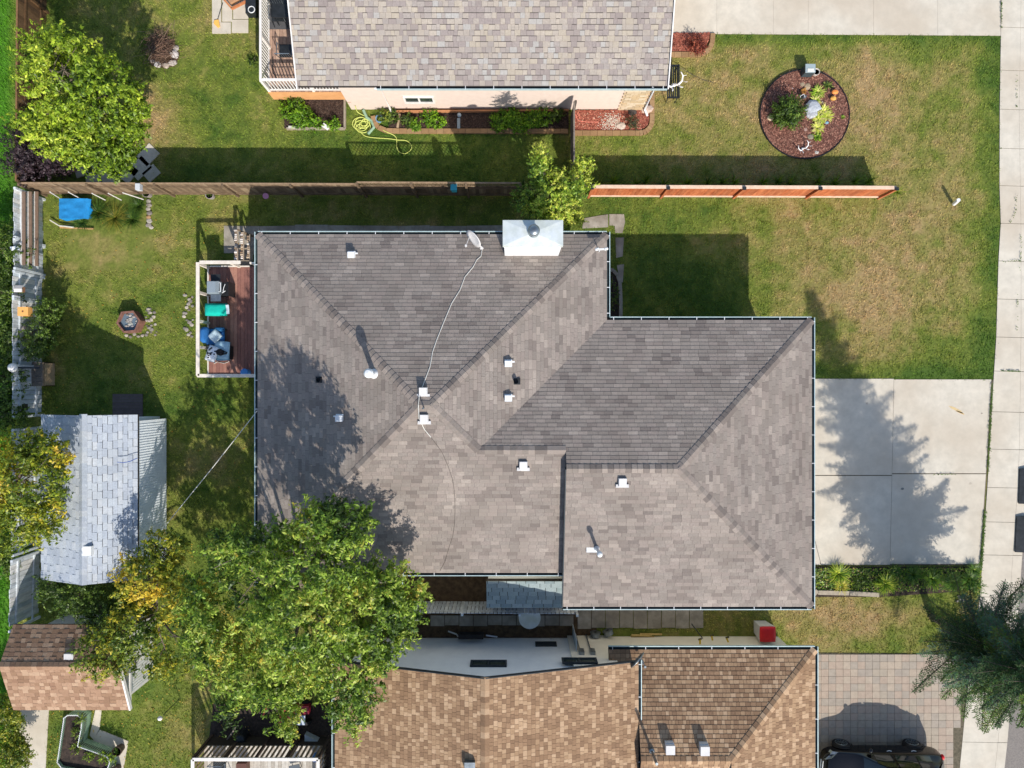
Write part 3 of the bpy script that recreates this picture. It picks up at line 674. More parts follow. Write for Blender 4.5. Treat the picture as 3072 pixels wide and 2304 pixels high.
# deck of the north neighbour
dk = empty('deck', P(900, 150), 'raised deck with white balusters and orange skirt west of the pink house', 'deck')
dz = .8
x0 = X(806, dz); x1 = -6.56; y0 = Y(276, dz); y1 = 17.0; x2 = X(1056, dz)
bm_ = {}
pald = [rgb(*c, 1.05) for c in [(176,146,126),(166,136,118),(186,156,134),(158,130,114)]]
for c in range(4):
    t = MB(); t.box(-.066, 0, 0, .066, 1, .03, pald[c]); bm_[c] = t.mesh('board', 'flat_wood')
n = int((x2-x0)/.142)
for i in range(n):
    xx = x0+.07+i*.142; ye = y1 if xx < x1 else 11.18
    inst('board', bm_[i*7 % 4], (xx, y0+.01, dz-.03), dk).scale = (1, ye-y0-.02, 1)
t = MB(); t.box(x0-.02, y0-.03, .12, x2, y0, dz+.0); t.box(x0-.03, y0, .12, x0, y1, dz); t.build('skirt', 'orange_board', dk)
t = MB()
for xx in (x0+.1, -6.9, -5.2):
    for yy in (y0+.15, 11.9, 14.5): 
        if xx < -6.6 or yy < 11: t.box(xx-.05, yy-.05, 0, xx+.05, yy+.05, dz-.04)
t.build('support_post', 'flat_wood', dk)
def railing(parent, a, b, zf, h=1.0, step=.125, mt_='white_paint', rail=.09, bal=.035, posts=None, lower=.1, single=True):
    a = Vector(a); b = Vector(b); d = (b-a); L = d.length; d.normalize()
    t = MB(); t.bar(a+Vector((0,0,zf+h)), b+Vector((0,0,zf+h)), rail, .05); t.build('top_rail', mt_, parent)
    t = MB(); t.bar(a+Vector((0,0,zf+lower)), b+Vector((0,0,zf+lower)), .05, .04); t.build('bottom_rail', mt_, parent)
    if step:
        t = MB(); t.box(-bal/2, -bal/2, 0, bal/2, bal/2, h-lower-.02); me = t.mesh('baluster', mt_)
        for i in range(1, int(L/step)): inst('baluster', me, a+d*(i*step)+Vector((0,0,zf+lower)), parent)
    for q in (posts or (0, L)):
        t = MB(); p = a+d*q; t.box(p.x-.05, p.y-.05, zf-.02, p.x+.05, p.y+.05, zf+h-.02); t.build('post', mt_, parent)
railing(dk, (x0+.04, y0+.05, 0), (x0+.04, y1, 0), dz, 1.02, posts=(0, 1.7, 3.4, 5.1))
railing(dk, (x0+.1, y0+.05, 0), (x2-.05, y0+.05, 0), dz, 1.02, posts=(1.7, 3.15))
# patio set on that deck
t = MB(); q = P(842, 20, dz); t.box(q.x-.5, q.y-.9, dz+.001, q.x+.55, q.y+1.6, dz+.012, (.09,.09,.095)); t.build('rug', 'cloth', None, 'charcoal rug on the brown deck boards of the pink house', 'rug')
ch_ = empty('patio_table', P(845, 30, dz), 'dark rectangular patio table at the top of the raised deck', 'table'); q = P(848, 10, dz+.7)
t = MB(); t.box(q.x-.42, q.y-.55, dz+.68, q.x+.42, q.y+1.2, dz+.72); t.build('table_top', 'dark_metal', ch_)
for sx in (-1, 1):
    for sy in (-.5, 1.1): t = MB(); t.cyl((q.x+sx*.36, q.y+sy, dz), (q.x+sx*.36, q.y+sy, dz+.68), .02); t.build('leg', 'dark_metal', ch_)
def metal_chair(c, rot, label, gp=None):
    o = empty('patio_chair', c, label, 'chair', gp); rm = Matrix.Rotation(rot, 3, 'Z'); c = Vector(c)
    tr = lambda x, y, z: c+rm@Vector((x, y, z))
    t = MB(); V_ = [tr(-.25,-.25,.42), tr(.25,-.25,.42), tr(.25,.25,.42), tr(-.25,.25,.42)]; t.add([*V_, *[v+Vector((0,0,.03)) for v in V_]], [(3,2,1,0),(4,5,6,7),(0,1,5,4),(1,2,6,5),(2,3,7,6),(3,0,4,7)]); t.build('seat', 'dark_metal', o)
    t = MB(); t.tube([tr(-.27,.25,.45), tr(-.27,.34,.95), tr(.27,.34,.95), tr(.27,.25,.45)], .018)
    for i in range(5): t.tube([tr(-.18+.09*i,.27,.45), tr(-.18+.09*i,.34,.95)], .01, 4)
    t.build('backrest', 'steel', o)
    for sx in (-1, 1): t = MB(); t.tube([tr(sx*.28,-.25,.42), tr(sx*.29,-.24,.64), tr(sx*.29,.28,.64)], .018); t.build('armrest', 'steel', o)
    for sx in (-1, 1):
        for sy in (-1, 1): t = MB(); t.tube([tr(sx*.24,sy*.24,.42), tr(sx*.27,sy*.27,0)], .016); t.build('leg', 'dark_metal', o)
metal_chair(P(868, 168, dz), math.pi, 'wrought metal chair with slatted back, middle of the raised deck')
metal_chair(P(845, 62, dz), 0, 'dark metal chair pulled up to the patio table on the raised deck')
t = MB(); o = empty('low_table', P(868, 215, dz), 'low glass topped table with rounded corners at the south end of the raised deck', 'table')
q = P(868, 215, dz); t.tube([q+Vector((-.5,-.25,.45)), q+Vector((-.42,-.33,.45)), q+Vector((.5,-.33,.45))], .016); t.tube([q+Vector((-.5,.4,.45)), q+Vector((-.5,-.25,.45))], .016); t.tube([q+Vector((-.5,-.25,.45)), q+Vector((-.5,-.25,0))], .016); t.tube([q+Vector((.45,-.33,.45)), q+Vector((.45,-.33,0))], .016); t.build('frame', 'dark_metal', o)
def pot(p, r, h, label, c=rgb(190,120,84), plant=None, name='plant_pot', cat='plant pot', m='painted'):
    o = empty(name, p, label, cat); p = Vector(p)
    t = MB(); t.lathe(p, [(r*.7,0),(r,h),(r*.86,h),(r*.8,h-.04)], 16, c); t.build('pot', m, o)
    t = MB(); t.cyl(p+Vector((0,0,h-.06)), p+Vector((0,0,h-.04)), r*.82, n=14); t.build('soil', 'black_soil', o)
    if plant: tuft(p+Vector((0,0,h-.05)), plant[0], plant[1], plant[2], plant[3], o, 'plant')
    return o
# ------------------------------------------------------------------ plants
def blades(ctr, n, length, spread, cols, wd=.02, seg=3, droop=.6, lean=0):
    """arching strap leaves: returns V,F,C"""
    V_ = []; F_ = []; C_ = []
    for i in range(n):
        a = R.uniform(0, 2*math.pi); L = length*R.uniform(.6, 1.1); d = Vector((math.cos(a), math.sin(a), 0)); sd_ = Vector((-d.y, d.x, 0))
        out = R.uniform(.25, 1)*spread; b = Vector(ctr)+d*R.uniform(0, spread*.15); c = cols[R.randrange(len(cols))]; c = tint(c, .2); k = len(V_)
        for j in range(seg+1):
            t = j/seg; p = b+d*(out*t**1.3)+Vector((0,0,L*(t-droop*t*t))); w_ = wd*(1-t*.85)
            V_.append(p-sd_*w_); V_.append(p+sd_*w_)
        for j in range(seg): F_.append((k+2*j, k+2*j+1, k+2*j+3, k+2*j+2)); C_.append(c)
    return V_, F_, C_
def tuft(ctr, n, length, spread, cols, parent=None, name='leaves', wd=.02, **k):
    v, f, c = blades(ctr, n, length, spread, cols, wd)
    return np_mesh(name, np.array([tuple(q) for q in v]), np.array(f), 'leaf', np.array(c), parent, org=tuple(ctr), **k)
def leafcloud(blobs, n_clump, per, lsize, pal, crad=(.25,.45), fill=.55, up=.35, lw=.45, seed=1, zlight=None, patchy=None):
    """blobs: (x,y,z,rx,ry,rz,weight). returns V,F,C for diamond leaves grouped in clumps spread through the volume"""
    rs = np.random.RandomState(seed); w_ = np.array([b[6] for b in blobs], float); w_ /= w_.sum()
    which = rs.choice(len(blobs), n_clump, p=w_); B = np.array([b[:6] for b in blobs])[which]
    d = rs.normal(size=(n_clump, 3)); d /= np.linalg.norm(d, axis=1, keepdims=True)
    r = rs.rand(n_clump)**(1/3.0); r = fill*r+(1-fill)*(0.8+0.2*rs.rand(n_clump))
    cc = B[:, :3]+d*(r*rs.uniform(.92,1.12,n_clump))[:, None]*B[:, 3:6]
    cr = rs.uniform(crad[0], crad[1], n_clump)
    idx = np.repeat(np.arange(n_clump), per); N = len(idx)
    q = rs.normal(size=(N, 3)); q /= np.linalg.norm(q, axis=1, keepdims=True)
    sh = d*.9+rs.normal(size=(n_clump, 3))*.55; sh[:, 2] = np.abs(sh[:, 2])*.5+.12; sh /= np.linalg.norm(sh, axis=1, keepdims=True)
    tt = rs.rand(N)
    pos = cc[idx]+sh[idx]*((tt-.35)*2.2*cr[idx])[:, None]+q*((rs.rand(N)**.6)*(1.0-.62*tt))[:, None]*cr[idx][:, None]*np.array([.72, .72, .5])
    out = d[idx]*.5+q*.6; out[:, 2] += up; out /= np.linalg.norm(out, axis=1, keepdims=True)
    ax = rs.normal(size=(N, 3)); ax -= (ax*out).sum(1, keepdims=True)*out*.75; ax /= np.linalg.norm(ax, axis=1, keepdims=True)
    sdv = np.cross(out, ax); sdv /= np.linalg.norm(sdv, axis=1, keepdims=True)
    L = (lsize*rs.uniform(.6, 1.25, N))[:, None]
    a = pos-ax*L*.5; b = pos+ax*L*.5; s1 = pos+sdv*L*lw*.5; s2 = pos-sdv*L*lw*.5
    V_ = np.stack([a, s1, b, s2], 1).reshape(-1, 3); F_ = np.arange(N*4).reshape(N, 4)
    pal = np.array(pal); ct = rs.rand(n_clump)*.6
    if patchy is not None: ct = np.clip(patchy(cc)+rs.normal(size=n_clump)*.12, 0, .999)
    lt = np.clip(ct[idx]+rs.normal(size=N)*.13, 0, .999)
    k = lt*(len(pal)-1); k0 = k.astype(int); fr = (k-k0)[:, None]
    C_ = pal[k0]*(1-fr)+pal[np.minimum(k0+1, len(pal)-1)]*fr
    C_ = C_*rs.uniform(.5, 1.5, (N, 1))*1.48
    return V_, F_, C_
def limbs(base, top, blobs, r0, parent, n=9, seed=3, m='bark', extra=8):
    rr = random.Random(seed); base = Vector(base); top = Vector(top)
    t = MB(); mid = (base+top)/2+Vector((rr.uniform(-.15,.15), rr.uniform(-.15,.15), 0))
    t.tube([base-Vector((0,0,.1)), base+Vector((0,0,.25)), mid, top], lambda q: r0*(1.25-.85*q), 9); t.build('trunk', m, parent)
    for i in range(n):
        b = blobs[i % len(blobs)]; st = base.lerp(top, rr.uniform(.45, 1.0))
        e = Vector((b[0]+rr.uniform(-.6,.6)*b[3], b[1]+rr.uniform(-.6,.6)*b[4], b[2]+rr.uniform(-.3,.5)*b[5]))
        md = st.lerp(e, .5)+Vector((rr.uniform(-.2,.2), rr.uniform(-.2,.2), .3)); t = MB()
        t.tube([st, md, e], lambda q: r0*(.4-.34*q), 6)
        for j in range(extra):
            s_ = md.lerp(e, rr.random()); sc_ = min(.8, r0*4.5); g = s_+Vector((rr.uniform(-sc_,sc_), rr.uniform(-sc_,sc_), rr.uniform(-.1,.5)*sc_))
            t.tube([s_, s_.lerp(g, .5)+Vector((0,0,.07)), g], lambda q: .022-.014*q, 4)
        t.build('limb', m, parent)
def tree(label, cat, base, top, blobs, nc, per, ls, pal, r0=.12, name='tree', nl=9, group=None, **k):
    o = empty(name, base, label, cat, group)
    v, f, c = leafcloud(blobs, nc, per, ls, pal, **k)
    np_mesh('crown', v, f, 'leaf', c, o, org=tuple(base)); limbs(base, top, blobs, r0, o, nl)
    return o
def bl(px, py, z, rx, ry, rz, w_=1): return (X(px, z), Y(py, z), z, rx, ry, rz, w_)
lime = [rgb(*c, .8) for c in [(62,84,22),(86,112,28),(120,146,36),(156,176,50),(190,198,74)]]
mid_g = [rgb(*c, .9) for c in [(46,66,24),(70,92,32),(96,120,42),(128,146,60),(160,168,84)]]
autumn = [rgb(*c, .9) for c in [(66,90,28),(98,116,36),(140,144,44),(180,164,50),(200,172,58)]]
# big tree over the south-west corner of the roof
bb = [bl(700,1830,5.0,1.9,1.8,1.5,2.6), bl(1010,1590,7.2,.9,.9,1.2,1.2), bl(930,1680,7.4,1.5,1.3,1.5,2.4), bl(1100,1820,5.9,1.3,1.4,1.4,2.0), bl(1050,1990,5.4,1.3,1.3,1.3,2.0),
      bl(1160,1760,5.6,.8,.9,1.0,.9), bl(1060,2110,5.0,.75,.9,.9,.9), bl(760,2020,4.8,1.3,1.2,1.2,1.7), bl(660,1960,4.6,.8,1.1,1.0,1.0), bl(800,1640,6.8,1.1,.7,1.1,1.0), bl(900,1860,7.8,1.5,1.4,1.2,2.2),
      bl(960,1555,7.4,.5,.5,.8,.5), bl(700,1640,6.6,.7,.5,.8,.6), bl(1215,1860,5.2,.5,.7,.7,.5), bl(1150,1940,5.4,.7,.7,.8,.7), bl(870,2040,5.2,.9,.9,.9,.9), bl(1090,1560,6.6,.28,.3,.4,.14), bl(1250,1780,5.2,.3,.3,.4,.16), bl(860,2160,4.4,.5,.5,.5,.3), bl(700,2130,4.2,.5,.45,.5,.3)]
def py_of(cc): return 1152-cc[:,1]/(S*(1-cc[:,2]/H))
def px_of(cc): return 1536+cc[:,0]/(S*(1-cc[:,2]/H))
mixp = [rgb(*c, .9) for c in [(46,66,24),(72,98,32),(100,128,40),(138,160,56),(170,180,84),(176,156,56)]]
def pch(cc):
    a = fbm(cc[:,0], cc[:,1], .8, 8, 3); t = (a-.5)*1.3+.42
    return t
tree('large green broadleaf tree overhanging the south-west corner of the grey roof', 'tree', P(900,1800)+Vector((.2,0,0)), P(900,1790,4.6)+Vector((.2,0,0)), bb, 2100, 36, .145, mixp, .24, crad=(.16,.36), fill=.6, lw=.4, seed=4, patchy=pch, nl=16)
ba = [bl(430,1740,3.6,.95,1.0,.8,2), bl(500,1640,3.2,.7,.6,.6,1), bl(330,1960,3.2,1.1,.9,.7,2.2), bl(400,1890,3.4,1.0,.7,.7,1.6), bl(560,1800,3.6,.9,.9,.8,1.6), bl(590,1950,3.6,.6,.9,.7,.8), bl(480,1990,2.9,.6,.5,.5,.6)]
tree('yellowing leafy tree between the two garden sheds', 'tree', P(470,1850), P(470,1840,3.2), ba, 620, 30, .135, autumn, .13, crad=(.18,.34), fill=.6, seed=6, patchy=lambda cc: (fbm(cc[:,0], cc[:,1], .9, 3, 3)-.5)*1.8+.5)
bs = [bl(230,1790,2.2,.9,.7,.7,1.4), bl(310,1840,2.0,.8,.6,.6,1.2), bl(170,1760,2.0,.6,.5,.6,1)]
tree('low dark green shrub behind the blue grey shed', 'shrub', P(250,1810), P(250,1810,1.4), bs, 260, 44, .1, mid_g, .06, name='shrub', nl=5, crad=(.16,.3), seed=9, patchy=lambda cc: cc[:,0]*0+.3)
by = [bl(60,1440,4.4,1.7,1.5,1.2,3), bl(130,1360,4.2,.7,.7,.7,1), bl(20,1560,4.0,1.1,1.2,1,1.8), bl(130,1560,3.6,.5,.7,.6,.9), bl(-60,1420,4.4,1.2,1.5,1.2,1)]
tree('tree with golden yellow leaves at the left edge overhanging the shed', 'tree', P(10,1490), P(30,1480,3.8), by, 640, 30, .135, [rgb(*c,.9) for c in [(84,104,30),(130,140,38),(168,162,46),(190,170,52),(206,176,78)]], .15, crad=(.2,.36), seed=12, patchy=lambda cc: (fbm(cc[:,0], cc[:,1], .9, 5, 3)-.5)*2.2+.35)
bt = [bl(200,230,4.4,1.5,1.4,1.3,3), bl(330,300,4.0,1.2,1.4,1.2,2.6), bl(200,400,3.4,1.2,1.0,1.0,2), bl(330,470,3.0,.9,.7,.8,1.3), bl(150,140,4.2,.8,.6,.8,1), bl(110,380,3.2,.8,.6,.7,1), bl(270,430,3.2,1.1,.9,.9,1.4), bl(395,390,3.0,.5,.7,.7,.8), bl(120,200,3.8,.5,.7,.7,.7)]
tree('bright lime green tree in the top left corner yard', 'tree', P(290,340), P(270,320,3.6), bt, 1150, 30, .14, lime, .18, crad=(.15,.32), fill=.6, seed=15, patchy=lambda cc: (fbm(cc[:,0], cc[:,1], .7, 9, 3)-.5)*1.1+.62, nl=10)
purple = [rgb(*c, .8) for c in [(44,34,38),(62,48,54),(84,66,72),(104,84,84)]]
bp_ = [bl(110,440,1.7,1.1,1.0,.8,3), bl(170,470,1.4,.8,.7,.7,1.6), bl(70,500,1.5,.6,.6,.7,1)]
tree('dark purple leaved shrub in the fence corner below the lime tree', 'shrub', P(130,470), P(130,470,1.2), bp_, 330, 44, .09, purple, .06, name='shrub', nl=5, crad=(.16,.3), seed=18)
maple = [rgb(*c, .9) for c in [(56,82,26),(80,110,34),(116,142,44),(158,172,60),(190,190,84)]]
bm2 = [bl(1660,590,3.2,1.0,.9,.8,2.6), bl(1740,540,3.0,.45,.5,.6,.8), bl(1620,510,3.6,.35,.55,.7,.7), bl(1680,650,2.4,.9,.4,.6,1.1), bl(1590,600,2.6,.6,.6,.6,1), bl(1700,560,3.4,.5,.5,.6,.9), bl(1745,500,3.2,.25,.25,.4,.3), bl(1615,465,3.9,.16,.25,.4,.22)]
tree('small yellow green maple growing through the fence line north of the chimney', 'tree', P(1665,612), P(1665,600,2.7), bm2, 560, 26, .12, maple, .08, crad=(.13,.26), fill=.7, seed=21, patchy=lambda cc: (fbm(cc[:,0], cc[:,1], 1.3, 9, 3)-.5)*1.4+.35+.25*(cc[:,2]-2.4))
bh = [bl(130,990,1.3,.45,.9,.7,2), bl(150,930,1.2,.4,.5,.6,1), bl(110,1050,1.1,.4,.4,.5,1)]
tree('dark green leafy shrub leaning over the weathered fence beside the lawn', 'shrub', P(140,985), P(140,985,.9), bh, 230, 40, .085, mid_g, .05, name='shrub', nl=4, crad=(.12,.24), seed=24, patchy=lambda cc: cc[:,0]*0+.34)
for k, (px, py, z, r_, lb) in enumerate([(8,760,1.4,.9,'green shrub outside the fence at the left edge, upper one of the alley row'), (0,890,1.3,.9,'dark green shrub outside the fence at the left edge beside the orange bird box'), (6,1010,1.3,.8,'dense dark shrub outside the fence at the left edge above the white lamp'), (4,1140,1.3,.9,'dark leafy shrub outside the fence at the left edge beside the white lamp'), (20,1250,1.5,.7,'green shrub at the left edge above the golden yellow tree'), (-10,1680,1.2,.8,'sparse dark shrub at the left edge beside the leaning fence panels'), (0,2170,1.3,.9,'green and gold shrub at the left edge below the brown shed'), (40,2275,1.3,.6,'golden leaved shrub at the bottom left corner')]):
    pal_ = mid_g if k < 6 else autumn
    tree(lb, 'shrub', P(px,py), P(px,py,z*.7), [bl(px,py,z,r_,r_*.9,r_*.7,1), bl(px+10,py-40,z*.8,r_*.6,r_*.7,r_*.5,.5)], 190, 40, .09, pal_, .05, name='shrub', nl=3, crad=(.14,.28), seed=30+k, group='shrubs along the alley' if k < 6 else None, patchy=lambda cc: cc[:,0]*0+.33)
# blue spruce at the lower right
def spruce(label, base, h, rmax, seed=5):
    rs = random.Random(seed); o = empty('spruce_tree', base, label, 'tree'); base = Vector(base)
    t = MB(); t.tube([base, base+Vector((.05,0,h*.5)), base+Vector((0,0,h))], lambda q: .17*(1-.93*q), 8); t.build('trunk', 'bark', o)
    V_ = []; C_ = []; lm = MB()
    pal = [rgb(*c, 1.4) for c in [(40,58,30),(52,74,40),(62,86,52),(78,100,76),(72,96,42),(92,108,48)]]
    z = 2.5
    while z < h-.15:
        f = (z-2.5)/(h-2.5); Rr = rmax*(1-f)**.85*(.85+.3*rs.random())+.08; nb = max(5, int(9-3.4*f)); a0 = rs.random()*6
        for i in range(nb):
            a = a0+2*math.pi*i/nb+rs.uniform(-.25,.25); L = Rr*rs.choice([.55,.75,.85,.95,1.02,1.15]); d = Vector((math.cos(a), math.sin(a), 0)); sdv = Vector((-d.y, d.x, 0))
            p0 = base+Vector((0,0,z)); dr = rs.uniform(.1,.28)
            pt = lambda t: p0+d*(L*t)+Vector((0,0,L*(.12*t-dr*t*t+.12*t**3)))
            lm.tube([pt(0), pt(.5), pt(1)], lambda q: .025-.018*q, 4)
            ns = max(6, int(L*12)); cb = pal[rs.randrange(6)]
            for j in range(ns):
                t_ = .12+.88*j/(ns-1); q = pt(t_); tl = (.12+.42*L*(1-t_)**.7*.55)*rs.uniform(.7,1.2)
                for sg in (-1, 1, 0):
                    dd = (sdv*sg*.8+d*.65).normalized() if sg else d
                    if not sg: tl2 = .16
                    else: tl2 = tl
                    e = q+dd*tl2+Vector((0,0,-.12*tl2)); nn = max(2, int(tl2/.036))
                    for m_ in range(nn):
                        cpt = q.lerp(e, (m_+.6)/nn); sz = .05+.03*rs.random()
                        u = Vector((rs.gauss(0,1), rs.gauss(0,1), rs.gauss(0,.6)))+dd*.7; u.normalize(); w2 = u.cross(Vector((rs.gauss(0,.5), rs.gauss(0,.5), 1))).normalized()
                        V_ += [cpt-u*sz, cpt+w2*sz*.24, cpt+u*sz, cpt-w2*sz*.24]; C_.append(tuple(cc*rs.uniform(.75,1.25) for cc in cb))
        z += .21+.14*rs.random()
    V_ = np.array([tuple(v) for v in V_]); F_ = np.arange(len(V_)).reshape(-1, 4)
    np_mesh('crown', V_, F_, 'needle', np.array(C_), o, org=tuple(base)); lm.build('limbs', 'bark', o, kind='stuff')
    return o
spruce('tall blue green spruce at the lower right corner casting a long shadow over the driveway', P(2797,1850), 11.7, 2.35)
# ------------------------------------------------------------------ fences
def fence(label, a, b, h, pal, bw=.14, mt_='old_wood', posts=2.44, side_=1, rails=(.3, 1.0), railm=None, cap=True, post_h=.05, th=.02, caps=None, gap=.006, lattice=0, z0=.04, group=None, jit=.012, capm=None, postc=None, name='fence'):
    """upright boards from a to b (ground points); side_ = side of the rails and posts, +1 left of a->b"""
    a = Vector(a); b = Vector(b); d = b-a; L = d.length; d.normalize(); n = Vector((-d.y, d.x, 0)); ang = math.atan2(d.y, d.x)
    o = empty(name, (a+b)/2, label, 'fence', group); ms = []
    for c in pal:
        t = MB(); t.box(-bw/2+gap/2, -th/2, 0, bw/2-gap/2, th/2, h-z0-lattice, c); ms.append(t.mesh('board', mt_))
    k = int(L/bw)
    rest = MB()
    for i in range(k):
        p = a+d*(bw*(i+.5))+Vector((0,0,z0+R.uniform(-jit, jit)))+n*R.uniform(-.003,.003)
        if abs(p.x) > 21.5 or abs(p.y) > 16.2:
            rest.obox(p+Vector((0,0,(h-z0)/2)), (bw-gap, th, h-z0-lattice), ang, None, pal[i % len(pal)]); continue
        inst('board', ms[R.randrange(len(ms))], p, o, rot=(0,0,ang+R.uniform(-.01,.01)))
    if rest.v: rest.build('boards', mt_, o, kind='stuff')
    off = n*side_*(th/2+.022)
    for z in rails:
        t = MB(); t.bar(a+off+Vector((0,0,z)), b+off+Vector((0,0,z)), .04, .09, (postc or pal[0])); t.build('rail', railm or mt_, o)
    if cap:
        t = MB(); t.bar(a+Vector((0,0,h+.02)), b+Vector((0,0,h+.02)), (.13 if capm else .06), .035, pal[0]); t.c = [tuple(min(.75, q*1.9) for q in c) if not capm else c for c in t.c]; t.build('cap_rail', capm or railm or mt_, o)
    m = max(1, int(round(L/posts)))
    for i in range(m+1):
        p = a+d*(L*i/m)+n*side_*(th/2+.05); t = MB(); t.obox(p+Vector((0,0,(h+post_h)/2)), (.09,.09,h+post_h), ang, None, postc or pal[0]); po = t.build('post', mt_ if mt_ != 'cedar' else 'cedar', o)
        if caps: t = MB(); t.obox(p+Vector((0,0,h+post_h+.03)), (.12,.12,.06), ang, None, WHITE); t.build('post_cap', caps, po)
    if lattice:
        t = MB(); st = .15; z1 = h-.01; z2 = h-lattice
        q = 0
        while q < L-lattice:
            for s_ in (0, 1):
                e0 = a+d*(q+(lattice if s_ else 0)); e1 = a+d*(q+(0 if s_ else lattice))
                t.bar(e0+Vector((0,0,z2))+n*.006*(1-2*s_), e1+Vector((0,0,z1))+n*.006*(1-2*s_), .007, .022, pal[1])
            q += st
        t.build('lattice', mt_, o, kind='stuff')
    return o
brown = [rgb(*c, .95) for c in [(122,102,80),(138,116,92),(108,90,70),(150,130,104)]]
weath = [rgb(*c, 1.12) for c in [(204,210,214),(214,218,220),(192,200,206),(222,220,216)]]
NF = 583
fence('brown board fence with a lattice top between the north yard and the grey house', P(140,NF), P(1100,586), 1.62, brown, side_=-1, rails=(.35,1.25), railm=None)
fence('brown board fence with open lattice near the maple', P(1100,586), P(1560,588), 1.85, brown, side_=-1, rails=(.35,1.25), lattice=.42)
cedarp = [(.95,1,1.02), (.78,.76,.74), (1.08,1.1,1.1), (.88,.9,.92), (1.0,.94,.88)]
fence('new orange cedar fence with pale rails and dark post caps on the front lawn', P(1765,588), P(2634,591), 1.36, cedarp, mt_='cedar', posts=2.66, side_=-1, rails=(.12,), railm='pale_rail', capm='pale_rail', caps='dark_metal', cap=True, post_h=.04)
fence('dark brown board fence along the alley at the top left corner', P(137,NF-4), P(142,-140), 1.72, [rgb(*c, .8) for c in [(112,84,56),(128,98,68),(98,74,52),(140,110,76)]], side_=-1, rails=(.4,1.3))
fence('weathered grey fence with greying boards beside the stone edged mulch bed', P(1712,352), P(1712,576), 1.6, [rgb(*c, .8) for c in [(110,102,94),(124,116,106),(98,92,86)]], side_=1, rails=(.4,1.3))
# pale weathered alley fence in panels with gaps between
pan = [(600,738,0,'pale weathered fence panel next to the blue tarp, behind the three leaning rails'), (742,826,.02,'short pale fence panel below the ends of the leaning rails'), (834,905,-.03,'pale weathered fence panel carrying the brown bird house'), (912,1100,0,'pale weathered fence panel behind the leafy shrub with the orange box'), (1104,1245,.02,'pale weathered fence panel beside the square wooden bin'), (1282,1500,-.02,'pale weathered fence panel behind the golden yellow tree'), (1505,1636,.03,'pale weathered fence panel left of the blue grey shed'), (1652,1850,-.10,'leaning dark weathered fence panel at the lower end of the alley fence')]
for i, (ya, yb_, sk, lb) in enumerate(pan):
    fence(lb, P(130-i*1.2, ya), P(130-i*1.2+sk*60, yb_), 1.72, weath, bw=.18, side_=1, rails=(.4,1.35), cap=False, posts=3, group='weathered fence panels', jit=.03, gap=.012)
# three rails leaning on the alley fence
for k, (x_, y0_, y1_, lb) in enumerate([(71,575,795,'leftmost of the three old rails lying on the weathered fence'), (91,575,797,'middle one of the three old rails lying on the weathered fence'), (110,575,798,'rightmost of the three old rails lying on the weathered fence')]):
    t = MB(); zz = 1.55-.35*k; t.bar(P(x_, y0_, zz), P(x_, y1_, zz), .13, .05, rgb(128,106,90,.95)); t.bar(P(x_-5, y0_, zz+.01), P(x_-5, y1_, zz+.01), .03, .08, rgb(226,220,212,.8)); t.build('leaning_rail', 'flat_wood', None, lb, 'rail', 'rails lying on the alley fence')
def slim(name, pts, r, m, label, cat, c=WHITE, group=None, n=6): t = MB(); t.tube(pts, r, n, c); return t.build(name, m, None, label, cat, group)
# bird houses and lamp on the alley fence
o = empty('bird_house', P(60,865,1.5), 'small brown and white bird house on the weathered fence', 'bird house'); t = MB(); q = P(60,868,1.6); t.box(q.x-.1,q.y-.1,1.45,q.x+.1,q.y+.1,1.68,rgb(150,110,84)); t.build('box','painted',o); t = MB(); t.prism([(q.x-.15,q.y-.12),(q.x+.15,q.y-.12),(q.x+.15,q.y+.0),(q.x-.15,q.y+.0)],1.69,1.73,rgb(228,222,216)); t.obox((q.x,q.y+.07,1.69),(.3,.16,.02),0,(-.5,0),rgb(210,200,190)); t.build('roof','painted',o)
t = MB(); q = P(74,935,1.75); t.box(q.x-.2,q.y-.17,1.6,q.x+.2,q.y+.17,1.86,rgb(232,170,96)); t.box(q.x-.03,q.y-.03,1.861,q.x+.03,q.y+.03,1.87,rgb(120,80,50)); t.build('nest_box','painted',None,'orange wooden nest box on top of the weathered fence','nest box')
o = empty('fence_lamp', P(45,1103,1.8), 'white round lamp on a dark arm reaching over the weathered fence', 'lamp'); t = MB(); t.lathe(P(45,1103,1.8),[(.12,0),(.17,.08),(.15,.2),(.05,.24)],18); t.build('globe','white_paint',o,smooth=True); t = MB(); t.bar(P(50,1103,1.78),P(118,1103,1.5),.07,.05); t.build('arm','dark_metal',o)
t = MB(); q = P(45,745,1.75); t.obox(q,(.34,.14,.05),.1,None,rgb(226,232,234)); t.bar(q-Vector((0,0,1.6)),q,.05,.05,rgb(150,150,150)); t.build('solar_light','painted',None,'small white solar light on a post behind the three leaning rails','light')
t = MB(); q = P(66,1222,1.2); t.box(q.x-.14,q.y-.16,1.05,q.x+.02,q.y+.16,1.3,rgb(206,212,214)); t.box(q.x+.03,q.y-.13,1.05,q.x+.13,q.y+.13,1.25,rgb(70,62,56)); t.build('nest_box','painted',None,'small pale nest box on the weathered fence above the blue grey shed','nest box')
t = MB(); q = P(66,985,1.2); t.blob(q,(.16,.12,.12),c=rgb(180,168,160),seed=3); t.build('hanging_basket','rock',None,'small round hanging ornament on the weathered fence behind the leafy shrub','ornament')
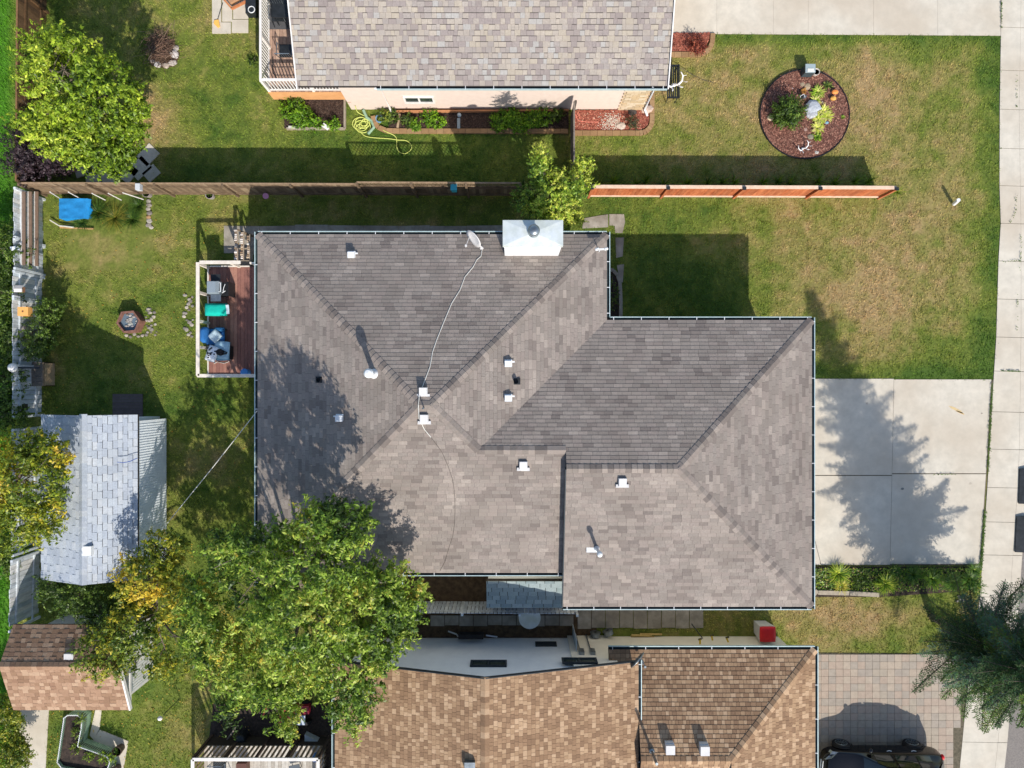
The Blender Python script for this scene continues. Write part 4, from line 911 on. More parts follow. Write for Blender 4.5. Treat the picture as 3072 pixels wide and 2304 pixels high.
# square wooden bin
o = empty('compost_bin', P(140,1120), 'square grey wooden compost bin against the weathered fence', 'bin')
xa, xb, ya, yb2 = X(122), X(165), Y(1158), Y(1088)
for k in range(5):
    t = MB(); yy = ya+(yb2-ya)*k/5; t.box(xa, yy+.004, .62, xb-.07, yy+(yb2-ya)/5-.004, .65, rgb(124,116,108,.9)); t.build('plank','flat_wood',o)
t = MB(); t.box(xa,ya,0,xa+.03,yb2,.6,rgb(140,126,110)); t.box(xb-.03,ya,0,xb,yb2,.6,rgb(190,160,124)); t.box(xa,ya,0,xb,ya+.03,.6,rgb(170,146,116)); t.box(xa,yb2-.03,0,xb,yb2,.6,rgb(120,108,96)); t.box(xb-.07,ya,.61,xb-.04,yb2,.66,rgb(150,130,106)); t.build('box','flat_wood',o)
# blue tarp box and wild bed
o = empty('cold_frame', P(225,632), 'bright blue tarp covered box beside the brown fence', 'tarp box')
t = MB(); t.prism(PX([(183,600),(262,602),(272,625),(262,650),(186,658)],.4), .1, .5, rgb(30,140,210)); t.build('box','painted',o)
cl = MB(); n_ = 14; a0, a1 = P(178,596,.55), P(270,656,.55)
for j in range(n_+1):
    for i in range(n_+1):
        fx, fy = i/n_, j/n_; cl.v.append((a0.x+(a1.x-a0.x)*fx*(1-.1*fy), a0.y+(a1.y-a0.y)*fy, .54+.05*float(vn(np.array(fx*6),np.array(fy*6),1,2))-.12*(fx > .93)))
for j in range(n_):
    for i in range(n_): k = j*(n_+1)+i; cl.f.append((k,k+n_+1,k+n_+2,k+1)); cl.c.append(rgb(34,128,190)); cl.m.append(0)
cl.build('tarp','cloth',o,smooth=True)
gold = [rgb(*c, .9) for c in [(74,100,36),(110,130,48),(150,156,60),(186,170,70)]]
wildg = [rgb(*c, .9) for c in [(52,84,30),(76,110,38),(104,138,52)]]
for i, (px, py, n_, L_, sp, lb) in enumerate([(300,640,130,.9,.75,'clump of long wild grass right of the blue tarp box'), (350,655,150,.8,.7,'gold tinged grass clump in the overgrown bed'), (400,660,120,.7,.6,'green grass clump at the right end of the overgrown bed'), (250,668,90,.6,.5,'short grass clump under the blue tarp box'), (420,620,90,.7,.5,'leafy grass clump against the brown fence')]):
    tuft(P(px,py,.02), n_*3, L_*.8, sp, gold if i == 1 else wildg, None, 'grass_clump', .009, label=lb, cat='plant', group='overgrown bed')
for i, (a, b) in enumerate([((150,576),(178,594)),((205,576),(242,596)),((276,580),(316,600)),((325,580),(364,600)),((368,578),(430,598))]):
    slim('stake', [P(*a,1.3), P(*b,.35)], .022, 'white_paint', ['leftmost white stake leaning on the brown fence','second white stake from the left, above the blue tarp','third white stake leaning on the brown fence','fourth white stake leaning on the brown fence','rightmost white stake leaning on the brown fence'][i], 'stake', group='white stakes along the fence')
t = MB(); t.tube([P(150,660,.15), P(178,677,.15), P(222,682,.15)], .03, 6, rgb(210,206,190)); t.tube([P(180,682,.08), P(280,686,.08)], .035, 6, rgb(178,140,96)); t.build('bed_edging','flat_wood',None,'bent pale edging poles in front of the overgrown bed','edging')
def rocks(pts, label, cols, group=None, flat=.35, zs=.55):
    for i, (px, py, r_, *ex_) in enumerate(pts):
        t = MB(); z = ex_[0] if ex_ and ex_[0] is not None else 0; t.blob(P(px,py,z)+Vector((0,0,r_*zs*.6)), (r_,r_*R.uniform(.7,1),r_*zs), 8, 5, .14, tint(cols[i % len(cols)], .1), seed=int(px*7+py), flat=flat)
        t.build('rock','rock',None,(label if isinstance(label, str) else label[i]),'rock',group)
gr = [rgb(*c, .85) for c in [(176,168,158),(156,148,138),(196,186,172),(138,130,122)]]
rocks([(447,604,.1),(449,616,.12),(446,628,.1),(450,640,.13),(447,652,.1),(449,664,.12),(447,676,.12),(455,683,.1)], [f'small stone edging the overgrown bed, {q} from the fence' for q in ORD[:8]], gr+[rgb(190,150,110,.85)], 'stones edging the overgrown bed')
rocks([(566+R.uniform(-14,14),885+i*6.5+R.uniform(-4,4),R.uniform(.05,.1)) for i in range(20)], [f'pale stone in the pile left of the red brown deck, {q} from the top' for q in ORD], gr, 'stones beside the deck')
# small pots at the fence foot
for i, (px, py, c, lb) in enumerate([(449,585,(150,140,138),'dark round pot at the foot of the brown fence above the stone row'),(637,590,(158,150,150),'round pot at the foot of the brown fence above the deck stairs')]):
    pot(P(px,py), .17, .3, lb, rgb(*c), (16,.25,.2,wildg))
t = MB(); t.cyl(P(797,588,.5), P(797,588,.54), .12, n=16, c=rgb(190,130,160)); t.cyl(P(797,588), P(797,588,.5), .02, n=6, c=rgb(180,180,170)); t.build('garden_stake','painted',None,'pink disc on a stake at the fence north of the roof corner','garden ornament')
t = MB(); q = P(1362,562,1.5); t.box(q.x-.1,q.y-.14,1.3,q.x+.1,q.y+.08,1.62,rgb(70,190,200)); t.box(q.x-.12,q.y-.16,1.62,q.x+.12,q.y+.1,1.66,rgb(60,160,176)); t.build('bird_house','painted',None,'turquoise bird house hanging on the fence','bird house')
t = MB(); q = P(413,560,1.7); t.box(q.x-.09,q.y-.12,1.5,q.x+.09,q.y+.12,1.72,rgb(196,200,204)); t.build('post_light','painted',None,'small white box lamp on the brown fence below the lime tree','light')

def puff(c, sz, col, name, par, m_='cloth', rot=0, tilt=None, n=9, lab=None, cat=None):
    """soft rectangular cushion: superellipse slab"""
    t = MB(); V_ = []; c = Vector(c); mt = Matrix.Rotation(rot, 3, 'Z')
    if tilt: mt = mt @ Matrix.Rotation(tilt[0], 3, 'X') @ Matrix.Rotation(tilt[1], 3, 'Y')
    for s_ in (1, -1):
        for j in range(n):
            for i in range(n):
                u_ = -1+2*i/(n-1); w_ = -1+2*j/(n-1); h = (max(0,1-abs(u_)**4)*max(0,1-abs(w_)**4))**.4
                r_ = 1-.05*(u_*u_*w_*w_); V_.append(c+mt@Vector((u_*sz[0]/2*r_, w_*sz[1]/2*r_, s_*sz[2]/2*(.15+.85*h)*(1+.05*math.sin(9*u_+5*w_)))))
    F_ = []
    for s_ in (0, 1):
        for j in range(n-1):
            for i in range(n-1):
                k = s_*n*n+j*n+i; F_.append((k,k+1,k+n+1,k+n) if s_ == 0 else (k,k+n,k+n+1,k+1))
    bd = [i for i in range(n)]+[j*n+n-1 for j in range(1,n)]+[(n-1)*n+i for i in range(n-2,-1,-1)]+[j*n for j in range(n-2,0,-1)]
    for a, b in zip(bd, bd[1:]+bd[:1]): F_.append((b, a, a+n*n, b+n*n))
    t.add(V_, F_, col); return t.build(name, m_, par, lab, cat, smooth=True)

# ------------------------------------------------------------------ yard pieces
path = empty('side_path', P(1100,690), kind='structure'); NOGRASS.append(PX([(672,678),(1515,672),(1515,800),(672,800)]))
xs = [672, 780, 885, 985, 1090, 1195, 1290, 1400, 1510]
for a, b in zip(xs[:-1], xs[1:]):
    t = slab_mb(PX([(a,676+R.uniform(-2,3)),(b,676+R.uniform(-2,3)),(b,760),(a,760)]), -.02, .03+R.uniform(-.006,.006), .006); t.build('slab','old_concrete',path)
p2 = empty('broken_path', P(1850,700), kind='structure')
for q in [[(1752,655),(1800,646),(1825,643),(1825,682),(1745,686)],[(1827,642),(1872,642),(1876,665),(1868,700),(1845,700),(1843,678),(1827,676)],[(1846,712),(1872,712),(1868,770),(1848,775)],[(1850,795),(1872,792),(1868,850),(1858,840)]]:
    NOGRASS.append(PX(q)); slab_mb(PX(q), -.02, .025, .01).build('slab','old_concrete',p2)
bdq = [(1820,810),(1845,820),(1856,850),(1860,900),(1861,975),(1815,975)]; NOGRASS.append(PX(bdq))
t = MB(); t.prism(PX(bdq), -.02, .03); t.build('entry_bed','black_soil',None,kind='structure')
kb = empty('curved_kerb', P(1855,890), 'curved grey kerb stones edging the small bed beside the grey roof', 'kerb')
cp = [(1822,806),(1840,812),(1852,826),(1859,845),(1861,870),(1862,900),(1862,930),(1862,960)]
for a, b in zip(cp[:-1], cp[1:]): t = MB(); t.bar(P(*a,.05), P(*b,.05), .14, .1); t.build('kerb_stone','old_concrete',kb)
def bush(label, px, py, z, r_, pal_, n_=60, per=26, ls=.06, name='bush', cat='plant', group=None, seed=1, ry=None, rz=None):
    o = empty(name, P(px,py), label, cat, group)
    v, f, c = leafcloud([bl(px,py,z,r_,ry or r_,rz or r_*.7,1)], n_, per, ls, pal_, crad=(r_*.2,r_*.4), fill=.75, seed=seed, lw=.5)
    np_mesh('leaves', v, f, 'leaf', c, o, org=tuple(P(px,py))); t = MB(); t.tube([P(px,py),P(px,py,z)], .015, 5)
    for i in range(5): t.tube([P(px,py,z*.4), P(px,py,z)+Vector((R.uniform(-1,1)*r_*.7,R.uniform(-1,1)*r_*.7,.1))], .008, 4)
    t.build('stems','bark',o); return o
bush('green bush in the narrow bed between the grey roof and curved kerb', 1835,880,.3,.3,mid_g,50, ry=.75, seed=40)
# deck of the main house
mdk = empty('deck', P(690, 960), 'red brown plank deck with a cream railing on the west side of the grey roof', 'deck')
fz = .75; dx0, dx1, dy0, dy1 = X(627,fz), xl+ov-.01, Y(1128,fz), Y(800,fz)
cols = [rgb(*c, 1.05) for c in [(156,112,98),(146,102,90),(166,122,106),(138,96,86)]]; ms = []
for c in cols: t = MB(); t.box(-.066,0,0,.066,dy1-dy0,.03,c); ms.append(t.mesh('plank','flat_wood'))
for i in range(int((dx1-dx0)/.14)): inst('plank', ms[R.randrange(4)], (dx0+.07+.14*i, dy0, fz-.03), mdk)
t = MB(); t.box(dx0-.02,dy0-.02,.1,dx0,dy1+.02,fz-.005,rgb(90,70,62)); t.box(dx0,dy0-.02,.1,dx1,dy0,fz-.005,rgb(90,70,62)); t.box(dx0,dy1,.1,dx1,dy1+.02,fz-.005,rgb(90,70,62)); t.build('skirt','flat_wood',mdk)
rh = 1.0; a, b = (dx0-.0, dy0), (dx0, dy1)
setmat('cream_rail', rgb(226,216,202), rgb(206,196,182), 5, rough=.7)
def prail(a, b, posts): railing(mdk, (a[0],a[1],0), (b[0],b[1],0), fz, rh, None, 'cream_rail', .13, posts=posts, lower=.08)
prail((dx0,dy0),(dx0,dy1),(0,1.1,2.1,3.2,4.3)); prail((dx0,dy0+.0),(dx1-.3,dy0),(1.1,)); prail((dx0+.07,dy1),(X(722,fz+1),dy1),(1.15,))
t = MB(); t.box(X(748,fz+1),dy1-.05,fz,dx1,dy1+.02,fz+.98); t.build('gate_panel','cream_rail',mdk)
st = empty('stairs', P(728,735), 'weathered wooden stairs with leaf covered treads north of the red brown deck', 'stairs')
for k in range(3):
    zt_ = .18*(3-k); cx0 = 706+k*0
    t = MB(); yy0 = dy1+.02+.28*k; t.box(X(712), yy0, zt_-.03, X(768), yy0+.27, zt_, rgb(170,156,136,.9)); t.build('tread','flat_wood',st)
# rack of split firewood beside the stairs
rk = empty('firewood_rack', P(718,735), 'rack of pale split firewood standing beside the red brown deck', 'firewood rack')
wpal = [rgb(*c, .9) for c in [(222,210,196),(206,186,160),(190,160,126),(170,150,130),(232,224,216),(150,128,106)]]
for k, px in enumerate((708, 726, 745)):
    zz = 1.05-.1*k; q0 = P(px, 690+k*7, zz); q1 = P(px, 782-k*2, zz)
    t = MB(); t.bar(q0+Vector((.07,0,.02)), q1+Vector((.07,0,.02)), .035, .05, rgb(176,158,136,.9)); t.bar(q0+Vector((.07,.02,-zz)), q0+Vector((.07,.02,0)), .05, .05, rgb(150,130,108)); t.build('rack_rail','flat_wood',rk)
    y_ = q1.y+.05; i = 0
    while y_ < q0.y-.04:
        wl_ = R.uniform(.05,.11); t = MB(); t.cyl((q0.x-.06+R.uniform(-.02,.02), y_+wl_/2, zz-.05), (q0.x+.05, y_+wl_/2, zz-.04+R.uniform(-.02,.03)), wl_*.5, wl_*.42, 7, tint(wpal[R.randrange(6)], .1)); t.build('log','flat_wood',rk); y_ += wl_+.004; i += 1
# barbecue
bq = empty('barbecue', P(648,862,fz), 'grey gas barbecue with side shelves on the red brown deck', 'barbecue'); c_ = P(640,862,fz+1.0)
t = MB(); t.box(c_.x-.24,c_.y-.24,fz+.75,c_.x+.22,c_.y+.24,fz+1.0); V_=[(c_.x-.24,c_.y-.24,fz+1),(c_.x+.22,c_.y-.24,fz+1),(c_.x+.22,c_.y+.24,fz+1),(c_.x-.24,c_.y+.24,fz+1),(c_.x-.19,c_.y-.21,fz+1.13),(c_.x+.13,c_.y-.21,fz+1.13),(c_.x+.13,c_.y+.21,fz+1.13),(c_.x-.19,c_.y+.21,fz+1.13)]; t.add(V_,[(4,5,6,7),(0,1,5,4),(1,2,6,5),(2,3,7,6),(3,0,4,7)]); t.c = [rgb(132,144,152)]*len(t.f); t.build('lid','painted',bq)
t = MB(); t.tube([c_+Vector((.22,-.17,.03)),c_+Vector((.29,-.17,.04)),c_+Vector((.29,.17,.04)),c_+Vector((.22,.17,.03))],.015); t.build('handle','white_metal',bq)
t = MB(); t.box(c_.x-.15,c_.y+.25,fz+.86,c_.x+.22,c_.y+.52,fz+.88); t.build('side_shelf','dark_metal',bq)
t = MB(); t.box(c_.x-.15,c_.y-.52,fz+.86,c_.x+.24,c_.y-.25,fz+.89); t.build('side_shelf','steel',bq)
t = MB(); t.box(c_.x+.23,c_.y-.3,fz+.7,c_.x+.45,c_.y+.22,fz+.73); t.build('control_panel','black_plastic',bq)
t = MB(); t.box(c_.x+.42,c_.y-.28,fz+.02,c_.x+.46,c_.y+.26,fz+.72); t.box(c_.x-.2,c_.y-.25,fz+.02,c_.x+.2,c_.y+.25,fz+.74); t.build('cabinet','dark_metal',bq)
tl = empty('utensils', c_+Vector((.3,0,-.1)), 'metal grilling tools on the front shelf of the barbecue', 'utensils')
t = MB(); t.tube([c_+Vector((.33,-.15,-.1)),c_+Vector((.36,.0,-.09)),c_+Vector((.41,.14,-.1))],.012); t.tube([c_+Vector((.3,-.2,-.1)),c_+Vector((.42,-.12,-.1))],.014); t.build('tongs','white_metal',tl)
# teal covered chair
o = empty('covered_chair', P(648,930,fz), 'bright teal cover bunched over a deck chair beside the barbecue', 'covered chair'); q = P(645,928,fz+.6)
puff(q+Vector((0,0,-.12)), (.88,.5,.5), rgb(16,178,160), 'cover', o)
t = MB(); t.obox(q+Vector((.46,-.0,-.06)),(.14,.36,.04),.05,(.1,-.15),rgb(206,212,222)); t.build('blanket_edge','cloth',o)
t = MB(); 
for sx in (-.3,.3):
    for sy in (-.15,.15): t.cyl((q.x+sx,q.y+sy,fz),(q.x+sx,q.y+sy,fz+.3),.02)
t.build('leg','dark_metal',o)
# blue armchair with footstool and throws
o = empty('armchair', P(650,1010,fz), 'blue cushioned deck armchair at the railing', 'armchair'); q = P(640,1010,fz+.5); bl_ = rgb(44,106,168)
def cush(mb, c, sz, col, seed=1): mb.blob(c, (sz[0]*.62,sz[1]*.62,sz[2]*.62), 16, 8, .02, col, seed=seed, flat=.2)
puff(q+Vector((.05,0,-.08)), (.72,.62,.16), bl_, 'seat_cushion', o); puff(q+Vector((-.25,.05,.16)), (.22,.62,.5), bl_, 'back_cushion', o, tilt=(0,-.2))
puff(q+Vector((.25,.28,.02)), (.4,.16,.18), rgb(40,96,140), 'arm_cushion', o)
t = MB(); t.box(q.x-.36,q.y-.34,fz+.22,q.x+.36,q.y+.34,fz+.32); 
for sx in (-.33,.33):
    for sy in (-.3,.3): t.cyl((q.x+sx,q.y+sy,fz),(q.x+sx,q.y+sy,fz+.24),.025)
t.build('frame','dark_metal',o)
puff(q+Vector((.12,.02,.12)), (.42,.42,.13), rgb(186,206,212), 'throw_pillow', None, rot=.75, lab='pale patterned pillow on the blue deck armchair', cat='pillow')
o = empty('footstool', P(660,1065,fz), 'deck footstool under pale blue towels', 'footstool'); q2 = P(665,1058,fz+.45)
puff(q2, (.62,.62,.12), rgb(120,164,190), 'cushion', o); t = MB(); t.box(q2.x-.28,q2.y-.26,fz,q2.x+.28,q2.y+.26,fz+.38); t.build('frame','dark_metal',o)
puff(q2+Vector((.05,.1,.1)), (.6,.7,.05), rgb(160,194,210), 'towel', None, rot=-.1, lab='pale blue towel spread over the deck footstool', cat='towel')
bk = puff(q2+Vector((-.3,-.05,.18)), (.42,.62,.14), rgb(232,236,240), 'blanket', None, rot=-.35, lab='white blanket with black spots bunched beside the blue armchair', cat='blanket')
for i in range(12):
    t = MB(); a = Vector((R.uniform(-.15,.15), R.uniform(-.25,.25), 0)); a.rotate(Matrix.Rotation(-.35,3,'Z')); t.blob(q2+Vector((-.3,-.05,.25))+a, (.045,.028,.02), 6, 4, .3, (.01,.01,.01), seed=i); t.build('spot','cloth',bk)
t = MB(); t.blob(q2+Vector((.02,0,.2)), (.16,.14,.11), 10, 6, .1, (.015,.015,.018), seed=2); t.obox(q2+Vector((.2,.03,.17)),(.2,.035,.03),-.5,None,(.015,.015,.018)); t.obox(q2+Vector((.18,-.06,.17)),(.18,.04,.03),.3,None,(.015,.015,.018)); t.build('bag','cloth',None,'black cloth bag lying on the pale blue towel','bag')
slim('rope', [P(680,1080,fz+.03),P(692,1079,fz+.02),P(684,1086,fz+.02),P(672,1090,fz+.02),P(662,1088,fz+.02),P(652,1085,fz+.02),P(642,1091,fz+.02)], .012, 'cable_rubber', 'loose pale cord on the deck boards below the footstool', 'cord')
t = MB(); q = P(744,1118,fz); t.lathe(q,[(.13,0),(.15,.36),(.155,.4),(.1,.42)],18,rgb(70,134,200)); t.build('bucket','painted',None,'blue round lidded bucket in the corner of the red brown deck','bucket')
# hexagonal fire pit
o = empty('fire_pit', P(408,968), 'rusty hexagonal metal fire pit with ash inside on a stone ring', 'fire pit'); c0 = P(403,968)
t = MB()
for i in range(6):
    a0_, a1_ = math.pi/3*i+.1, math.pi/3*(i+1)+.1; ro, ri = .49, .41; z1 = .46
    po = [c0+Vector((math.cos(a)*ro, math.sin(a)*ro, 0)) for a in (a0_,a1_)]; pi_ = [c0+Vector((math.cos(a)*ri, math.sin(a)*ri, 0)) for a in (a0_,a1_)]
    V_ = [po[0],po[1],pi_[1],pi_[0]]+[p+Vector((0,0,z1)) for p in (po[0],po[1],pi_[1],pi_[0])]; t = MB(); t.add(V_,[(3,2,1,0),(4,5,6,7),(0,1,5,4),(1,2,6,5),(2,3,7,6),(3,0,4,7)]); t.build('panel','rust_metal',o)
t = MB(); t.cyl(c0+Vector((0,0,.0)), c0+Vector((0,0,.3)), .4, n=18, c=rgb(96,112,124)); t.build('ash_bowl','painted',o)
t = MB()
for i in range(26): a = R.uniform(0,6.28); r_ = R.uniform(0,.3); t.blob(c0+Vector((math.cos(a)*r_,.06+math.sin(a)*r_,.31)),(.07,.05,.03),6,4,.3,tint(rgb(150,146,140),.4),seed=i)
t.build('ash','rock',o,kind='stuff')
rocks([(448+R.uniform(-12,22),960+R.uniform(-35,45),R.uniform(.04,.085)) for _ in range(30)]+[(380+12*i,1005+R.uniform(-3,6),.08) for i in range(6)], 'pale stone around the hexagonal fire pit', gr, 'stones around the fire pit')
# planks mat by the shed
mtp = empty('boardwalk', P(384,1215), 'dark wooden plank mat in the shadow of the blue grey shed', 'plank mat'); NOGRASS.append(PX([(338,1180),(430,1180),(428,1250),(336,1250)]))
for j in range(8): t = MB(); y_ = 1182+j*8.5; t.box(X(340),Y(y_+8),.02,X(430),Y(y_),.06,tint(rgb(112,100,96,.8),.1)); t.build('plank','flat_wood',mtp)
# service cable
slim('overhead_cable', [P(772,1232,3.2), P(640,1400,2.9), P(492,1582,2.5)], .014, 'cable_rubber', 'overhead service cable from the grey roof to the blue grey shed', 'cable')
slim('roof_cable', [P(1446,750,onroof(1446,750,zN)+.03)]+[P(px,py,onroof(px,py,zN)+.02) for px,py in [(1443,768),(1430,780),(1420,800),(1395,830),(1380,870),(1355,910),(1330,970),(1310,1020),(1298,1055),(1290,1100),(1273,1145)]]+[P(1258,1185,zr),P(1255,1215,zr+.05),P(1257,1255,zr-.05),P(1273,1288,onroof(1273,1288,zS)+.02),P(1293,1312,onroof(1293,1312,zS)+.02)], .015, 'cable_rubber', 'thin white cable running from the satellite dish over the grey roof', 'cable')
slim('roof_cable', [P(px,py,onroof(px,py,zS)+.012) for px,py in [(1293,1312),(1325,1355),(1345,1400),(1358,1440),(1364,1480),(1365,1530),(1364,1570),(1358,1610),(1346,1645),(1335,1685),(1320,1712)]], .009, 'black_cable', 'thin dark cable curving down the south slope of the grey roof', 'cable')
# small camera bracket at the north east roof corner
o = empty('camera', P(1808,752,3.5), 'white security camera with a bracket at the north-east corner of the grey roof', 'camera'); q = P(1800,752,3.5)
t = MB(); t.cyl(q+Vector((-.02,0,-.2)), q+Vector((-.02,0,.25)), .02); t.obox(q+Vector((-.02,0,.25)),(.34,.06,.05),.05); t.build('bracket','white_metal',o); t = MB(); t.cyl(q+Vector((-.2,-.02,.28)), q+Vector((-.08,.02,.28)), .05); t.cyl(q+Vector((.12,0,.28)), q+Vector((.24,.03,.26)), .05); t.build('lens_housing','white_metal',o)
t = MB(); t.cyl(P(2862,612,.1), P(2876,600,.62), .07, n=12, c=rgb(236,236,236)); t.build('marker_post','painted',None,'leaning short white marker post on the front lawn near the sidewalk','post')

# ------------------------------------------------------------------ blue grey shed
def shed_roof(par, pal_, expo, widths, x0, x1, y0, y1, ze_, zr_, ridge, axis, seed, th=.012, cluster=.2, mat_='shingle'):
    r = Roof(par, pal_, expo, widths, th, 1, cluster, gap=.005, slot=.016, lam='alt'); r.thick = .1
    if axis == 'y':
        s1 = (zr_-ze_)/(ridge-x0); s2 = (zr_-ze_)/(x1-ridge)
        r.plane([(x0,y0),(ridge,y0),(ridge,y1),(x0,y1)], (-1,0), s1, lambda x, y: ze_+s1*(x-x0), ze_, ze_-.12, seed)
        r.plane([(ridge,y0),(x1,y0),(x1,y1),(ridge,y1)], (1,0), s2, lambda x, y: ze_+s2*(x1-x), ze_, ze_-.12, seed+1)
        r.cap((ridge,y0,zr_), (ridge,y1,zr_), (-s1,0,1), (s2,0,1), step=.19)
    else:
        s1 = (zr_-ze_)/(ridge-y0); s2 = (zr_-ze_)/(y1-ridge)
        r.plane([(x0,y0),(x1,y0),(x1,ridge),(x0,ridge)], (0,-1), s1, lambda x, y: ze_+s1*(y-y0), ze_, ze_-.12, seed)
        r.plane([(x0,ridge),(x1,ridge),(x1,y1),(x0,y1)], (0,1), s2, lambda x, y: ze_+s2*(y1-y), ze_, ze_-.12, seed+1)
        r.cap((x0,ridge,zr_), (x1,ridge,zr_), (0,-s1,1), (0,s2,1), step=.19)
    r.finish(((x0+x1)/2,(y0+y1)/2,ze_)); return r
sh = empty('shed', P(330,1500), 'garden shed with pale blue grey shingles and a ribbed metal east side', 'shed')
sx0, sx1, rx = X(124,2.3), X(413,2.3), X(250,3.0); sy1, sy0 = Y(1246,2.9), Y(1752,2.9)
pals = [rgb(*c, .82) for c in [(196,204,214),(202,210,218),(190,199,210),(208,214,220)]]
shed_roof(sh, pals, .165, (.3,.3,.31), sx0, sx1, sy0, sy1, 2.3, 3.05, rx, 'y', 41, th=.024)
wx = X(495); t = MB(); t.box(sx0+.35, sy0+.15, 0, sx1-.3, sy1-.17, 2.3); t.build('wall','ribbed_metal',sh)
rm_ = MB(); rm_.box(0,-.02,.02,.018,.02,2.14); me = rm_.mesh('rib','ribbed_metal')
y_ = sy0+.2
t = MB(); xi, xo = X(413,2.1), X(499,.1); t.add([(xi,sy0+.15,2.1),(xo,sy0+.15,.1),(xo,sy1-.25,.1),(xi,sy1-.25,2.1),(xi-.03,sy0+.15,2.1),(xo-.03,sy0+.15,.1),(xo-.03,sy1-.25,.1),(xi-.03,sy1-.25,2.1)],[(0,1,2,3),(7,6,5,4),(0,4,5,1),(1,5,6,2),(2,6,7,3)]); lt = t.build('tilted_wall_sheet','ribbed_metal',sh)  # shed's east wall, shaped with an outward tilt to catch more sun
rm_ = MB(); rm_.bar((0.006,0,0),(xo-xi+.006,0,-2.0),.02,.012); me = rm_.mesh('rib','ribbed_metal')
while y_ < sy1-.3: inst('rib', me, (xi, y_, 2.1), lt); y_ += .1

for yy in (sy0+.15, sy1-.27):
    t = MB(); t.add([(sx0+.35,yy,2.28),(sx1-.3,yy,2.28),(rx,yy,2.95),(sx0+.35,yy+.1,2.28),(sx1-.3,yy+.1,2.28),(rx,yy+.1,2.95)],[(0,1,2),(5,4,3),(0,3,4,1),(1,4,5,2),(2,5,3,0)]); t.build('gable_wall','ribbed_metal',sh)
t = MB(); q = P(263,1652,3.0); t.box(q.x-.17,q.y-.17,2.9,q.x+.17,q.y+.17,3.08); t.build('roof_vent','white_metal',sh)
slim('blue_strap', [P(352,1386,2.75),P(370,1388,2.7),P(390,1384,2.62),P(412,1374,2.5)], .012, 'painted', 'short blue strap lying on the pale shed roof', 'strap', rgb(30,70,150))
# ------------------------------------------------------------------ brown shed
s2 = empty('shed', P(250,2000), 'garden shed with brown shingles and a white door beside the garden planter', 'shed')
palb = [rgb(*c, .82) for c in [(154,122,98),(164,131,105),(174,140,114),(184,150,123),(196,164,136),(160,126,102)]]
shed_roof(s2, palb, .165, (.17,.21,.24), X(36,2.2)+.05, X(387,2.2), Y(2130,2.2), Y(1874,2.2), 2.2, 2.95, -10.35, 'x', 51)
wx2 = X(460); a, b = -11.92, -10.75
t = MB(); t.box(-18.2, a, 0, wx2, -9.4, 2.1); t.build('wall','white_paint',s2)
t = MB(); t.prism([(wx2-.001,a),(wx2+.03,a),(wx2+.03,b),(wx2-.001,b)], .1, 1.95); t.build('door','white_paint',s2)
for xx in (-18.2, wx2-.12):
    t = MB(); t.add([(xx,a,2.08),(xx+.12,a,2.08),(xx,-10.35,2.82),(xx+.12,-10.35,2.82),(xx,-9.4,2.08),(xx+.12,-9.4,2.08)],[(0,2,4),(1,5,3),(0,1,3,2),(2,3,5,4),(4,5,1,0)]); t.build('gable_wall','white_paint',s2)
t = MB()
for i in range(9): t.box(wx2+.03, a+.1+(b-a-.2)*i/9, .15, wx2+.038, a+.1+(b-a-.2)*i/9+.02, 1.9)
t.build('door_groove','grey_siding',s2)
t = MB(); t.box(X(387,2.2), Y(2130,2.2), 2.08, X(387,2.2)+.03, Y(2020,2.2), 2.2); t.bar((X(387,2.2)+.03,Y(2130,2.2),2.14),(X(387,2.2)+.03,-10.35,2.89),.06,.14); t.build('rake_board','white_paint',s2)
q = P(207,1975,2.8); t = MB(); t.box(q.x-.17,q.y-.17,2.6,q.x+.17,q.y+.17,2.84); t.build('roof_vent','grey_plastic',s2)
# concrete and green raised planter
pc = empty('garden_path', P(320,2220), kind='structure')
for q in [[(60,2120),(148,2120),(142,2230),(130,2450),(60,2450)], [(288,2125),(306,2125),(300,2185),(282,2220),(270,2205)], [(280,2220),(300,2188),(386,2222),(372,2304),(365,2450),(190,2450),(200,2270),(260,2290),(350,2290),(352,2262)]]:
    NOGRASS.append(PX(q)); slab_mb(PX(q), -.02, .03, .006).build('slab','concrete',pc)
pl = empty('raised_planter', P(270,2220), 'long L shaped raised planter with green corrugated sides', 'planter')
outer = [(222,2132),(232,2124),(262,2124),(275,2134),(272,2165),(262,2215),(300,2228),(348,2245),(356,2262),(346,2290),(330,2298),(215,2278),(202,2262),(205,2245)]
zo = .65; t = MB(); n = len(outer); po = PX(outer)
cxo, cyo = sum(p[0] for p in po)/n, sum(p[1] for p in po)/n
V_ = []; F_ = []
dense = []
for i in range(n):
    a, b = Vector((*po[i],0)), Vector((*po[(i+1)%n],0)); L_ = (b-a).length; m_ = max(1,int(L_/.04))
    for j in range(m_):
        p = a.lerp(b, j/m_); d_ = (b-a).normalized(); nn = Vector((d_.y,-d_.x,0)); dense.append(p+nn*(.012 if (len(dense)%2) else -.012))
N = len(dense); V_ = [p for p in dense]+[p+Vector((0,0,zo)) for p in dense]; F_ = [(i,(i+1)%N,N+(i+1)%N,N+i) for i in range(N)]
t.add(V_, F_+[tuple(reversed(f)) for f in []]); t.build('corrugated_side','green_metal',pl)
t = MB(); t.tube([p+Vector((0,0,zo)) for p in dense]+[dense[0]+Vector((0,0,zo))], .018, 5); t.build('rim','white_metal',pl)
t = MB(); t.prism(po, .3, .5); t.build('soil','black_soil',pl)
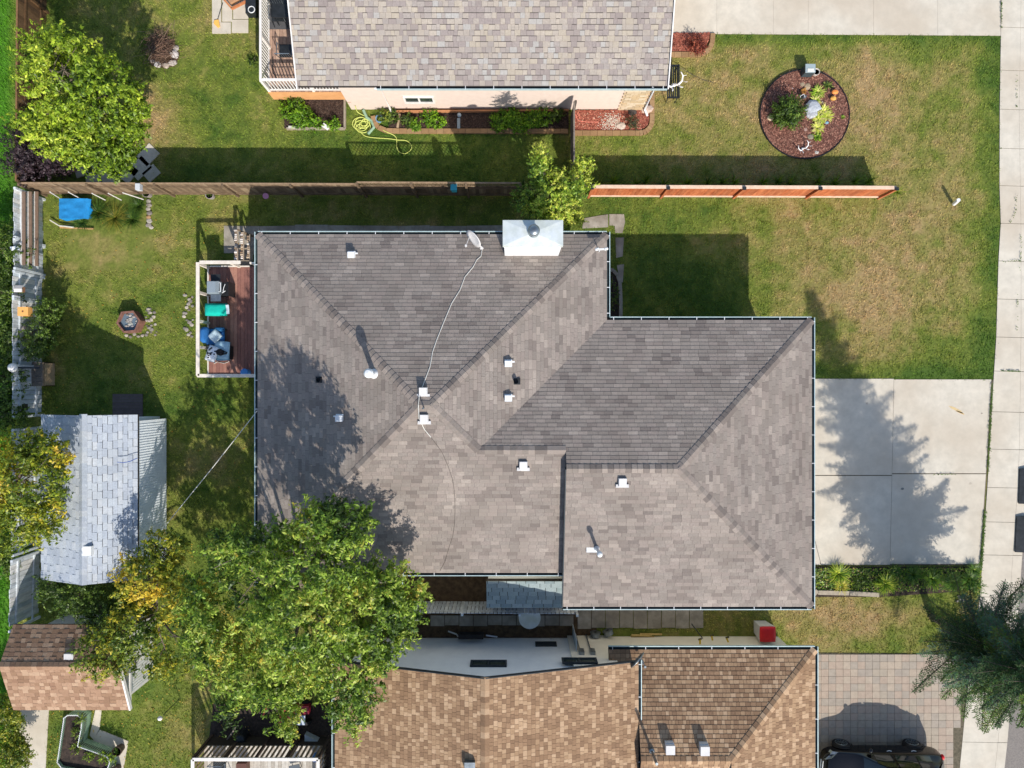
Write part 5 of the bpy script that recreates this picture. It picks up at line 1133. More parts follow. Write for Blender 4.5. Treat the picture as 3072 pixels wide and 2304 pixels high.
for i, (px, py, lb) in enumerate([(240,2160,'yellow green plant at the top of the L shaped planter'),(232,2200,'middle plant in the upright arm of the L shaped planter'),(228,2245,'plant at the bend of the L shaped planter'),(265,2265,'bright green plant in the lower arm of the L shaped planter'),(310,2270,'bright green plant at the right end of the L shaped planter'),(330,2275,'small vivid green plant in the corner of the L shaped planter')]):
    bush(lb, px, py, .62, .22, gold if i < 3 else lime[1:], 26, 22, .06, seed=60+i)
pot(P(366,2240), .2, .4, 'dark round pot at the end of the green planter', rgb(74,60,52), (14,.3,.2,wildg)); pot(P(356,2300), .19, .35, 'dark pot on the path below the green planter', rgb(70,60,54), (16,.3,.2,wildg))
o = empty('garden_light', P(540,2095), 'thin pole lamp with a small round head on the lawn right of the brown shed', 'lamp'); t = MB(); t.tube([P(540,2095,.02),P(510,2125,.9),P(490,2145,1.5)],.015); t.build('pole','dark_metal',o); t = MB(); t.blob(P(480,2155,1.62),(.09,.09,.09),10,7,.02); t.build('globe','white_paint',o)

# ------------------------------------------------------------------ lower left deck with slatted rail
d3 = empty('deck', P(790,2290), 'bleached plank deck with a slatted white and brown railing at the bottom edge', 'deck')
z3 = .8; a0x, a1x = X(612,z3), X(975,z3); yt3 = Y(2238,z3); yb3 = Y(2450,z3)
ms = []
for c in [(206,198,184),(190,182,168),(216,210,198)]: t = MB(); t.box(-.066,0,0,.066,yt3-yb3,.03,rgb(*c,.85)); ms.append(t.mesh('plank','flat_wood'))
for i in range(int((a1x-a0x)/.14)): inst('plank', ms[R.randrange(3)], (a0x+.07+.14*i, yb3, z3-.03), d3)
t = MB(); t.bar((a0x,yt3,z3+1.0),(a1x,yt3,z3+1.0),.12,.05); t.bar((a0x,yt3,z3+1.0),(a0x,yb3,z3+1.0),.12,.05); t.bar((a1x,yt3,z3+1.0),(a1x,yb3,z3+1.0),.12,.05); t.build('top_rail','white_paint',d3)
sl_ = MB(); sl_.box(-.045,-.012,0,.045,.012,.95,rgb(160,140,118,.8)); sm = sl_.mesh('slat','flat_wood')
for i in range(int((a1x-a0x)/.19)): inst('slat', sm, (a0x+.1+.19*i, yt3, z3), d3)
for i in range(8):
    for xx in (a0x, a1x): inst('slat', sm, (xx, yt3-.15-.19*i, z3), d3, rot=(0,0,math.pi/2))
for i in range(5): t = MB(); xx = a0x+(a1x-a0x)*i/4; t.box(xx-.05,yt3-.02,0,xx+.05,yt3+.07,z3+.98,rgb(76,62,54)); t.build('post','flat_wood',d3)
t = MB(); t.box(a0x,yt3+.01,.1,a1x,yt3+.03,z3-.03,rgb(60,52,46)); t.build('skirt','flat_wood',d3)
q = P(660,2296,z3+.4); metal_chair((q.x,q.y-.1,z3), 0, 'dark chair on the bleached deck at the bottom edge'); 
t = MB(); q = P(735,2290,z3); t.box(q.x-.2,q.y-.2,z3+.001,q.x+.2,q.y+.2,z3+.4,rgb(96,64,54)); t.build('storage_box','painted',None,'dark red brown box on the bleached deck behind the slatted railing','box')
t = MB(); q = P(955,2262,z3); t.blob(q+Vector((0,0,.25)),(.2,.16,.22),10,6,.12,rgb(30,110,190),seed=5); t.build('water_jug','painted',None,'blue plastic jug at the right end of the bleached deck','jug')
t = MB(); q = P(892,2298,z3); t.obox(q+Vector((0,0,.3)),(.42,.4,.03),.2,None,rgb(90,96,102)); 
for sx in (-.17,.17): t.cyl(q+Vector((sx,0,0)),q+Vector((sx,0,.3)),.015,c=rgb(90,96,102))
t.build('side_table','painted',None,'small grey side table on the bleached deck','table')
# things under the big tree
o = empty('garden_cart', P(880,2130), 'dark red garden tractor half hidden by the big tree leaves', 'garden tractor'); q = P(880,2130)
t = MB(); t.box(q.x-.35,q.y-.3,.3,q.x+.1,q.y+.35,.75,rgb(150,36,56)); t.box(q.x+.1,q.y+.1,.3,q.x+.8,q.y+.42,.6,rgb(128,30,46)); t.build('body','painted',o)
t = MB(); t.box(q.x+.15,q.y-.32,.55,q.x+.65,q.y+.05,.62,rgb(196,206,220)); t.build('tray','painted',o); t = MB(); t.box(q.x-.2,q.y-.1,.75,q.x-.08,q.y+.12,.85,rgb(60,90,100)); t.build('tank','painted',o)
for sx in (-.3,.6):
    for sy in (-.38,.42): t = MB(); t.cyl((q.x+sx,q.y+sy-.06,.2),(q.x+sx,q.y+sy+.06,.2),.2,n=14); t.build('wheel','black_plastic',o)
t = MB(); t.blob(P(895,2150,.5),(.22,.35,.2),9,6,.25,rgb(74,82,92),seed=8); t.build('bag','cloth',None,'grey plastic bag slumped beside the dark red garden tractor','bag')
t = MB(); q = P(734,2202); t.lathe(q,[(.2,0),(.22,.5),(.2,.55),(.03,.62)],14,rgb(60,84,92)); t.build('kettle_grill','dark_metal',None,'round dark kettle grill in the shade above the slatted railing','grill')
t = MB(); q = P(758,2222); t.box(q.x-.25,q.y-.15,0,q.x+.25,q.y+.15,.3,rgb(110,112,100)); t.build('block','painted',None,'pale grey block beside the round kettle grill','block')
t = MB(); t.prism(PX([(916,2200),(955,2220),(945,2234),(916,2234)],.4), .2,.5,rgb(176,184,186)); t.build('board','painted',None,'pale triangular board in the shade right of the kettle grill','board')
slim('pole', [P(790,2145,.6),P(808,2095,1.4)], .03, 'painted', 'slanted red pole beneath the big tree', 'pole', rgb(178,50,70)); slim('pole', [P(674,2230,.2),P(710,2178,.9)], .03, 'flat_wood', 'slanted grey wooden pole left of the kettle grill', 'pole', rgb(130,120,110))
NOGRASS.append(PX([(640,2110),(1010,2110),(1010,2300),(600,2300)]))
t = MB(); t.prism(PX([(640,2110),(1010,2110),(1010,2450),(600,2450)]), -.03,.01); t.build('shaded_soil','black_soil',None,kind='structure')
# ------------------------------------------------------------------ beds of the north neighbour
redm = [rgb(*c, .85) for c in [(150,82,66),(168,98,80),(130,70,58),(186,120,98)]]
brm = [rgb(*c, .85) for c in [(132,88,74),(150,104,88),(112,74,62),(172,128,108)]]
def mulch(poly, cols, z=.05, n=1500, name='mulch', seed=1):
    """chips of bark strewn over a soil sheet"""
    pw = PX(poly); NOGRASS.append(pw); t = MB(); t.prism(pw, -.02, z, tuple(q*.75 for q in cols[0])); o = t.build(name+'_bed', 'mulch', None, kind='structure')
    a = np.array(pw); rs = np.random.RandomState(seed)
    p = rs.uniform(a.min(0), a.max(0), (n*2, 2)); p = p[inpoly(p[:,0], p[:,1], pw)][:n]; k = len(p)
    an = rs.uniform(0, 6.28, k); L = rs.uniform(.02,.05,k); w_ = rs.uniform(.008,.018,k); u = np.stack([np.cos(an),np.sin(an),rs.uniform(-.4,.4,k)],1); v = np.stack([-np.sin(an),np.cos(an),rs.uniform(-.3,.3,k)],1)
    c = np.stack([p[:,0],p[:,1],np.full(k,z+.012)],1); V_ = np.stack([c-u*L[:,None]-v*w_[:,None], c+u*L[:,None]-v*w_[:,None], c+u*L[:,None]+v*w_[:,None], c-u*L[:,None]+v*w_[:,None]],1).reshape(-1,3)
    C_ = np.array(cols)[rs.randint(0,len(cols),k)]*rs.uniform(.75,1.6,(k,1))
    np_mesh(name, V_, np.arange(4*k).reshape(k,4), 'mulch', C_, None, org=(float(a[:,0].mean()),float(a[:,1].mean()),z), kind='stuff')
    return o
mulch([(1722,332),(1905,332),(1925,262),(1948,262),(1948,360),(1940,380),(1918,392),(1722,393)], redm, n=3800, seed=2)
mulch([(1990,101),(2128,101),(2126,120),(2115,142),(2092,156),(1990,157)], redm, n=2200, seed=3)
mulch([(1168,338),(1705,338),(1705,386),(1168,386)], [rgb(*c,.7) for c in [(84,66,56),(66,52,46),(100,82,70)]], n=4200, seed=4, name='garden_soil')
mulch([(850,300),(1034,300),(1034,386),(856,386)], [rgb(*c,.7) for c in [(84,66,56),(66,52,46),(100,82,70)]], n=2200, seed=5, name='garden_soil')
def kerb(label, pts, wd=.19, h=.09, step=.3, m='kerb_stone', cols=None):
    cols = cols or [rgb(206,184,156,.95), rgb(196,174,148,.95), rgb(214,194,168,.95)]
    P_ = [P(a, b) for a, b in pts]; o = empty('kerb', P_[len(P_)//2], label, 'kerb'); NOGRASS.append([(p.x, p.y) for p in P_]+[(p.x+.001, p.y+.001) for p in P_[::-1]])
    for a, b in zip(P_[:-1], P_[1:]):
        L_ = (b-a).length; n = max(1, int(round(L_/step)))
        for i in range(n):
            u0 = a.lerp(b, i/n); u1 = a.lerp(b, (i+1)/n); d_ = (u1-u0).normalized()*.005
            t = MB(); t.bar(u0+d_+Vector((0,0,h/2)), u1-d_+Vector((0,0,h/2)), wd, h+.04, tint(cols[R.randrange(3)], .05)); t.build('kerb_stone', m, o)
    return o
kerb('tan concrete kerb wrapping the red mulch bed at the corner of the pink house', [(1724,401),(1905,401)]+[(1918+37*math.sin(math.radians(q)), 364+37*math.cos(math.radians(q))) for q in range(0,91,15)]+[(1955,262)])
kerb('tan concrete kerb around the small mulch bed beside the top driveway', [(2000,166),(2085,166)]+[(2090+46*math.sin(math.radians(q)), 120+46*math.cos(math.radians(q))) for q in range(0,91,15)]+[(2137,103)])
kerb('tan concrete kerb along the vegetable bed below the pink wall', [(1120,350),(1124,368),(1136,384),(1160,394),(1200,395),(1704,396)])
o = kerb('grey timber edging of the small dirt bed beside the white railing', [(1036,300),(1036,388),(862,388)], .08, .12, .9, 'flat_wood', [rgb(170,158,140,.9)]*3)
t = MB(); t.bar(P(1150,336,.12), P(1706,332,.12), .06, .2, rgb(200,140,96,.85)); t.build('edging_board','flat_wood',None,'long orange brown board along the foot of the pink wall','board')
t = MB(); t.bar(P(1199,340,.06), P(1193,384,.06), .09, .1, rgb(190,166,134,.85)); t.build('divider','flat_wood',None,'short wooden divider across the vegetable bed','timber')
t = MB(); t.obox(P(977,380,.17), (.3,.16,.03), -.6, None, rgb(232,230,224)); t.build('paving_tile','painted',None,'white tile lying on the corner edging of the dirt bed','tile')
t = MB(); t.obox(P(878,382,.13), (.34,.1,.05), -.05, None, rgb(206,200,190)); t.build('paving_tile','painted',None,'pale stone strip at the lower left corner of the dirt bed','tile')
vg = [rgb(*c, .95) for c in [(64,100,22),(98,138,28),(136,170,40),(172,196,64)]]
for i, (px, py, r_, pl_, lb) in enumerate([(880,330,.42,vg,'bright green plant at the left end of the dirt bed by the railing'),(905,352,.4,vg,'bright green plant, second from the left in the dirt bed'),(1000,372,.24,vg,'low green plant at the right corner of the dirt bed'),(945,370,.3,vg,'low green plant beside the white tile'),(890,308,.25,mid_g,'dark leafy plant under the orange deck skirt'),
    (1155,345,.26,gold,'thin yellow green plant at the left end of the vegetable bed'),(1178,350,.24,mid_g,'grey green plant left of the bed divider'),(1225,362,.22,mid_g,'small green plant right of the bed divider'),(1248,375,.2,vg,'small green plant at the front of the vegetable bed'),(1290,352,.3,vg,'bright green plant below the basement window'),(1315,365,.26,vg,'green plant right below the basement window'),
    (1500,366,.34,vg,'green vegetable plant, leftmost of the right hand cluster'),(1535,352,.34,vg,'green vegetable plant, upper one in the right hand cluster'),(1560,372,.34,vg,'green vegetable plant, lower one in the right hand cluster'),(1600,356,.34,vg,'leafy vegetable plant in the middle of the right hand cluster'),(1635,350,.3,vg,'leafy vegetable plant near the grey fence'),(1672,345,.22,mid_g,'small dark vegetable plant beside the grey fence')]):
    bush(lb, px, py, .22, r_*1.12, pl_, 95 if r_ > .3 else 50, 24, .07, seed=80+i, group='plants in the vegetable beds', rz=.22)
bush('dark spiky bush on the red mulch at the corner of the pink house', 1898, 368, .3, .27, [rgb(*c,.85) for c in [(50,58,40),(82,88,56),(118,118,74)]], 60, 26, .04, seed=101)
bush('small bright green plant on the red mulch below the stone veneer', 1908, 318, .15, .14, lime, 18, 20, .05, seed=102)
bush('red leaved shrub in the mulch bed beside the top driveway', 2092, 135, .35, .36, [rgb(*c,.85) for c in [(92,44,36),(140,70,54),(180,104,78),(206,140,110)]], 80, 26, .06, seed=103)
bush('small red leaved plant near the house edge in the top mulch bed', 2012, 125, .2, .17, [rgb(*c,.85) for c in [(92,44,36),(140,70,54),(180,104,78)]], 24, 22, .05, seed=104)
rocks([(1862,380,.19),(1939,330,.26),(1896,338,.2)], ['large pale boulder beside the white gravel pile','tall pinkish boulder at the tan kerb','dark rock behind the spiky bush'], [rgb(222,206,190,.9),rgb(206,182,164,.9),rgb(92,84,80,.9)])
rs_ = np.random.RandomState(5); t = MB()
for i in range(260):
    a, b = rs_.normal(0,1,2); t.blob(P(1835+a*16,365+b*13,.06), (.028,.022,.018), 5, 4, .3, tuple(np.array(rgb(226,214,196,.9))*rs_.uniform(.7,1.05)), seed=i)
for i in range(120): t.blob(P(rs_.uniform(1725,1930),rs_.uniform(336,392),.06), (.02,.016,.012), 5, 4, .3, rgb(220,190,160,.9), seed=i)
t.build('white_gravel','rock',kind='stuff')
slim('hose', [P(1724,340,.1),P(1730,352,.08),P(1738,345,.08),P(1734,337,.1),P(1728,350,.08),P(1735,362,.07),P(1760,366,.07),P(1795,366,.07)], .012, 'painted', 'thin pink cord on the red mulch at the grey fence', 'cord', rgb(230,140,120))
t = MB(); t.cyl(P(1923,296,.05),P(1923,296,.3),.06,n=10,c=rgb(80,110,112)); t.build('solar_light','painted',None,'small teal solar light on the mulch column below the eave','light')
# coiled hose
pts = []
for i in range(130):
    t_ = i/130; a = t_*6.28*6; r_ = 15+11*math.sin(t_*23); pts.append(P(1085+r_*math.cos(a)+5*math.sin(t_*9), 372+r_*.8*math.sin(a)+8*math.sin(t_*5), .03+.03*t_))
pts2 = [P(1066,318,.5),P(1072,335,.1),P(1088,345,.06),P(1105,352,.06),P(1122,365,.05),P(1135,382,.05),P(1160,396,.12),P(1182,406,.05),P(1190,418,.04),P(1190,440,.04),P(1198,456,.04),P(1215,461,.04),P(1230,452,.04),P(1235,440,.04),P(1228,428,.04),P(1215,421,.04),P(1195,420,.05),P(1165,416,.04),P(1120,413,.04),P(1095,408,.04),P(1082,396,.04)]
def smoothpts(p, n=4):
    out = []
    for i in range(len(p)-1):
        a, b, c, d = p[max(i-1,0)], p[i], p[i+1], p[min(i+2,len(p)-1)]
        for j in range(n): t = j/n; out.append(.5*((2*b)+(c-a)*t+(2*a-5*b+4*c-d)*t*t+(3*b-a-3*c+d)*t**3))
    return out+[p[-1]]
t = MB(); t.tube(pts, .017, 6); t.tube(smoothpts(pts2), .017, 6); t.build('garden_hose','hose_rubber',None,'yellow green garden hose coiled and looped on the lawn by the white railing','garden hose')
t = MB()
for r_ in (.13,.16): t.tube([P(1138,356,.1)+Vector((r_*math.cos(q*.4),r_*math.sin(q*.4),0)) for q in range(17)], .014, 5, rgb(120,160,190))
t.build('coiled_hose','painted',None,'small pale blue hose coil at the left end of the vegetable bed','garden hose')
t = MB(); t.blob(P(1378,345,.12),(.09,.09,.09),10,6,.05,rgb(176,192,198),seed=2); t.obox(P(1376,370,.1),(.12,.42,.03),0,None,rgb(140,156,160)); t.build('plant_marker','painted',None,'pale grey garden marker standing in the shaded part of the vegetable bed','marker')
# bench with antlers
o = empty('bench', P(2018,245), 'dark slatted metal bench at the south-east corner of the pink house', 'bench'); bx0, bx1, by0, by1 = X(2001,.45), X(2036,.45), Y(294,.45), Y(194,.45)
for i in range(6): t = MB(); xx = bx0+(bx1-bx0)*(i+.1)/6; t.box(xx,by0,.42,xx+.045,by1,.45); t.build('slat','dark_metal',o)
t = MB(); t.box(bx0,by0,.40,bx1+.02,by0+.06,.46); t.box(bx0,by1-.06,.40,bx1+.02,by1,.46); t.box(bx1-.02,by0,.44,bx1+.03,by1,.5); t.build('frame','dark_metal',o)
for sx in (bx0+.05,bx1-.05):
    for sy in (by0+.05,by1-.05): t = MB(); t.tube([(sx,sy,.42),(sx,sy+(-.08 if sy<3+by0 else .08),0)], .018); t.build('leg','dark_metal',o)
setmat('antler_white', rgb(244,242,238), rgb(226,222,216), 5, rough=.5)
def antlers(c, sc, label, rot=0):
    o = empty('antlers', c, label, 'antlers'); rm = Matrix.Rotation(rot,3,'Z'); c = Vector(c); T_ = lambda *q: c+rm@(Vector(q)*sc)
    t = MB()
    for s_ in (-1, 1):
        t.tube([T_(0,s_*.04,.05),T_(.12,s_*.16,.16),T_(.05,s_*.34,.3),T_(-.12,s_*.42,.42),T_(-.3,s_*.36,.5)], lambda q: (.06-.036*q)*sc, 7)
        t.tube([T_(.12,s_*.16,.16),T_(.3,s_*.2,.28),T_(.36,s_*.26,.36)], lambda q: (.048-.03*q)*sc, 6); t.tube([T_(.05,s_*.34,.3),T_(.2,s_*.45,.42),T_(.24,s_*.5,.5)], lambda q: (.022-.016*q)*sc, 6); t.tube([T_(-.12,s_*.42,.42),T_(-.06,s_*.56,.5)], lambda q: (.02-.014*q)*sc, 6)
    t.build('antler','antler_white',o,smooth=True); t = MB(); t.blob(T_(.02,0,.04),(.12*sc,.08*sc,.06*sc),10,6,.08,seed=3); t.build('skull_cap','antler_white',o,smooth=True); return o
antlers(P(2020,255,.55), .85, 'large white antlers resting on the dark slatted bench', math.radians(-70))
slim('cable', [P(2036,203,.4),P(2050,208,.3),P(2080,226,.03),P(2110,240,.02),P(2140,247,.02)], .01, 'black_cable', 'thin black cord trailing over the grass east of the slatted bench', 'cord')

# ------------------------------------------------------------------ round flower bed
cpx, cpy, rp = 2414, 342, 134
circ = [(cpx+rp*math.cos(math.radians(a)), cpy+rp*math.sin(math.radians(a))*1.0) for a in range(0,360,8)]
mulch(circ, brm, .06, 6500, seed=9)
t = MB(); t.tube([P(a,b,.07) for a, b in circ]+[P(*circ[0],.07)], .03, 6); t.build('bed_edging','black_plastic',None,'black plastic edging ring around the round flower bed','edging')
ever = [rgb(*c,.85) for c in [(46,66,24),(74,98,34),(104,126,46),(146,158,66)]]
bush('spreading evergreen shrub on the left side of the round flower bed', 2366, 338, .45, .58, [tuple(q*1.25 for q in c) for c in ever], 230, 34, .075, name='shrub', cat='shrub', seed=110, rz=.45)
host = [rgb(*c,.95) for c in [(160,184,50),(206,214,90),(228,224,120),(216,204,140)]]
for i, (px, py, n_, L_, sp, pl_, lb) in enumerate([(2450,278,70,.32,.3,[rgb(120,160,44,.95),rgb(160,190,60,.95),rgb(206,206,110,.95)],'lime green hosta above the grey boulder'),(2446,302,50,.28,.24,host,'yellow hosta right above the grey boulder'),(2470,335,60,.26,.28,host,'yellow hosta right of the grey boulder'),(2455,360,60,.26,.28,host,'yellow hosta below right of the grey boulder'),(2450,385,60,.26,.28,host,'lowest yellow hosta in the round bed'),(2480,352,50,.26,.24,host[1:],'pale yellow hosta at the right of the cluster'),(2450,412,40,.2,.2,vg,'small dark green plant under the hostas'),(2410,274,24,.18,.15,[rgb(190,140,70,.9)],'small orange brown plant above the evergreen shrub'),(2480,258,40,.25,.22,mid_g,'dark green tuft at the top right of the round bed'),(2528,352,14,.12,.1,vg,'tiny green seedling at the right edge of the round bed')]):
    tuft(P(px,py,.06), int(n_*1.5), L_, sp*1.15, [tuple(min(.85,q*1.2) for q in c) for c in pl_], None, 'hosta', .04, label=lb, cat='plant', group='plants in the round flower bed')
rocks([(2434,324,.34,.0),(2432,345,.26,.0),(2311,357,.17),(2430,412,.16),(2415,390,.1),(2448,459,.11),(2420,262,.14),(2405,255,.12),(2377,268,.09),(2465,310,.1),(2498,322,.09)],
      ['largest grey boulder in the middle of the round flower bed','pale lower part stone of the central boulder group','flat cream stone at the left edge of the round flower bed','square grey rock below the evergreen shrub','small pinkish stone above the square grey rock','upright pale stone at the bottom of the round flower bed','brown grey stone below the dark lantern','tan stone left of the brown grey stone','small white stone left of the lantern','pale stone tucked beside the yellow hosta','golden stone at the right of the hostas'],
      [rgb(176,182,190,.9),rgb(190,194,198,.9),rgb(214,196,160,.9),rgb(150,144,124,.9),rgb(190,160,146,.9),rgb(206,200,190,.9),rgb(170,150,124,.9),rgb(176,160,134,.9),rgb(236,226,226,.9),rgb(214,196,180,.9),rgb(206,176,110,.9)], zs=.6)
o = empty('lantern', P(2415,222), 'dark framed garden lantern with a glass top at the top of the round flower bed', 'lantern'); q = P(2415,222)
t = MB(); t.box(q.x-.2,q.y-.16,.02,q.x+.2,q.y+.16,.5,rgb(60,72,76)); t.build('body','painted',o); t = MB(); t.box(q.x-.2,q.y-.17,.5,q.x+.2,q.y+.17,.54,rgb(150,164,168)); t.prism([(q.x-.13,q.y-.15),(q.x+.16,q.y-.15),(q.x+.12,q.y-.02),(q.x-.13,q.y-.02)],.541,.56,rgb(214,214,206)); t.build('top','painted',o)
pot(P(2442,223), .14, .25, 'round pale pot beside the dark lantern', rgb(206,196,184), None)
for k, (px, py, c, lb) in enumerate([(2499,281,(230,140,70),'orange and white mushroom ornament at the right of the round bed'),(2494,300,(216,160,80),'golden mushroom ornament below the orange one')]):
    o = empty('mushroom_ornament', P(px,py), lb, 'ornament'); t = MB(); t.cyl(P(px,py),P(px,py)+Vector((0,0,.16)),.04,n=8,c=rgb(230,220,200)); t.build('stem','painted',o); t = MB(); t.blob(P(px,py)+Vector((0,0,.18)),(.13,.1,.07),10,6,.08,rgb(*c),seed=k); t.build('cap','painted',o)
antlers(P(2406,446,.08), .55, 'white antlers lying on the mulch at the bottom of the round flower bed', math.radians(-60))
t = MB(); t.blob(P(2480,368,.12),(.09,.06,.06),8,5,.1,rgb(110,150,170),seed=3); t.build('glass_ornament','painted',None,'small blue ornament right of the yellow hostas','ornament')
t = MB(); t.blob(P(2412,290,.3),(.1,.08,.14),8,6,.1,rgb(70,76,82),seed=4); t.tube([P(2403,300,.36),P(2401,288,.42),P(2412,282,.44),P(2415,292,.4)],.012,5,rgb(220,224,226)); t.build('statue','painted',None,'small dark figurine with a white loop handle above the central boulder','figurine')

# ------------------------------------------------------------------ brush pile, patio and stepping stones of the north yard
o = empty('brush_pile', P(490,155), 'pile of dry brown twigs on grey stones in the north lawn', 'brush pile'); pl5 = [rgb(*c,.8) for c in [(110,84,70),(134,104,86),(90,68,58),(160,134,112)]]
for j in range(6):
    t = MB()
    for i in range(50):
        a = R.uniform(0,6.28); c = P(488,150)+Vector((R.gauss(0,.26),R.gauss(0,.32),R.uniform(.05,.4))); d_ = Vector((math.cos(a),math.sin(a),R.uniform(-.2,.3)))*R.uniform(.15,.5); t.tube([c-d_,c+Vector((0,0,.04)),c+d_],.007,3,tint(pl5[R.randrange(4)],.2))
    t.build('twigs','flat_wood',o)
slim('branch', [P(443,182,.1),P(452,165,.3),P(466,140,.42)], .02, 'bark', 'pale branch leaning on the left of the brush pile', 'branch')
NOGRASS.append(PX([(450,175),(470,110),(520,120),(540,160),(530,195),(495,207),(455,195)]))
t = MB(); t.prism(PX([(450,175),(470,110),(520,120),(540,160),(530,195),(495,207),(455,195)]),-.02,.012); t.build('bare_earth','earth',kind='structure')
rocks([(525,165,.2),(520,190,.18),(500,198,.17),(475,196,.15),(530,145,.13),(460,185,.12)], ['largest white grey stone right of the brush pile','pale stone at the lower right of the brush pile','pale stone below the brush pile','pinkish stone at the lower left of the brush pile','small stone at the upper right of the brush pile','small stone at the left of the brush pile'], [rgb(206,200,194,.9),rgb(190,178,168,.9),rgb(196,180,166,.9)])
pt = empty('patio', P(690,50), kind='structure'); NOGRASS.append(PX([(636,-150),(748,-150),(748,102),(636,102)]))
for (a,b,c,d_) in [(637,-20,665,68),(667,-20,698,66),(637,68,694,102),(696,60,746,100),(700,-20,746,58),(637,-130,690,-24),(692,-130,746,-24)]:
    t = MB(); t.box(X(a)+.006,Y(d_)+.006,-.02,X(c)-.006,Y(b)-.006,.035+R.uniform(0,.006)); t.build('slab','concrete',pt)
o = empty('broom', P(655,60), 'yellow headed broom lying on the patio slabs', 'broom'); t = MB(); t.tube([P(652,62,.06),P(668,10,.1)],.014); t.build('handle','dark_metal',o); t = MB(); t.prism(PX([(646,64),(658,62),(662,82),(656,86),(644,74)]),.05,.1,rgb(232,180,90)); t.build('bristles','painted',o)
t = MB(); 
o = empty('wooden_step', P(700,8), 'orange brown timber framed step at the top edge of the patio', 'step')
t.bar(P(668,-6,.3),P(696,26,.3),.07,.1,rgb(196,128,80)); t.bar(P(696,26,.3),P(744,2,.3),.07,.1,rgb(190,120,76)); t.build('frame','flat_wood',o); t = MB(); t.prism(PX([(672,-14),(698,20),(742,-4),(742,-60),(672,-60)]),.1,.28,rgb(180,140,106)); t.build('tread','flat_wood',o)
o = empty('fire_bowl', P(765,30), 'dark square fire bowl with a white ring beside the white balustrade', 'fire bowl'); q = P(762,30); t = MB(); t.box(q.x-.2,q.y-.33,.0,q.x+.2,q.y+.33,.4); t.build('body','dark_metal',o); t = MB(); t.tube([q+Vector((.05+.13*math.cos(a*.5),-.2+.13*math.sin(a*.5),.42)) for a in range(14)],.02,5); t.build('ring','white_metal',o)
stp = empty('stepping_stones', P(430,480), kind='structure')
for i, (px, py, rot, sz) in enumerate([(445,465,.8,.75),(420,505,.75,.8),(455,520,.72,.6),(385,520,.9,.7),(330,530,.3,.7),(280,535,.1,.6),(245,515,.3,.5),(300,500,.5,.6)]):
    t = MB(); t.obox(P(px,py,.01),(sz,sz*.8,.06),rot,None,rgb(128,132,136)); t.build('slab','concrete',stp)
bush('small dark plant near the balustrade on the north lawn', 758, 185, .2, .22, mid_g, 26, 20, .06, seed=120)
tuft(P(120,95,.1), 70, .9, .8, lime, None, 'grass_clump', .018, label='arching lime grass clump at the top left fence above the lime tree', cat='plant')
# plants along the cedar fence, in its shadow
for i, px in enumerate([1795,1840,1905,1935,1990,2060,2120,2165,2200,2285,2330,2365,2450,2500,2560,2600]):
    tuft(P(px,552+R.uniform(-6,4),.02), 34, .75, .5, vg[:3], None, 'daylily', .016, label=f'clump of long green leaves shaded by the cedar fence, {ORD[i]} from the left', cat='plant', group='daylilies along the cedar fence')
tuft(P(2690,578,.02), 40, .4, .36, lime[2:], None, 'daylily', .018, label='bright yellow green clump at the right end of the cedar fence', cat='plant')
for (a_, lb_) in [([(2432,1568),(2440,1600),(2452,1650),(2464,1696)], 'thin crack in the lower left panel of the driveway')]:
    slim('crack', [P(*q, .036) for q in a_], .006, 'dark_metal', lb_, 'crack')
# ------------------------------------------------------------------ bed south of the driveway
q5 = [(2415,1700),(2940,1700),(2935,1765),(2860,1775),(2640,1790),(2415,1790)]
NOGRASS.append(PX(q5)); t = MB(); t.prism(PX(q5),-.02,.035); t.build('planting_bed','black_soil',None,kind='structure')
lil = [rgb(*c,.9) for c in [(110,140,36),(160,182,50),(200,206,80),(84,120,30)]]; dg = [rgb(*c,.9) for c in [(56,90,26),(78,116,36),(110,140,50)]]
for i, (px, py, n_, L_, sp, pl_, lb) in enumerate([(2510,1720,110,.6,.55,lil,'bright yellow green strap leaved clump at the west end of the front bed'),(2520,1755,70,.5,.4,[rgb(186,180,70,.9),rgb(206,196,90,.9)],'golden strap leaved clump beside the timber edging'),(2650,1748,120,.65,.55,lil,'arching green clump at the end of the timber edging'),(2735,1722,120,.6,.5,dg,'green grassy clump in the middle of the front bed'),(2790,1735,130,.65,.55,dg+lil[:1],'wide green grassy clump right of the bed middle'),(2850,1745,130,.6,.5,dg,'dense green grassy clump near the sidewalk end'),(2900,1735,140,.6,.45,dg,'green clump at the sidewalk end of the front bed'),(2915,1708,90,.5,.35,dg,'small green clump touching the driveway corner'),(2440,1735,60,.4,.35,mid_g,'dark clump against the grey roof gutter'),(2590,1725,60,.35,.35,mid_g,'low dark clump between the two bright strap leaved clumps'),(2680,1712,70,.4,.35,dg,'low green clump at the driveway edge')]):
    tuft(P(px,py,.03), int(n_*1.7), L_, sp, [tuple(min(.9,c_*1.35) for c_ in q_) for q_ in pl_], None, 'strap_leaf_clump', .02, label=lb, cat='plant', group='plants in the front bed')
bush('leafy green plant in front of the timber edging', 2575, 1748, .2, .3, mid_g, 50, 26, .05, seed=130)
bush('low bushy plant at the sidewalk corner of the front bed', 2925, 1765, .2, .35, dg, 60, 26, .05, seed=131)
rsb = np.random.RandomState(8); kb_ = 5200; bx_ = rsb.uniform(2418,2938,kb_); by_ = rsb.uniform(1702,1786,kb_); ok_ = (by_ < np.where(bx_ > 2640, 1774-(bx_-2640)*.02, 1772)) & (vn(bx_*.02,by_*.02,1.0,4)+rsb.rand(kb_)*.5 > .42); bx_, by_ = bx_[ok_], by_[ok_]; kb_ = len(bx_)
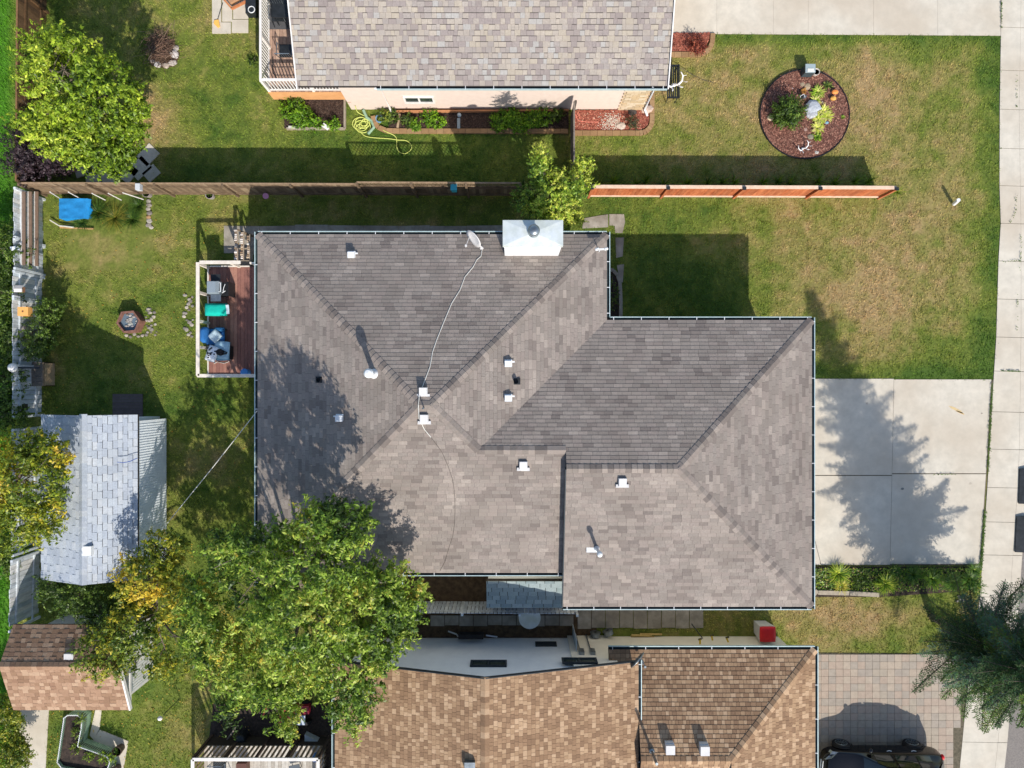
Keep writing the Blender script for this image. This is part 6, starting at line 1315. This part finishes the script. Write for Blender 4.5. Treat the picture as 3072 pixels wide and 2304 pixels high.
cb_ = np.stack([X(bx_),Y(by_),rsb.uniform(.05,.2,kb_)],1); ab = rsb.uniform(0,6.28,kb_); ub = np.stack([np.cos(ab),np.sin(ab),rsb.uniform(-.4,.4,kb_)],1)*rsb.uniform(.03,.055,kb_)[:,None]; vb_ = np.stack([-np.sin(ab),np.cos(ab),rsb.uniform(-.3,.3,kb_)],1)*.022
np_mesh('ground_cover', np.stack([cb_-ub,cb_+vb_,cb_+ub,cb_-vb_],1).reshape(-1,3), np.arange(4*kb_).reshape(kb_,4), 'leaf', np.array(dg+lil[:2]+[rgb(150,130,80)])[rsb.randint(0,6,kb_)]*rsb.uniform(.8,1.8,(kb_,1)), kind='stuff')
o = empty('timber_edging', P(2540,1780), 'weathered timber sleepers edging the front bed', 'timber edging')
for a, b in [((2432,1788),(2450,1770)),((2452,1776),(2545,1778)),((2547,1778),(2634,1783))]: t = MB(); t.bar(P(*a,.1),P(*b,.1),.17,.2,rgb(176,164,144,.9)); t.build('timber','flat_wood',o)
rocks([(2880,1795,.1),(2870,1803,.07),(2890,1800,.06),(2875,1788,.06)], 'small grey stone under the spruce branches', gr, 'stones under the spruce')

# ------------------------------------------------------------------ strip between the grey house and the south neighbour
q6 = [(1150,1700),(1790,1700),(1790,1925),(1150,1925)]; NOGRASS.append(PX(q6)); t = MB(); t.prism(PX(q6),-.03,.01); t.build('bare_earth','earth',None,kind='structure')
NOGRASS.append(PX([(1725,1810),(2105,1810),(2105,1884),(1725,1884)])); NOGRASS.append(PX([(1725,1890),(2250,1895),(2330,1870),(2330,1960),(1725,1960)]))
sp = empty('side_pavers', P(1900,1850), kind='structure')
for i in range(9):
    x_ = 1733+i*42; t = MB(); t.box(X(x_+40),Y(1884+R.uniform(-2,2)),-.02,X(x_),Y(1795),.03+R.uniform(-.008,.008)); t.build('slab','old_concrete',sp)
for i in range(10):
    x_ = 1292+i*43; t = MB(); t.box(X(x_+41),Y(1876+R.uniform(-2,2)),-.02,X(x_),Y(1846),.03+R.uniform(-.008,.008)); t.build('slab','old_concrete',sp)
fence('pale board fence with dark posts between the grey house and the south neighbour', P(1230,1803), P(1722,1806), 1.5, [rgb(*c,1.15) for c in [(206,214,220),(216,222,226),(196,204,212)]], bw=.15, gap=.022, side_=-1, rails=(.4,1.1), posts=2.0, cap=False, jit=.02)
# lean-to roof of square shingles
ls = empty('lean_to', P(1570,1775), 'low lean-to with blue green shingles in the gap south of the grey roof', 'lean-to shed')
r = Roof(ls, [rgb(*c,.9) for c in [(160,176,176),(172,186,186),(150,166,168)]], .17, (.3,.36,.42), .04, 1, .2, gap=.02, slot=.02)
lx0, lx1, ly0, ly1 = X(1460,1.9), X(1700,1.9), Y(1822,1.9), Y(1742,2.1)
r.plane([(lx0,ly0),(lx1,ly0),(lx1,ly1),(lx0,ly1)], (0,-1), .25, lambda x, y: 1.9+.25*(y-ly0), 1.9, 1.8, 61); r.finish(((lx0+lx1)/2,(ly0+ly1)/2,1.9))
t = MB(); t.box(lx0+.05,ly0+.08,0,lx1-.05,ly1-.02,1.8); t.build('wall','grey_siding',ls)
o = empty('gate', P(1722,1890), 'narrow pale gate panel standing open between the two south houses', 'gate'); t = MB()
for i in range(6): t = MB(); y_ = Y(1872)-.14-.15*i; t.box(X(1717),y_,.05,X(1717)+.03,y_+.143,1.75,rgb(190,200,206,.9)); t.build('board','flat_wood',o)
t = MB(); t.box(X(1717)-.03,Y(1872)-1.1,.02,X(1717)+.06,Y(1872)-1.02,1.8,rgb(110,84,72,.9)); t.box(X(1717)+.03,Y(1872)-1.02,1.5,X(1717)+.06,Y(1872),1.6,rgb(60,60,64)); t.build('gate_post','flat_wood',o)
o = empty('rain_tank', P(1588,1862), 'round pale grey tank half under the pale board fence', 'tank'); t = MB(); t.cyl(P(1588,1841),P(1588,1841)+Vector((0,0,.5)),.42,.42,24); t.build('tank_wall','galvanised',o); t = MB(); t.lathe(P(1588,1841),[(.44,.5),(.44,.54),(.1,.56)],24); t.build('tank_lid','galvanised',o)
t = MB(); q = P(1413,1908,.6); t.box(q.x-.5,q.y-.08,.4,q.x+.5,q.y+.1,.75); t.build('window_well','black_plastic',None,'long black box against the pale siding in the shaded gap','box')
slim('conduit', [P(1345,1894,.1),P(1370,1903,.3),P(1374,1910,.3)], .03, 'white_metal', 'short white pipe left of the long black box', 'pipe'); slim('conduit', [P(1458,1906,.3),P(1492,1911,.3)], .03, 'white_metal', 'short white pipe right of the long black box', 'pipe')
for k, (px, py, tl, lb) in enumerate([(1786,1903,0,'left of the two metal wheel rims lying against the cream wall'),(1825,1897,.35,'right of the two metal wheel rims, tilted against the cream wall')]):
    o = empty('wheel_rim', P(px,py), lb, 'wheel rim', 'wheel rims'); q = P(px,py,.25); ax = Vector((math.sin(-tl)*1,math.cos(tl),0))*.1
    t = MB(); t.cyl(q-ax,q+ax*.6,.19,.19,20); t.build('barrel','steel',o); t = MB(); t.cyl(q+ax*.6,q+ax*.9,.22,.22,20); t.build('flange','steel',o); t = MB(); t.cyl(q+ax*.9,q+ax*1.05,.06,.05,10); t.build('hub','dark_metal',o)
for k, (a, b, lb) in enumerate([((1892,1909),(1962,1911),'lower yellow timber offcut on the ground by the cream wall'),((1920,1902),(1986,1903),'upper yellow timber offcut on the ground by the cream wall'),((1894,1905),(1955,1907),'middle yellow timber offcut on the ground by the cream wall')]): t = MB(); t.bar(P(*a,.06+.03*k),P(*b,.06+.03*k),.06,.05,rgb(206,176,108,.95)); t.build('timber_offcut','flat_wood',None,lb,'timber')
for k, (px, py, lb) in enumerate([(2100,1925,'left yellow clamp on the cream wall'),(2136,1914,'middle yellow clamp on the cream wall'),(2182,1920,'right yellow clamp on the cream wall')]): t = MB(); q = P(px,py,1.0); t.obox(q,(.06,.18,.06),.2*k,None,rgb(206,176,40)); t.obox(q+Vector((0,.1,0)),(.14,.05,.05),.3,None,rgb(60,56,40)); t.build('clamp','painted',None,lb,'clamp')
slim('pole', [P(2075,1872,.9),P(2108,1915,.5)], .02, 'dark_metal', 'dark rod leaning toward the left yellow clamp', 'rod')
o = empty('wheelie_bin', P(2283,1880), 'bright red lidded bin at the front corner of the cream wall', 'bin'); q = P(2300,1900,.85)
t = MB(); t.add([(q.x-.24,q.y-.24,.05),(q.x+.22,q.y-.24,.05),(q.x+.22,q.y+.24,.05),(q.x-.24,q.y+.24,.05),(q.x-.3,q.y-.3,.9),(q.x+.3,q.y-.3,.9),(q.x+.3,q.y+.3,.9),(q.x-.3,q.y+.3,.9)],[(3,2,1,0),(4,5,6,7),(0,1,5,4),(1,2,6,5),(2,3,7,6),(3,0,4,7)]); t.build('body','grey_plastic',o); puff((q.x,q.y,.96),(.64,.62,.14),WHITE,'lid',o,'red_plastic')
# ------------------------------------------------------------------ south neighbour
hS = empty('house', (2, -14, 0), 'brown shingled house with pale siding along the bottom edge', 'house')
zb = 3.3; KS = .273; bx0, bx1, bxr = -6.4, 4.57, -.92; bn = -10.04; bsd = -24
palS = [rgb(*c, .86) for c in [(150,120,94),(158,127,99),(166,134,105),(171,139,109),(180,148,116),(193,161,128),(204,172,139)]]
rS = Roof(hS, palS, .15, (.12,.16,.2), .013, 1, .1, gap=.009, slot=.009); rS.thick = .15
rS.plane([(bx0,bsd),(bxr,bsd),(bxr,bn),(bx0,bn)], (-1,0), KS, lambda x, y: zb+KS*(x-bx0), zb, zb-.16, 71)
rS.plane([(bxr,bsd),(bx1,bsd),(bx1,bn),(bxr,bn)], (1,0), KS, lambda x, y: zb+KS*(bx1-x), zb, zb-.16, 72)
rS.cap((bxr,bsd,zb+KS*(bxr-bx0)), (bxr,bn,zb+KS*(bxr-bx0)), (-KS,0,1), (KS,0,1))
ge_, gx0, gxe, gyn = 2.5, 3.6, 11.3, -9.9; KG = .35; gR = 3.5; gyr = gyn-gR; zgr = ge_+KG*gR
rS.plane([(bx1+.02,gyn),(gxe,gyn),(gxe-gR,gyr),(bx1+.02,gyr)], (0,1), KG, lambda x, y: ge_+KG*(gyn-y), ge_, ge_-.16, 73)
rS.plane([(gx0,gyn),(bx1+.02,gyn),(bx1+.02,gyn-.8),(gx0,gyn-.8)], (0,1), KG, lambda x, y: ge_+KG*(gyn-y), ge_, ge_-.16, 73)
rS.plane([(gxe,gyn),(gxe,gyr-gR-4),(gxe-gR,gyr-4),(gxe-gR,gyr)], (1,0), KG, lambda x, y: ge_+KG*(gxe-x), ge_, ge_-.16, 74)
rS.plane([(bx1+.02,gyr-gR),(gxe-gR,gyr-gR),(gxe-gR,gyr),(bx1+.02,gyr)], (0,-1), KG, lambda x, y: ge_+KG*(y-gyr+gR), ge_, ge_-.16, 75)
rS.cap((gxe,gyn,ge_), (gxe-gR,gyr,zgr), (0,KG,1), (KG,0,1)); rS.cap((bx1+.02,gyr,zgr), (gxe-gR,gyr,zgr), (0,KG,1), (0,-KG,1))
rS.finish((2,-14,zb))
gutter(hS, (gx0,gyn,ge_), (gxe,gyn,ge_), (0,1), 1.2); gutter(hS, (gxe,gyn+.1,ge_), (gxe,-19,ge_), (1,0), 1.2); gutter(hS, (bx1,bn+.05,zb), (bx1,-15,zb), (1,0), 1.2); gutter(hS, (bx0,bn+.05,zb), (bx0,-19,zb), (-1,0), 1.2)
zap = zb+KS*(bxr-bx0)
t = MB(); t.bar((bx0,bn+.012,zb-.05),(bxr,bn+.012,zap-.05),.025,.16); t.bar((bxr,bn+.012,zap-.05),(bx1,bn+.012,zb-.05),.025,.16); t.build('rake_board','dark_fascia',hS)
wy = -10.36
t = MB(); V_ = [(bx0+.4,wy,0),(2.6,wy,0),(2.6,wy,zb-.14+KS*.7),(bxr,wy,zap-.2),(bx0+.4,wy,zb-.14)]; t.add(V_+[(x,y-9,z) for x,y,z in V_],[(4,3,2,1,0),(5,6,7,8,9),(0,1,6,5),(1,2,7,6),(2,3,8,7),(3,4,9,8),(4,0,5,9)]); t.build('wall','grey_siding',hS)
sd_ = MB(); sd_.add([(0,0,0),(1,0,0),(1,.012,.0),(0,.012,0),(0,.002,.19),(1,.002,.19)],[(0,1,2,3),(3,2,5,4)]); sme = sd_.mesh('siding_board','grey_siding')
for j in range(24):
    z_ = .15+j*.195
    if z_ > zap-.35: break
    xa_ = bx0+.42; xb_ = 2.58
    if z_ > zb-.4: xa_ = max(xa_, bx0+(z_+.45-zb)/KS); xb_ = min(xb_, bx1-(z_+.45-zb)/KS)
    if xb_-xa_ > .3: inst('siding_board', sme, (xa_, wy, z_), hS).scale = (xb_-xa_,1,1)
t = MB(); t.box(2.6,-18,0,gxe-.45,gyn-.4,ge_-.16); t.build('wall','cream_siding',hS)
t = MB(); t.box(2.25,wy-.3,0,3.9,wy+.1,zb-.2); t.build('wall','cream_siding',hS)
window(hS, (X(1466,2.6),wy+.012,2.75), 1.35, .55, (0,1), 'dark_fascia'); window(hS, (X(1738,2.7),wy+.112,2.75), 1.3, .5, (0,1), 'dark_fascia')
t = MB(); t.box(X(1606,.8),wy,.55,X(1670,.8),wy+.06,1.0); t.build('basement_window','dark_fascia',hS)
for px, py in [(1745,1945),(1778,1960)]:
    q = P(px,py,2.0); t = MB(); t.box(q.x-.1,wy+.1,1.7,q.x+.1,wy+.22,2.1); t.cyl((q.x-.05,wy+.15,.0),(q.x-.05,wy+.15,1.7),.025); t.build('meter_box','steel',hS)
def zsn(x, y): return ge_+KG*(gyn-y)
for px, py in [(2007,2238),(2110,2241)]:
    z = onroof(px,py,zsn); q = P(px,py,z); t = MB(); t.box(q.x-.15,q.y-.02,z-.1,q.x+.15,q.y+.17,z+.12); o = t.build('roof_vent','grey_plastic',hS); t = MB(); t.box(q.x-.16,q.y-.19,z+.05,q.x+.16,q.y+.13,z+.26); t.build('vent_hood','grey_plastic',o)
z = onroof(1955,2252,zsn); q = P(1955,2252,z); t = MB(); t.cyl(q-Vector((0,0,.1)),q+Vector((0,0,.9)),.05,.05,12); t.lathe(q-Vector((0,0,.1)),[(.12,0),(.1,.16),(.06,.2)],12); t.build('flue_pipe','steel',hS)
q = P(1410,2297,4.7); t = MB(); t.box(q.x-.18,q.y-.18,4.55,q.x+.18,q.y+.18,4.85); t.build('roof_vent','steel',hS)
dish(P(1925,1985,2.85), math.radians(-42), math.radians(14), .36, 'grey satellite dish on the garage roof of the brown shingled house', 'steel', arm=Vector((.26,-.26,0)))
o = empty('floodlight', P(1752,2008,3.5), 'white twin floodlight bracket on the gable edge of the brown roof', 'floodlight'); q = P(1754,2022,3.5); t = MB(); t.cyl(q+Vector((0,.14,-.1)),q+Vector((0,-.02,.06)),.06); t.build('bracket','dark_metal',o)
for s_ in (-1,1): t = MB(); t.cyl(q+Vector((0,-.02,.05)),q+Vector((s_*.12,-.2,.1)),.03,.08,12); t.build('lamp_head','white_metal',o)

# ------------------------------------------------------------------ parked car (dark hatchback SUV, nose to the garage)
car = empty('parked_car', P(2650,2330), 'glossy black SUV parked on the paver driveway at the bottom edge', 'car')
cx0, cyc = 12.35, -15.42; LC, WC = 4.75, 1.84               # nose x, centre line y
prof = [  # station x from nose, half width at belt, half width low, belt z, roof z, roof half width, low z
 (0.00,.52,.60,.62,.66,.40,.32),(0.12,.74,.80,.74,.80,.60,.26),(0.45,.88,.89,.84,.93,.74,.24),(0.95,.90,.92,.93,1.02,.78,.24),(1.35,.91,.92,.98,1.07,.80,.24),
 (1.75,.92,.92,1.02,1.38,.70,.24),(2.15,.92,.92,1.05,1.62,.62,.24),(2.6,.92,.92,1.07,1.67,.62,.24),(3.3,.92,.92,1.09,1.66,.61,.24),(3.9,.91,.92,1.1,1.60,.58,.24),(4.3,.89,.90,1.1,1.44,.55,.26),(4.62,.80,.84,1.02,1.1,.6,.3),(4.75,.66,.7,.9,.93,.52,.36)]
t = MB(); ring = []
for (sx, wb, wlo, zb_, zr_, wr, zl) in prof:
    pts = [(-wlo*.94,zl),(-wlo,zl+.22),(-wb*1.0,(zl+zb_)/2+.05),(-wb*.985,zb_-.03),(-wb*.95,zb_+.005),(-(wb*.3+wr*.7),zb_+(zr_-zb_)*.55),(-wr*1.02,zr_-.05),(-wr*.8,zr_),(0,zr_+.03)]
    pts = pts+[(-a,b) for a,b in pts[-2::-1]]; ring.append([Vector((cx0+sx, cyc+a, b)) for a,b in pts])
V_ = [p for r_ in ring for p in r_]; n = len(ring[0]); F_ = []
for i in range(len(ring)-1):
    for j in range(n-1): F_.append((i*n+j,i*n+j+1,(i+1)*n+j+1,(i+1)*n+j))
F_ += [tuple(range(n-1,-1,-1)), tuple((len(ring)-1)*n+j for j in range(n))]+[((i)*n,(i+1)*n,(i+1)*n+n-1,i*n+n-1) for i in range(len(ring)-1)]
t.add(V_,F_); body = t.build('body','car_paint',car,smooth=True)
mod = body.modifiers.new('sub','SUBSURF'); mod.levels = 2; mod.render_levels = 2
def glass_strip(i0, i1, j0, j1, name, off=.012, m='car_glass', inset=.12):
    t = MB(); n_ = 7; k0 = 0; V_ = []; F_ = []
    for a in range(n_+1):
        for b in range(n_+1):
            fi = i0+(i1-i0)*a/n_; fj = j0+(j1-j0)*b/n_; i_ = min(int(fi), len(ring)-2); j_ = min(int(fj), n-2); u_, v_ = fi-i_, fj-j_
            p = (ring[i_][j_]*(1-u_)*(1-v_)+ring[i_+1][j_]*u_*(1-v_)+ring[i_][j_+1]*(1-u_)*v_+ring[i_+1][j_+1]*u_*v_)
            c = Vector((p.x, cyc, 1.0)); nn = (p-c); nn.x = -.4 if i1 <= 6 else (.4 if i0 >= 9 else 0); nn.normalize(); V_.append(p+nn*off)
    for a in range(n_):
        for b in range(n_): F_.append((a*(n_+1)+b,a*(n_+1)+b+1,(a+1)*(n_+1)+b+1,(a+1)*(n_+1)+b))
    t.add(V_,F_); return t.build(name, m, car, smooth=True)
glass_strip(4.15,5.9,6.2,10-.2+0,'windscreen',.02); glass_strip(10.0,10.9,6.2,9.8,'rear_window',.02)
for (a,b) in [(5.3,6.9),(7.05,8.2),(8.3,9.3)]: glass_strip(a,b,4.2,6.0,'side_window'); glass_strip(a,b,10.0,11.8,'side_window')
glass_strip(6.6,8.4,7.2,8.8,'sunroof',.008)
for (wx_, nm) in [(.92,0),(3.78,1)]:
    for s_ in (-1,1):
        yy = cyc+s_*.86; w_ = empty('wheel', (cx0+wx_,yy,.34), parent=car)
        t = MB(); t.lathe((0,0,0),[(.2,-.11),(.31,-.115),(.345,-.08),(.35,0),(.345,.08),(.31,.115),(.2,.11)],26); t.v = [(cx0+wx_+a, yy+c*1.0, .345+b) for a,b,c in t.v]; t.build('tyre','black_plastic',w_,smooth=True)
        t = MB(); yo = yy+s_*.112; t.cyl((cx0+wx_,yo-.02*s_,.345),(cx0+wx_,yo-.01*s_,.345),.225,n=24); 
        t.build('rim_disc','dark_metal',w_); t = MB()
        for k in range(10): a = k*math.pi/5; t.bar((cx0+wx_+.03*math.cos(a),yo,.345+.03*math.sin(a)),(cx0+wx_+.22*math.cos(a),yo,.345+.22*math.sin(a)),.025,.02)
        t.tube([(cx0+wx_+.225*math.cos(q*.3),yo,.345+.225*math.sin(q*.3)) for q in range(22)],.013,5); t.build('rim','steel',w_)
        t = MB(); t.tube([(cx0+wx_+.4*math.cos(q*math.pi/12),cyc+s_*.915,.345+.4*math.sin(q*math.pi/12)) for q in range(13)],.02,5); t.build('wheel_arch','black_plastic',car)
for s_ in (-1,1):
    t = MB(); t.add([(cx0+.1,cyc+s_*.5,.77),(cx0+.36,cyc+s_*.86,.82),(cx0+.55,cyc+s_*.86,.9),(cx0+.3,cyc+s_*.6,.88),(cx0+.06,cyc+s_*.5,.66),(cx0+.32,cyc+s_*.88,.7)],[(0,1,2,3),(4,5,1,0)]); t.build('headlight','glass' if 0 else 'steel',car)
    t = MB(); t.blob((cx0+4.6,cyc+s_*.72,1.0),(.08,.12,.09),10,7,.02); t.build('tail_light','red_plastic',car,smooth=True)
    t = MB(); t.blob((cx0+1.72,cyc+s_*1.03,1.12),(.09,.11,.08),10,7,.02); t.bar((cx0+1.75,cyc+s_*.9,1.08),(cx0+1.74,cyc+s_*.99,1.1),.06,.05); t.build('mirror','car_paint',car,smooth=True)
    for hx in (2.45,3.42): t = MB(); t.tube([(cx0+hx,cyc+s_*.915,.93),(cx0+hx+.09,cyc+s_*.945,.94),(cx0+hx+.19,cyc+s_*.915,.93)],.014,6); t.build('door_handle','white_metal',car)
t = MB(); t.tube([(cx0+.02,cyc-.42,.58),(cx0-.03,cyc,.58),(cx0+.02,cyc+.42,.58)],.03,6); t.tube([(cx0+.05,cyc-.4,.68),(cx0,cyc,.68),(cx0+.05,cyc+.4,.68)],.02,6); t.build('grille_bar','white_metal',car)

# ------------------------------------------------------------------ weeds in the paving joints
t_v = []; rs2 = np.random.RandomState(3)
def weeds(pts, n, sp=.05):
    P_ = [P(*q,.05) for q in pts]
    for i in range(n):
        k = rs2.randint(0,len(P_)-1); c = P_[k].lerp(P_[k+1], rs2.rand())
        if vn(np.array(c.x*1.0),np.array(c.y*1.0),1.1,4) > .38: t_v.append(c+Vector((rs2.normal(0,sp),rs2.normal(0,sp*.6),rs2.uniform(0,.05))))
weeds([(2976,1152),(2963,1420),(2951,1590),(2941,1712)], 1300, .028); weeds([(3004,0),(3004,110)], 70, .015); weeds([(3050,212),(3050,330)],16,.008); weeds([(2995,445),(3060,446)],16,.01); weeds([(3048,585),(3046,640),(3030,668)],24,.02); weeds([(3062,700),(3062,780),(3052,860),(3050,1000)],60,.012); weeds([(2800,1424),(2960,1420)],60,.015); weeds([(3000,1112),(3060,1114)],50,.02); weeds([(2998,785),(3060,782)],20,.02)
t_v = np.array([tuple(q) for q in t_v]); k = len(t_v); an = rs2.uniform(0,6.28,k); u = np.stack([np.cos(an),np.sin(an),rs2.uniform(-.3,.6,k)],1)*.032; v = np.stack([-np.sin(an),np.cos(an),rs2.uniform(-.3,.3,k)],1)*.014
V_ = np.stack([t_v-u,t_v+v,t_v+u,t_v-v],1).reshape(-1,3); C_ = np.array(dg)[rs2.randint(0,3,k)]*rs2.uniform(.8,1.3,(k,1))
np_mesh('joint_weeds', V_, np.arange(4*k).reshape(k,4), 'leaf', C_, kind='stuff')
# ------------------------------------------------------------------ grass blades over every open piece of lawn
def ragged(poly): return poly
houses = [[(xl+ov,yb+ov),(xr-ov,yb+ov),(xr-ov,yt-ov),(xl+ov,yt-ov)], [(xg,ysq+ov),(xe-ov,ysq+ov),(xe-ov,yn-ov),(xg,yn-ov)], [(-6.5,11.2),(5.3,11.2),(5.3,24),(-6.5,24)], [(bx0,-24),(gxe-.45,-24),(gxe-.45,-10.36),(bx0,-10.36)], [(sx0+.3,sy0),(wx,sy0),(wx,sy1),(sx0+.3,sy1)], [(-18.2,a-1),(wx2,a-1),(wx2,b+1),(-18.2,b+1)], [(dx0+.3,dy0+.2),(dx1,dy0+.2),(dx1,dy1),(dx0+.3,dy1)], [(x0+.4,y0),(x1,y0),(x1,18),(x0+.4,18)]]
rs = np.random.RandomState(77); NG = 175000
p = np.stack([rs.uniform(-21.8,21.3,NG*2), rs.uniform(-16.3,16.3,NG*2)],1)
keep = np.ones(len(p),bool); jit = rs.normal(0,.03,(len(p),2)); pj = p+jit
for q in NOGRASS+houses: 
    a_ = np.array(q); 
    if np.ptp(a_[:,0]) < .01 and np.ptp(a_[:,1]) < .01: continue
    sel = (pj[:,0] > a_[:,0].min())&(pj[:,0] < a_[:,0].max())&(pj[:,1] > a_[:,1].min())&(pj[:,1] < a_[:,1].max())&keep
    ix = np.where(sel)[0]; keep[ix[inpoly(pj[ix,0],pj[ix,1],q)]] = False
bare = vn(p[:,0],p[:,1],2.2,6)*.6+.4*vn(p[:,0],p[:,1],.5,2); keep &= rs.rand(len(p)) < np.clip(1.35-.9*smooth(.45,.85,bare),0.25,1)
p = p[keep][:NG*2]; base = lawn_color(p[:,0],p[:,1])
k = len(p); Vs = []; Cs = []
hgt = .035+.05*fbm(p[:,0],p[:,1],1.3,6)+.05*((p[:,0] < X(60)))
for j in range(2):
    an = rs.uniform(0,6.28,k); lean = rs.uniform(.015,.075,k); wd = rs.uniform(.008,.017,k); o2 = rs.normal(0,.02,(k,2))
    b0 = np.stack([p[:,0]+o2[:,0],p[:,1]+o2[:,1],np.zeros(k)],1); dx = np.stack([np.cos(an),np.sin(an),np.zeros(k)],1); pr = np.stack([-np.sin(an),np.cos(an),np.zeros(k)],1)
    tip = b0+dx*lean[:,None]; tip[:,2] = hgt*rs.uniform(.6,1.3,k); Vs.append(np.stack([b0-pr*wd[:,None],b0+pr*wd[:,None],tip],1).reshape(-1,3)); Cs.append(base*rs.uniform(.7,1.32,(k,1)))
V_ = np.concatenate(Vs); F_ = np.arange(len(V_)).reshape(-1,3)
np_mesh('grass', V_, F_, 'grass_blades', np.concatenate(Cs)*1.33, kind='stuff')
# fallen leaves on the lower left lawn
rs = np.random.RandomState(5); n_ = 3600; px_ = rs.uniform(150,760,n_); py_ = rs.uniform(620,2300,n_); m_ = rs.rand(n_) < np.where((px_ < 260)&(py_ > 2100),1,np.where(py_ > 1650,.3,.12)); px_, py_ = px_[m_], py_[m_]; k = len(px_)
c = np.stack([X(px_),Y(py_),np.full(k,.05)],1); an = rs.uniform(0,6.28,k); u = np.stack([np.cos(an),np.sin(an),rs.uniform(-.3,.3,k)],1)*.035; v = np.stack([-np.sin(an),np.cos(an),np.zeros(k)],1)*.02
np_mesh('fallen_leaves', np.stack([c-u,c+v,c+u,c-v],1).reshape(-1,3), np.arange(4*k).reshape(k,4), 'leaf', np.array([rgb(206,160,60),rgb(180,130,60),rgb(220,190,90)])[rs.randint(0,3,k)], kind='stuff')
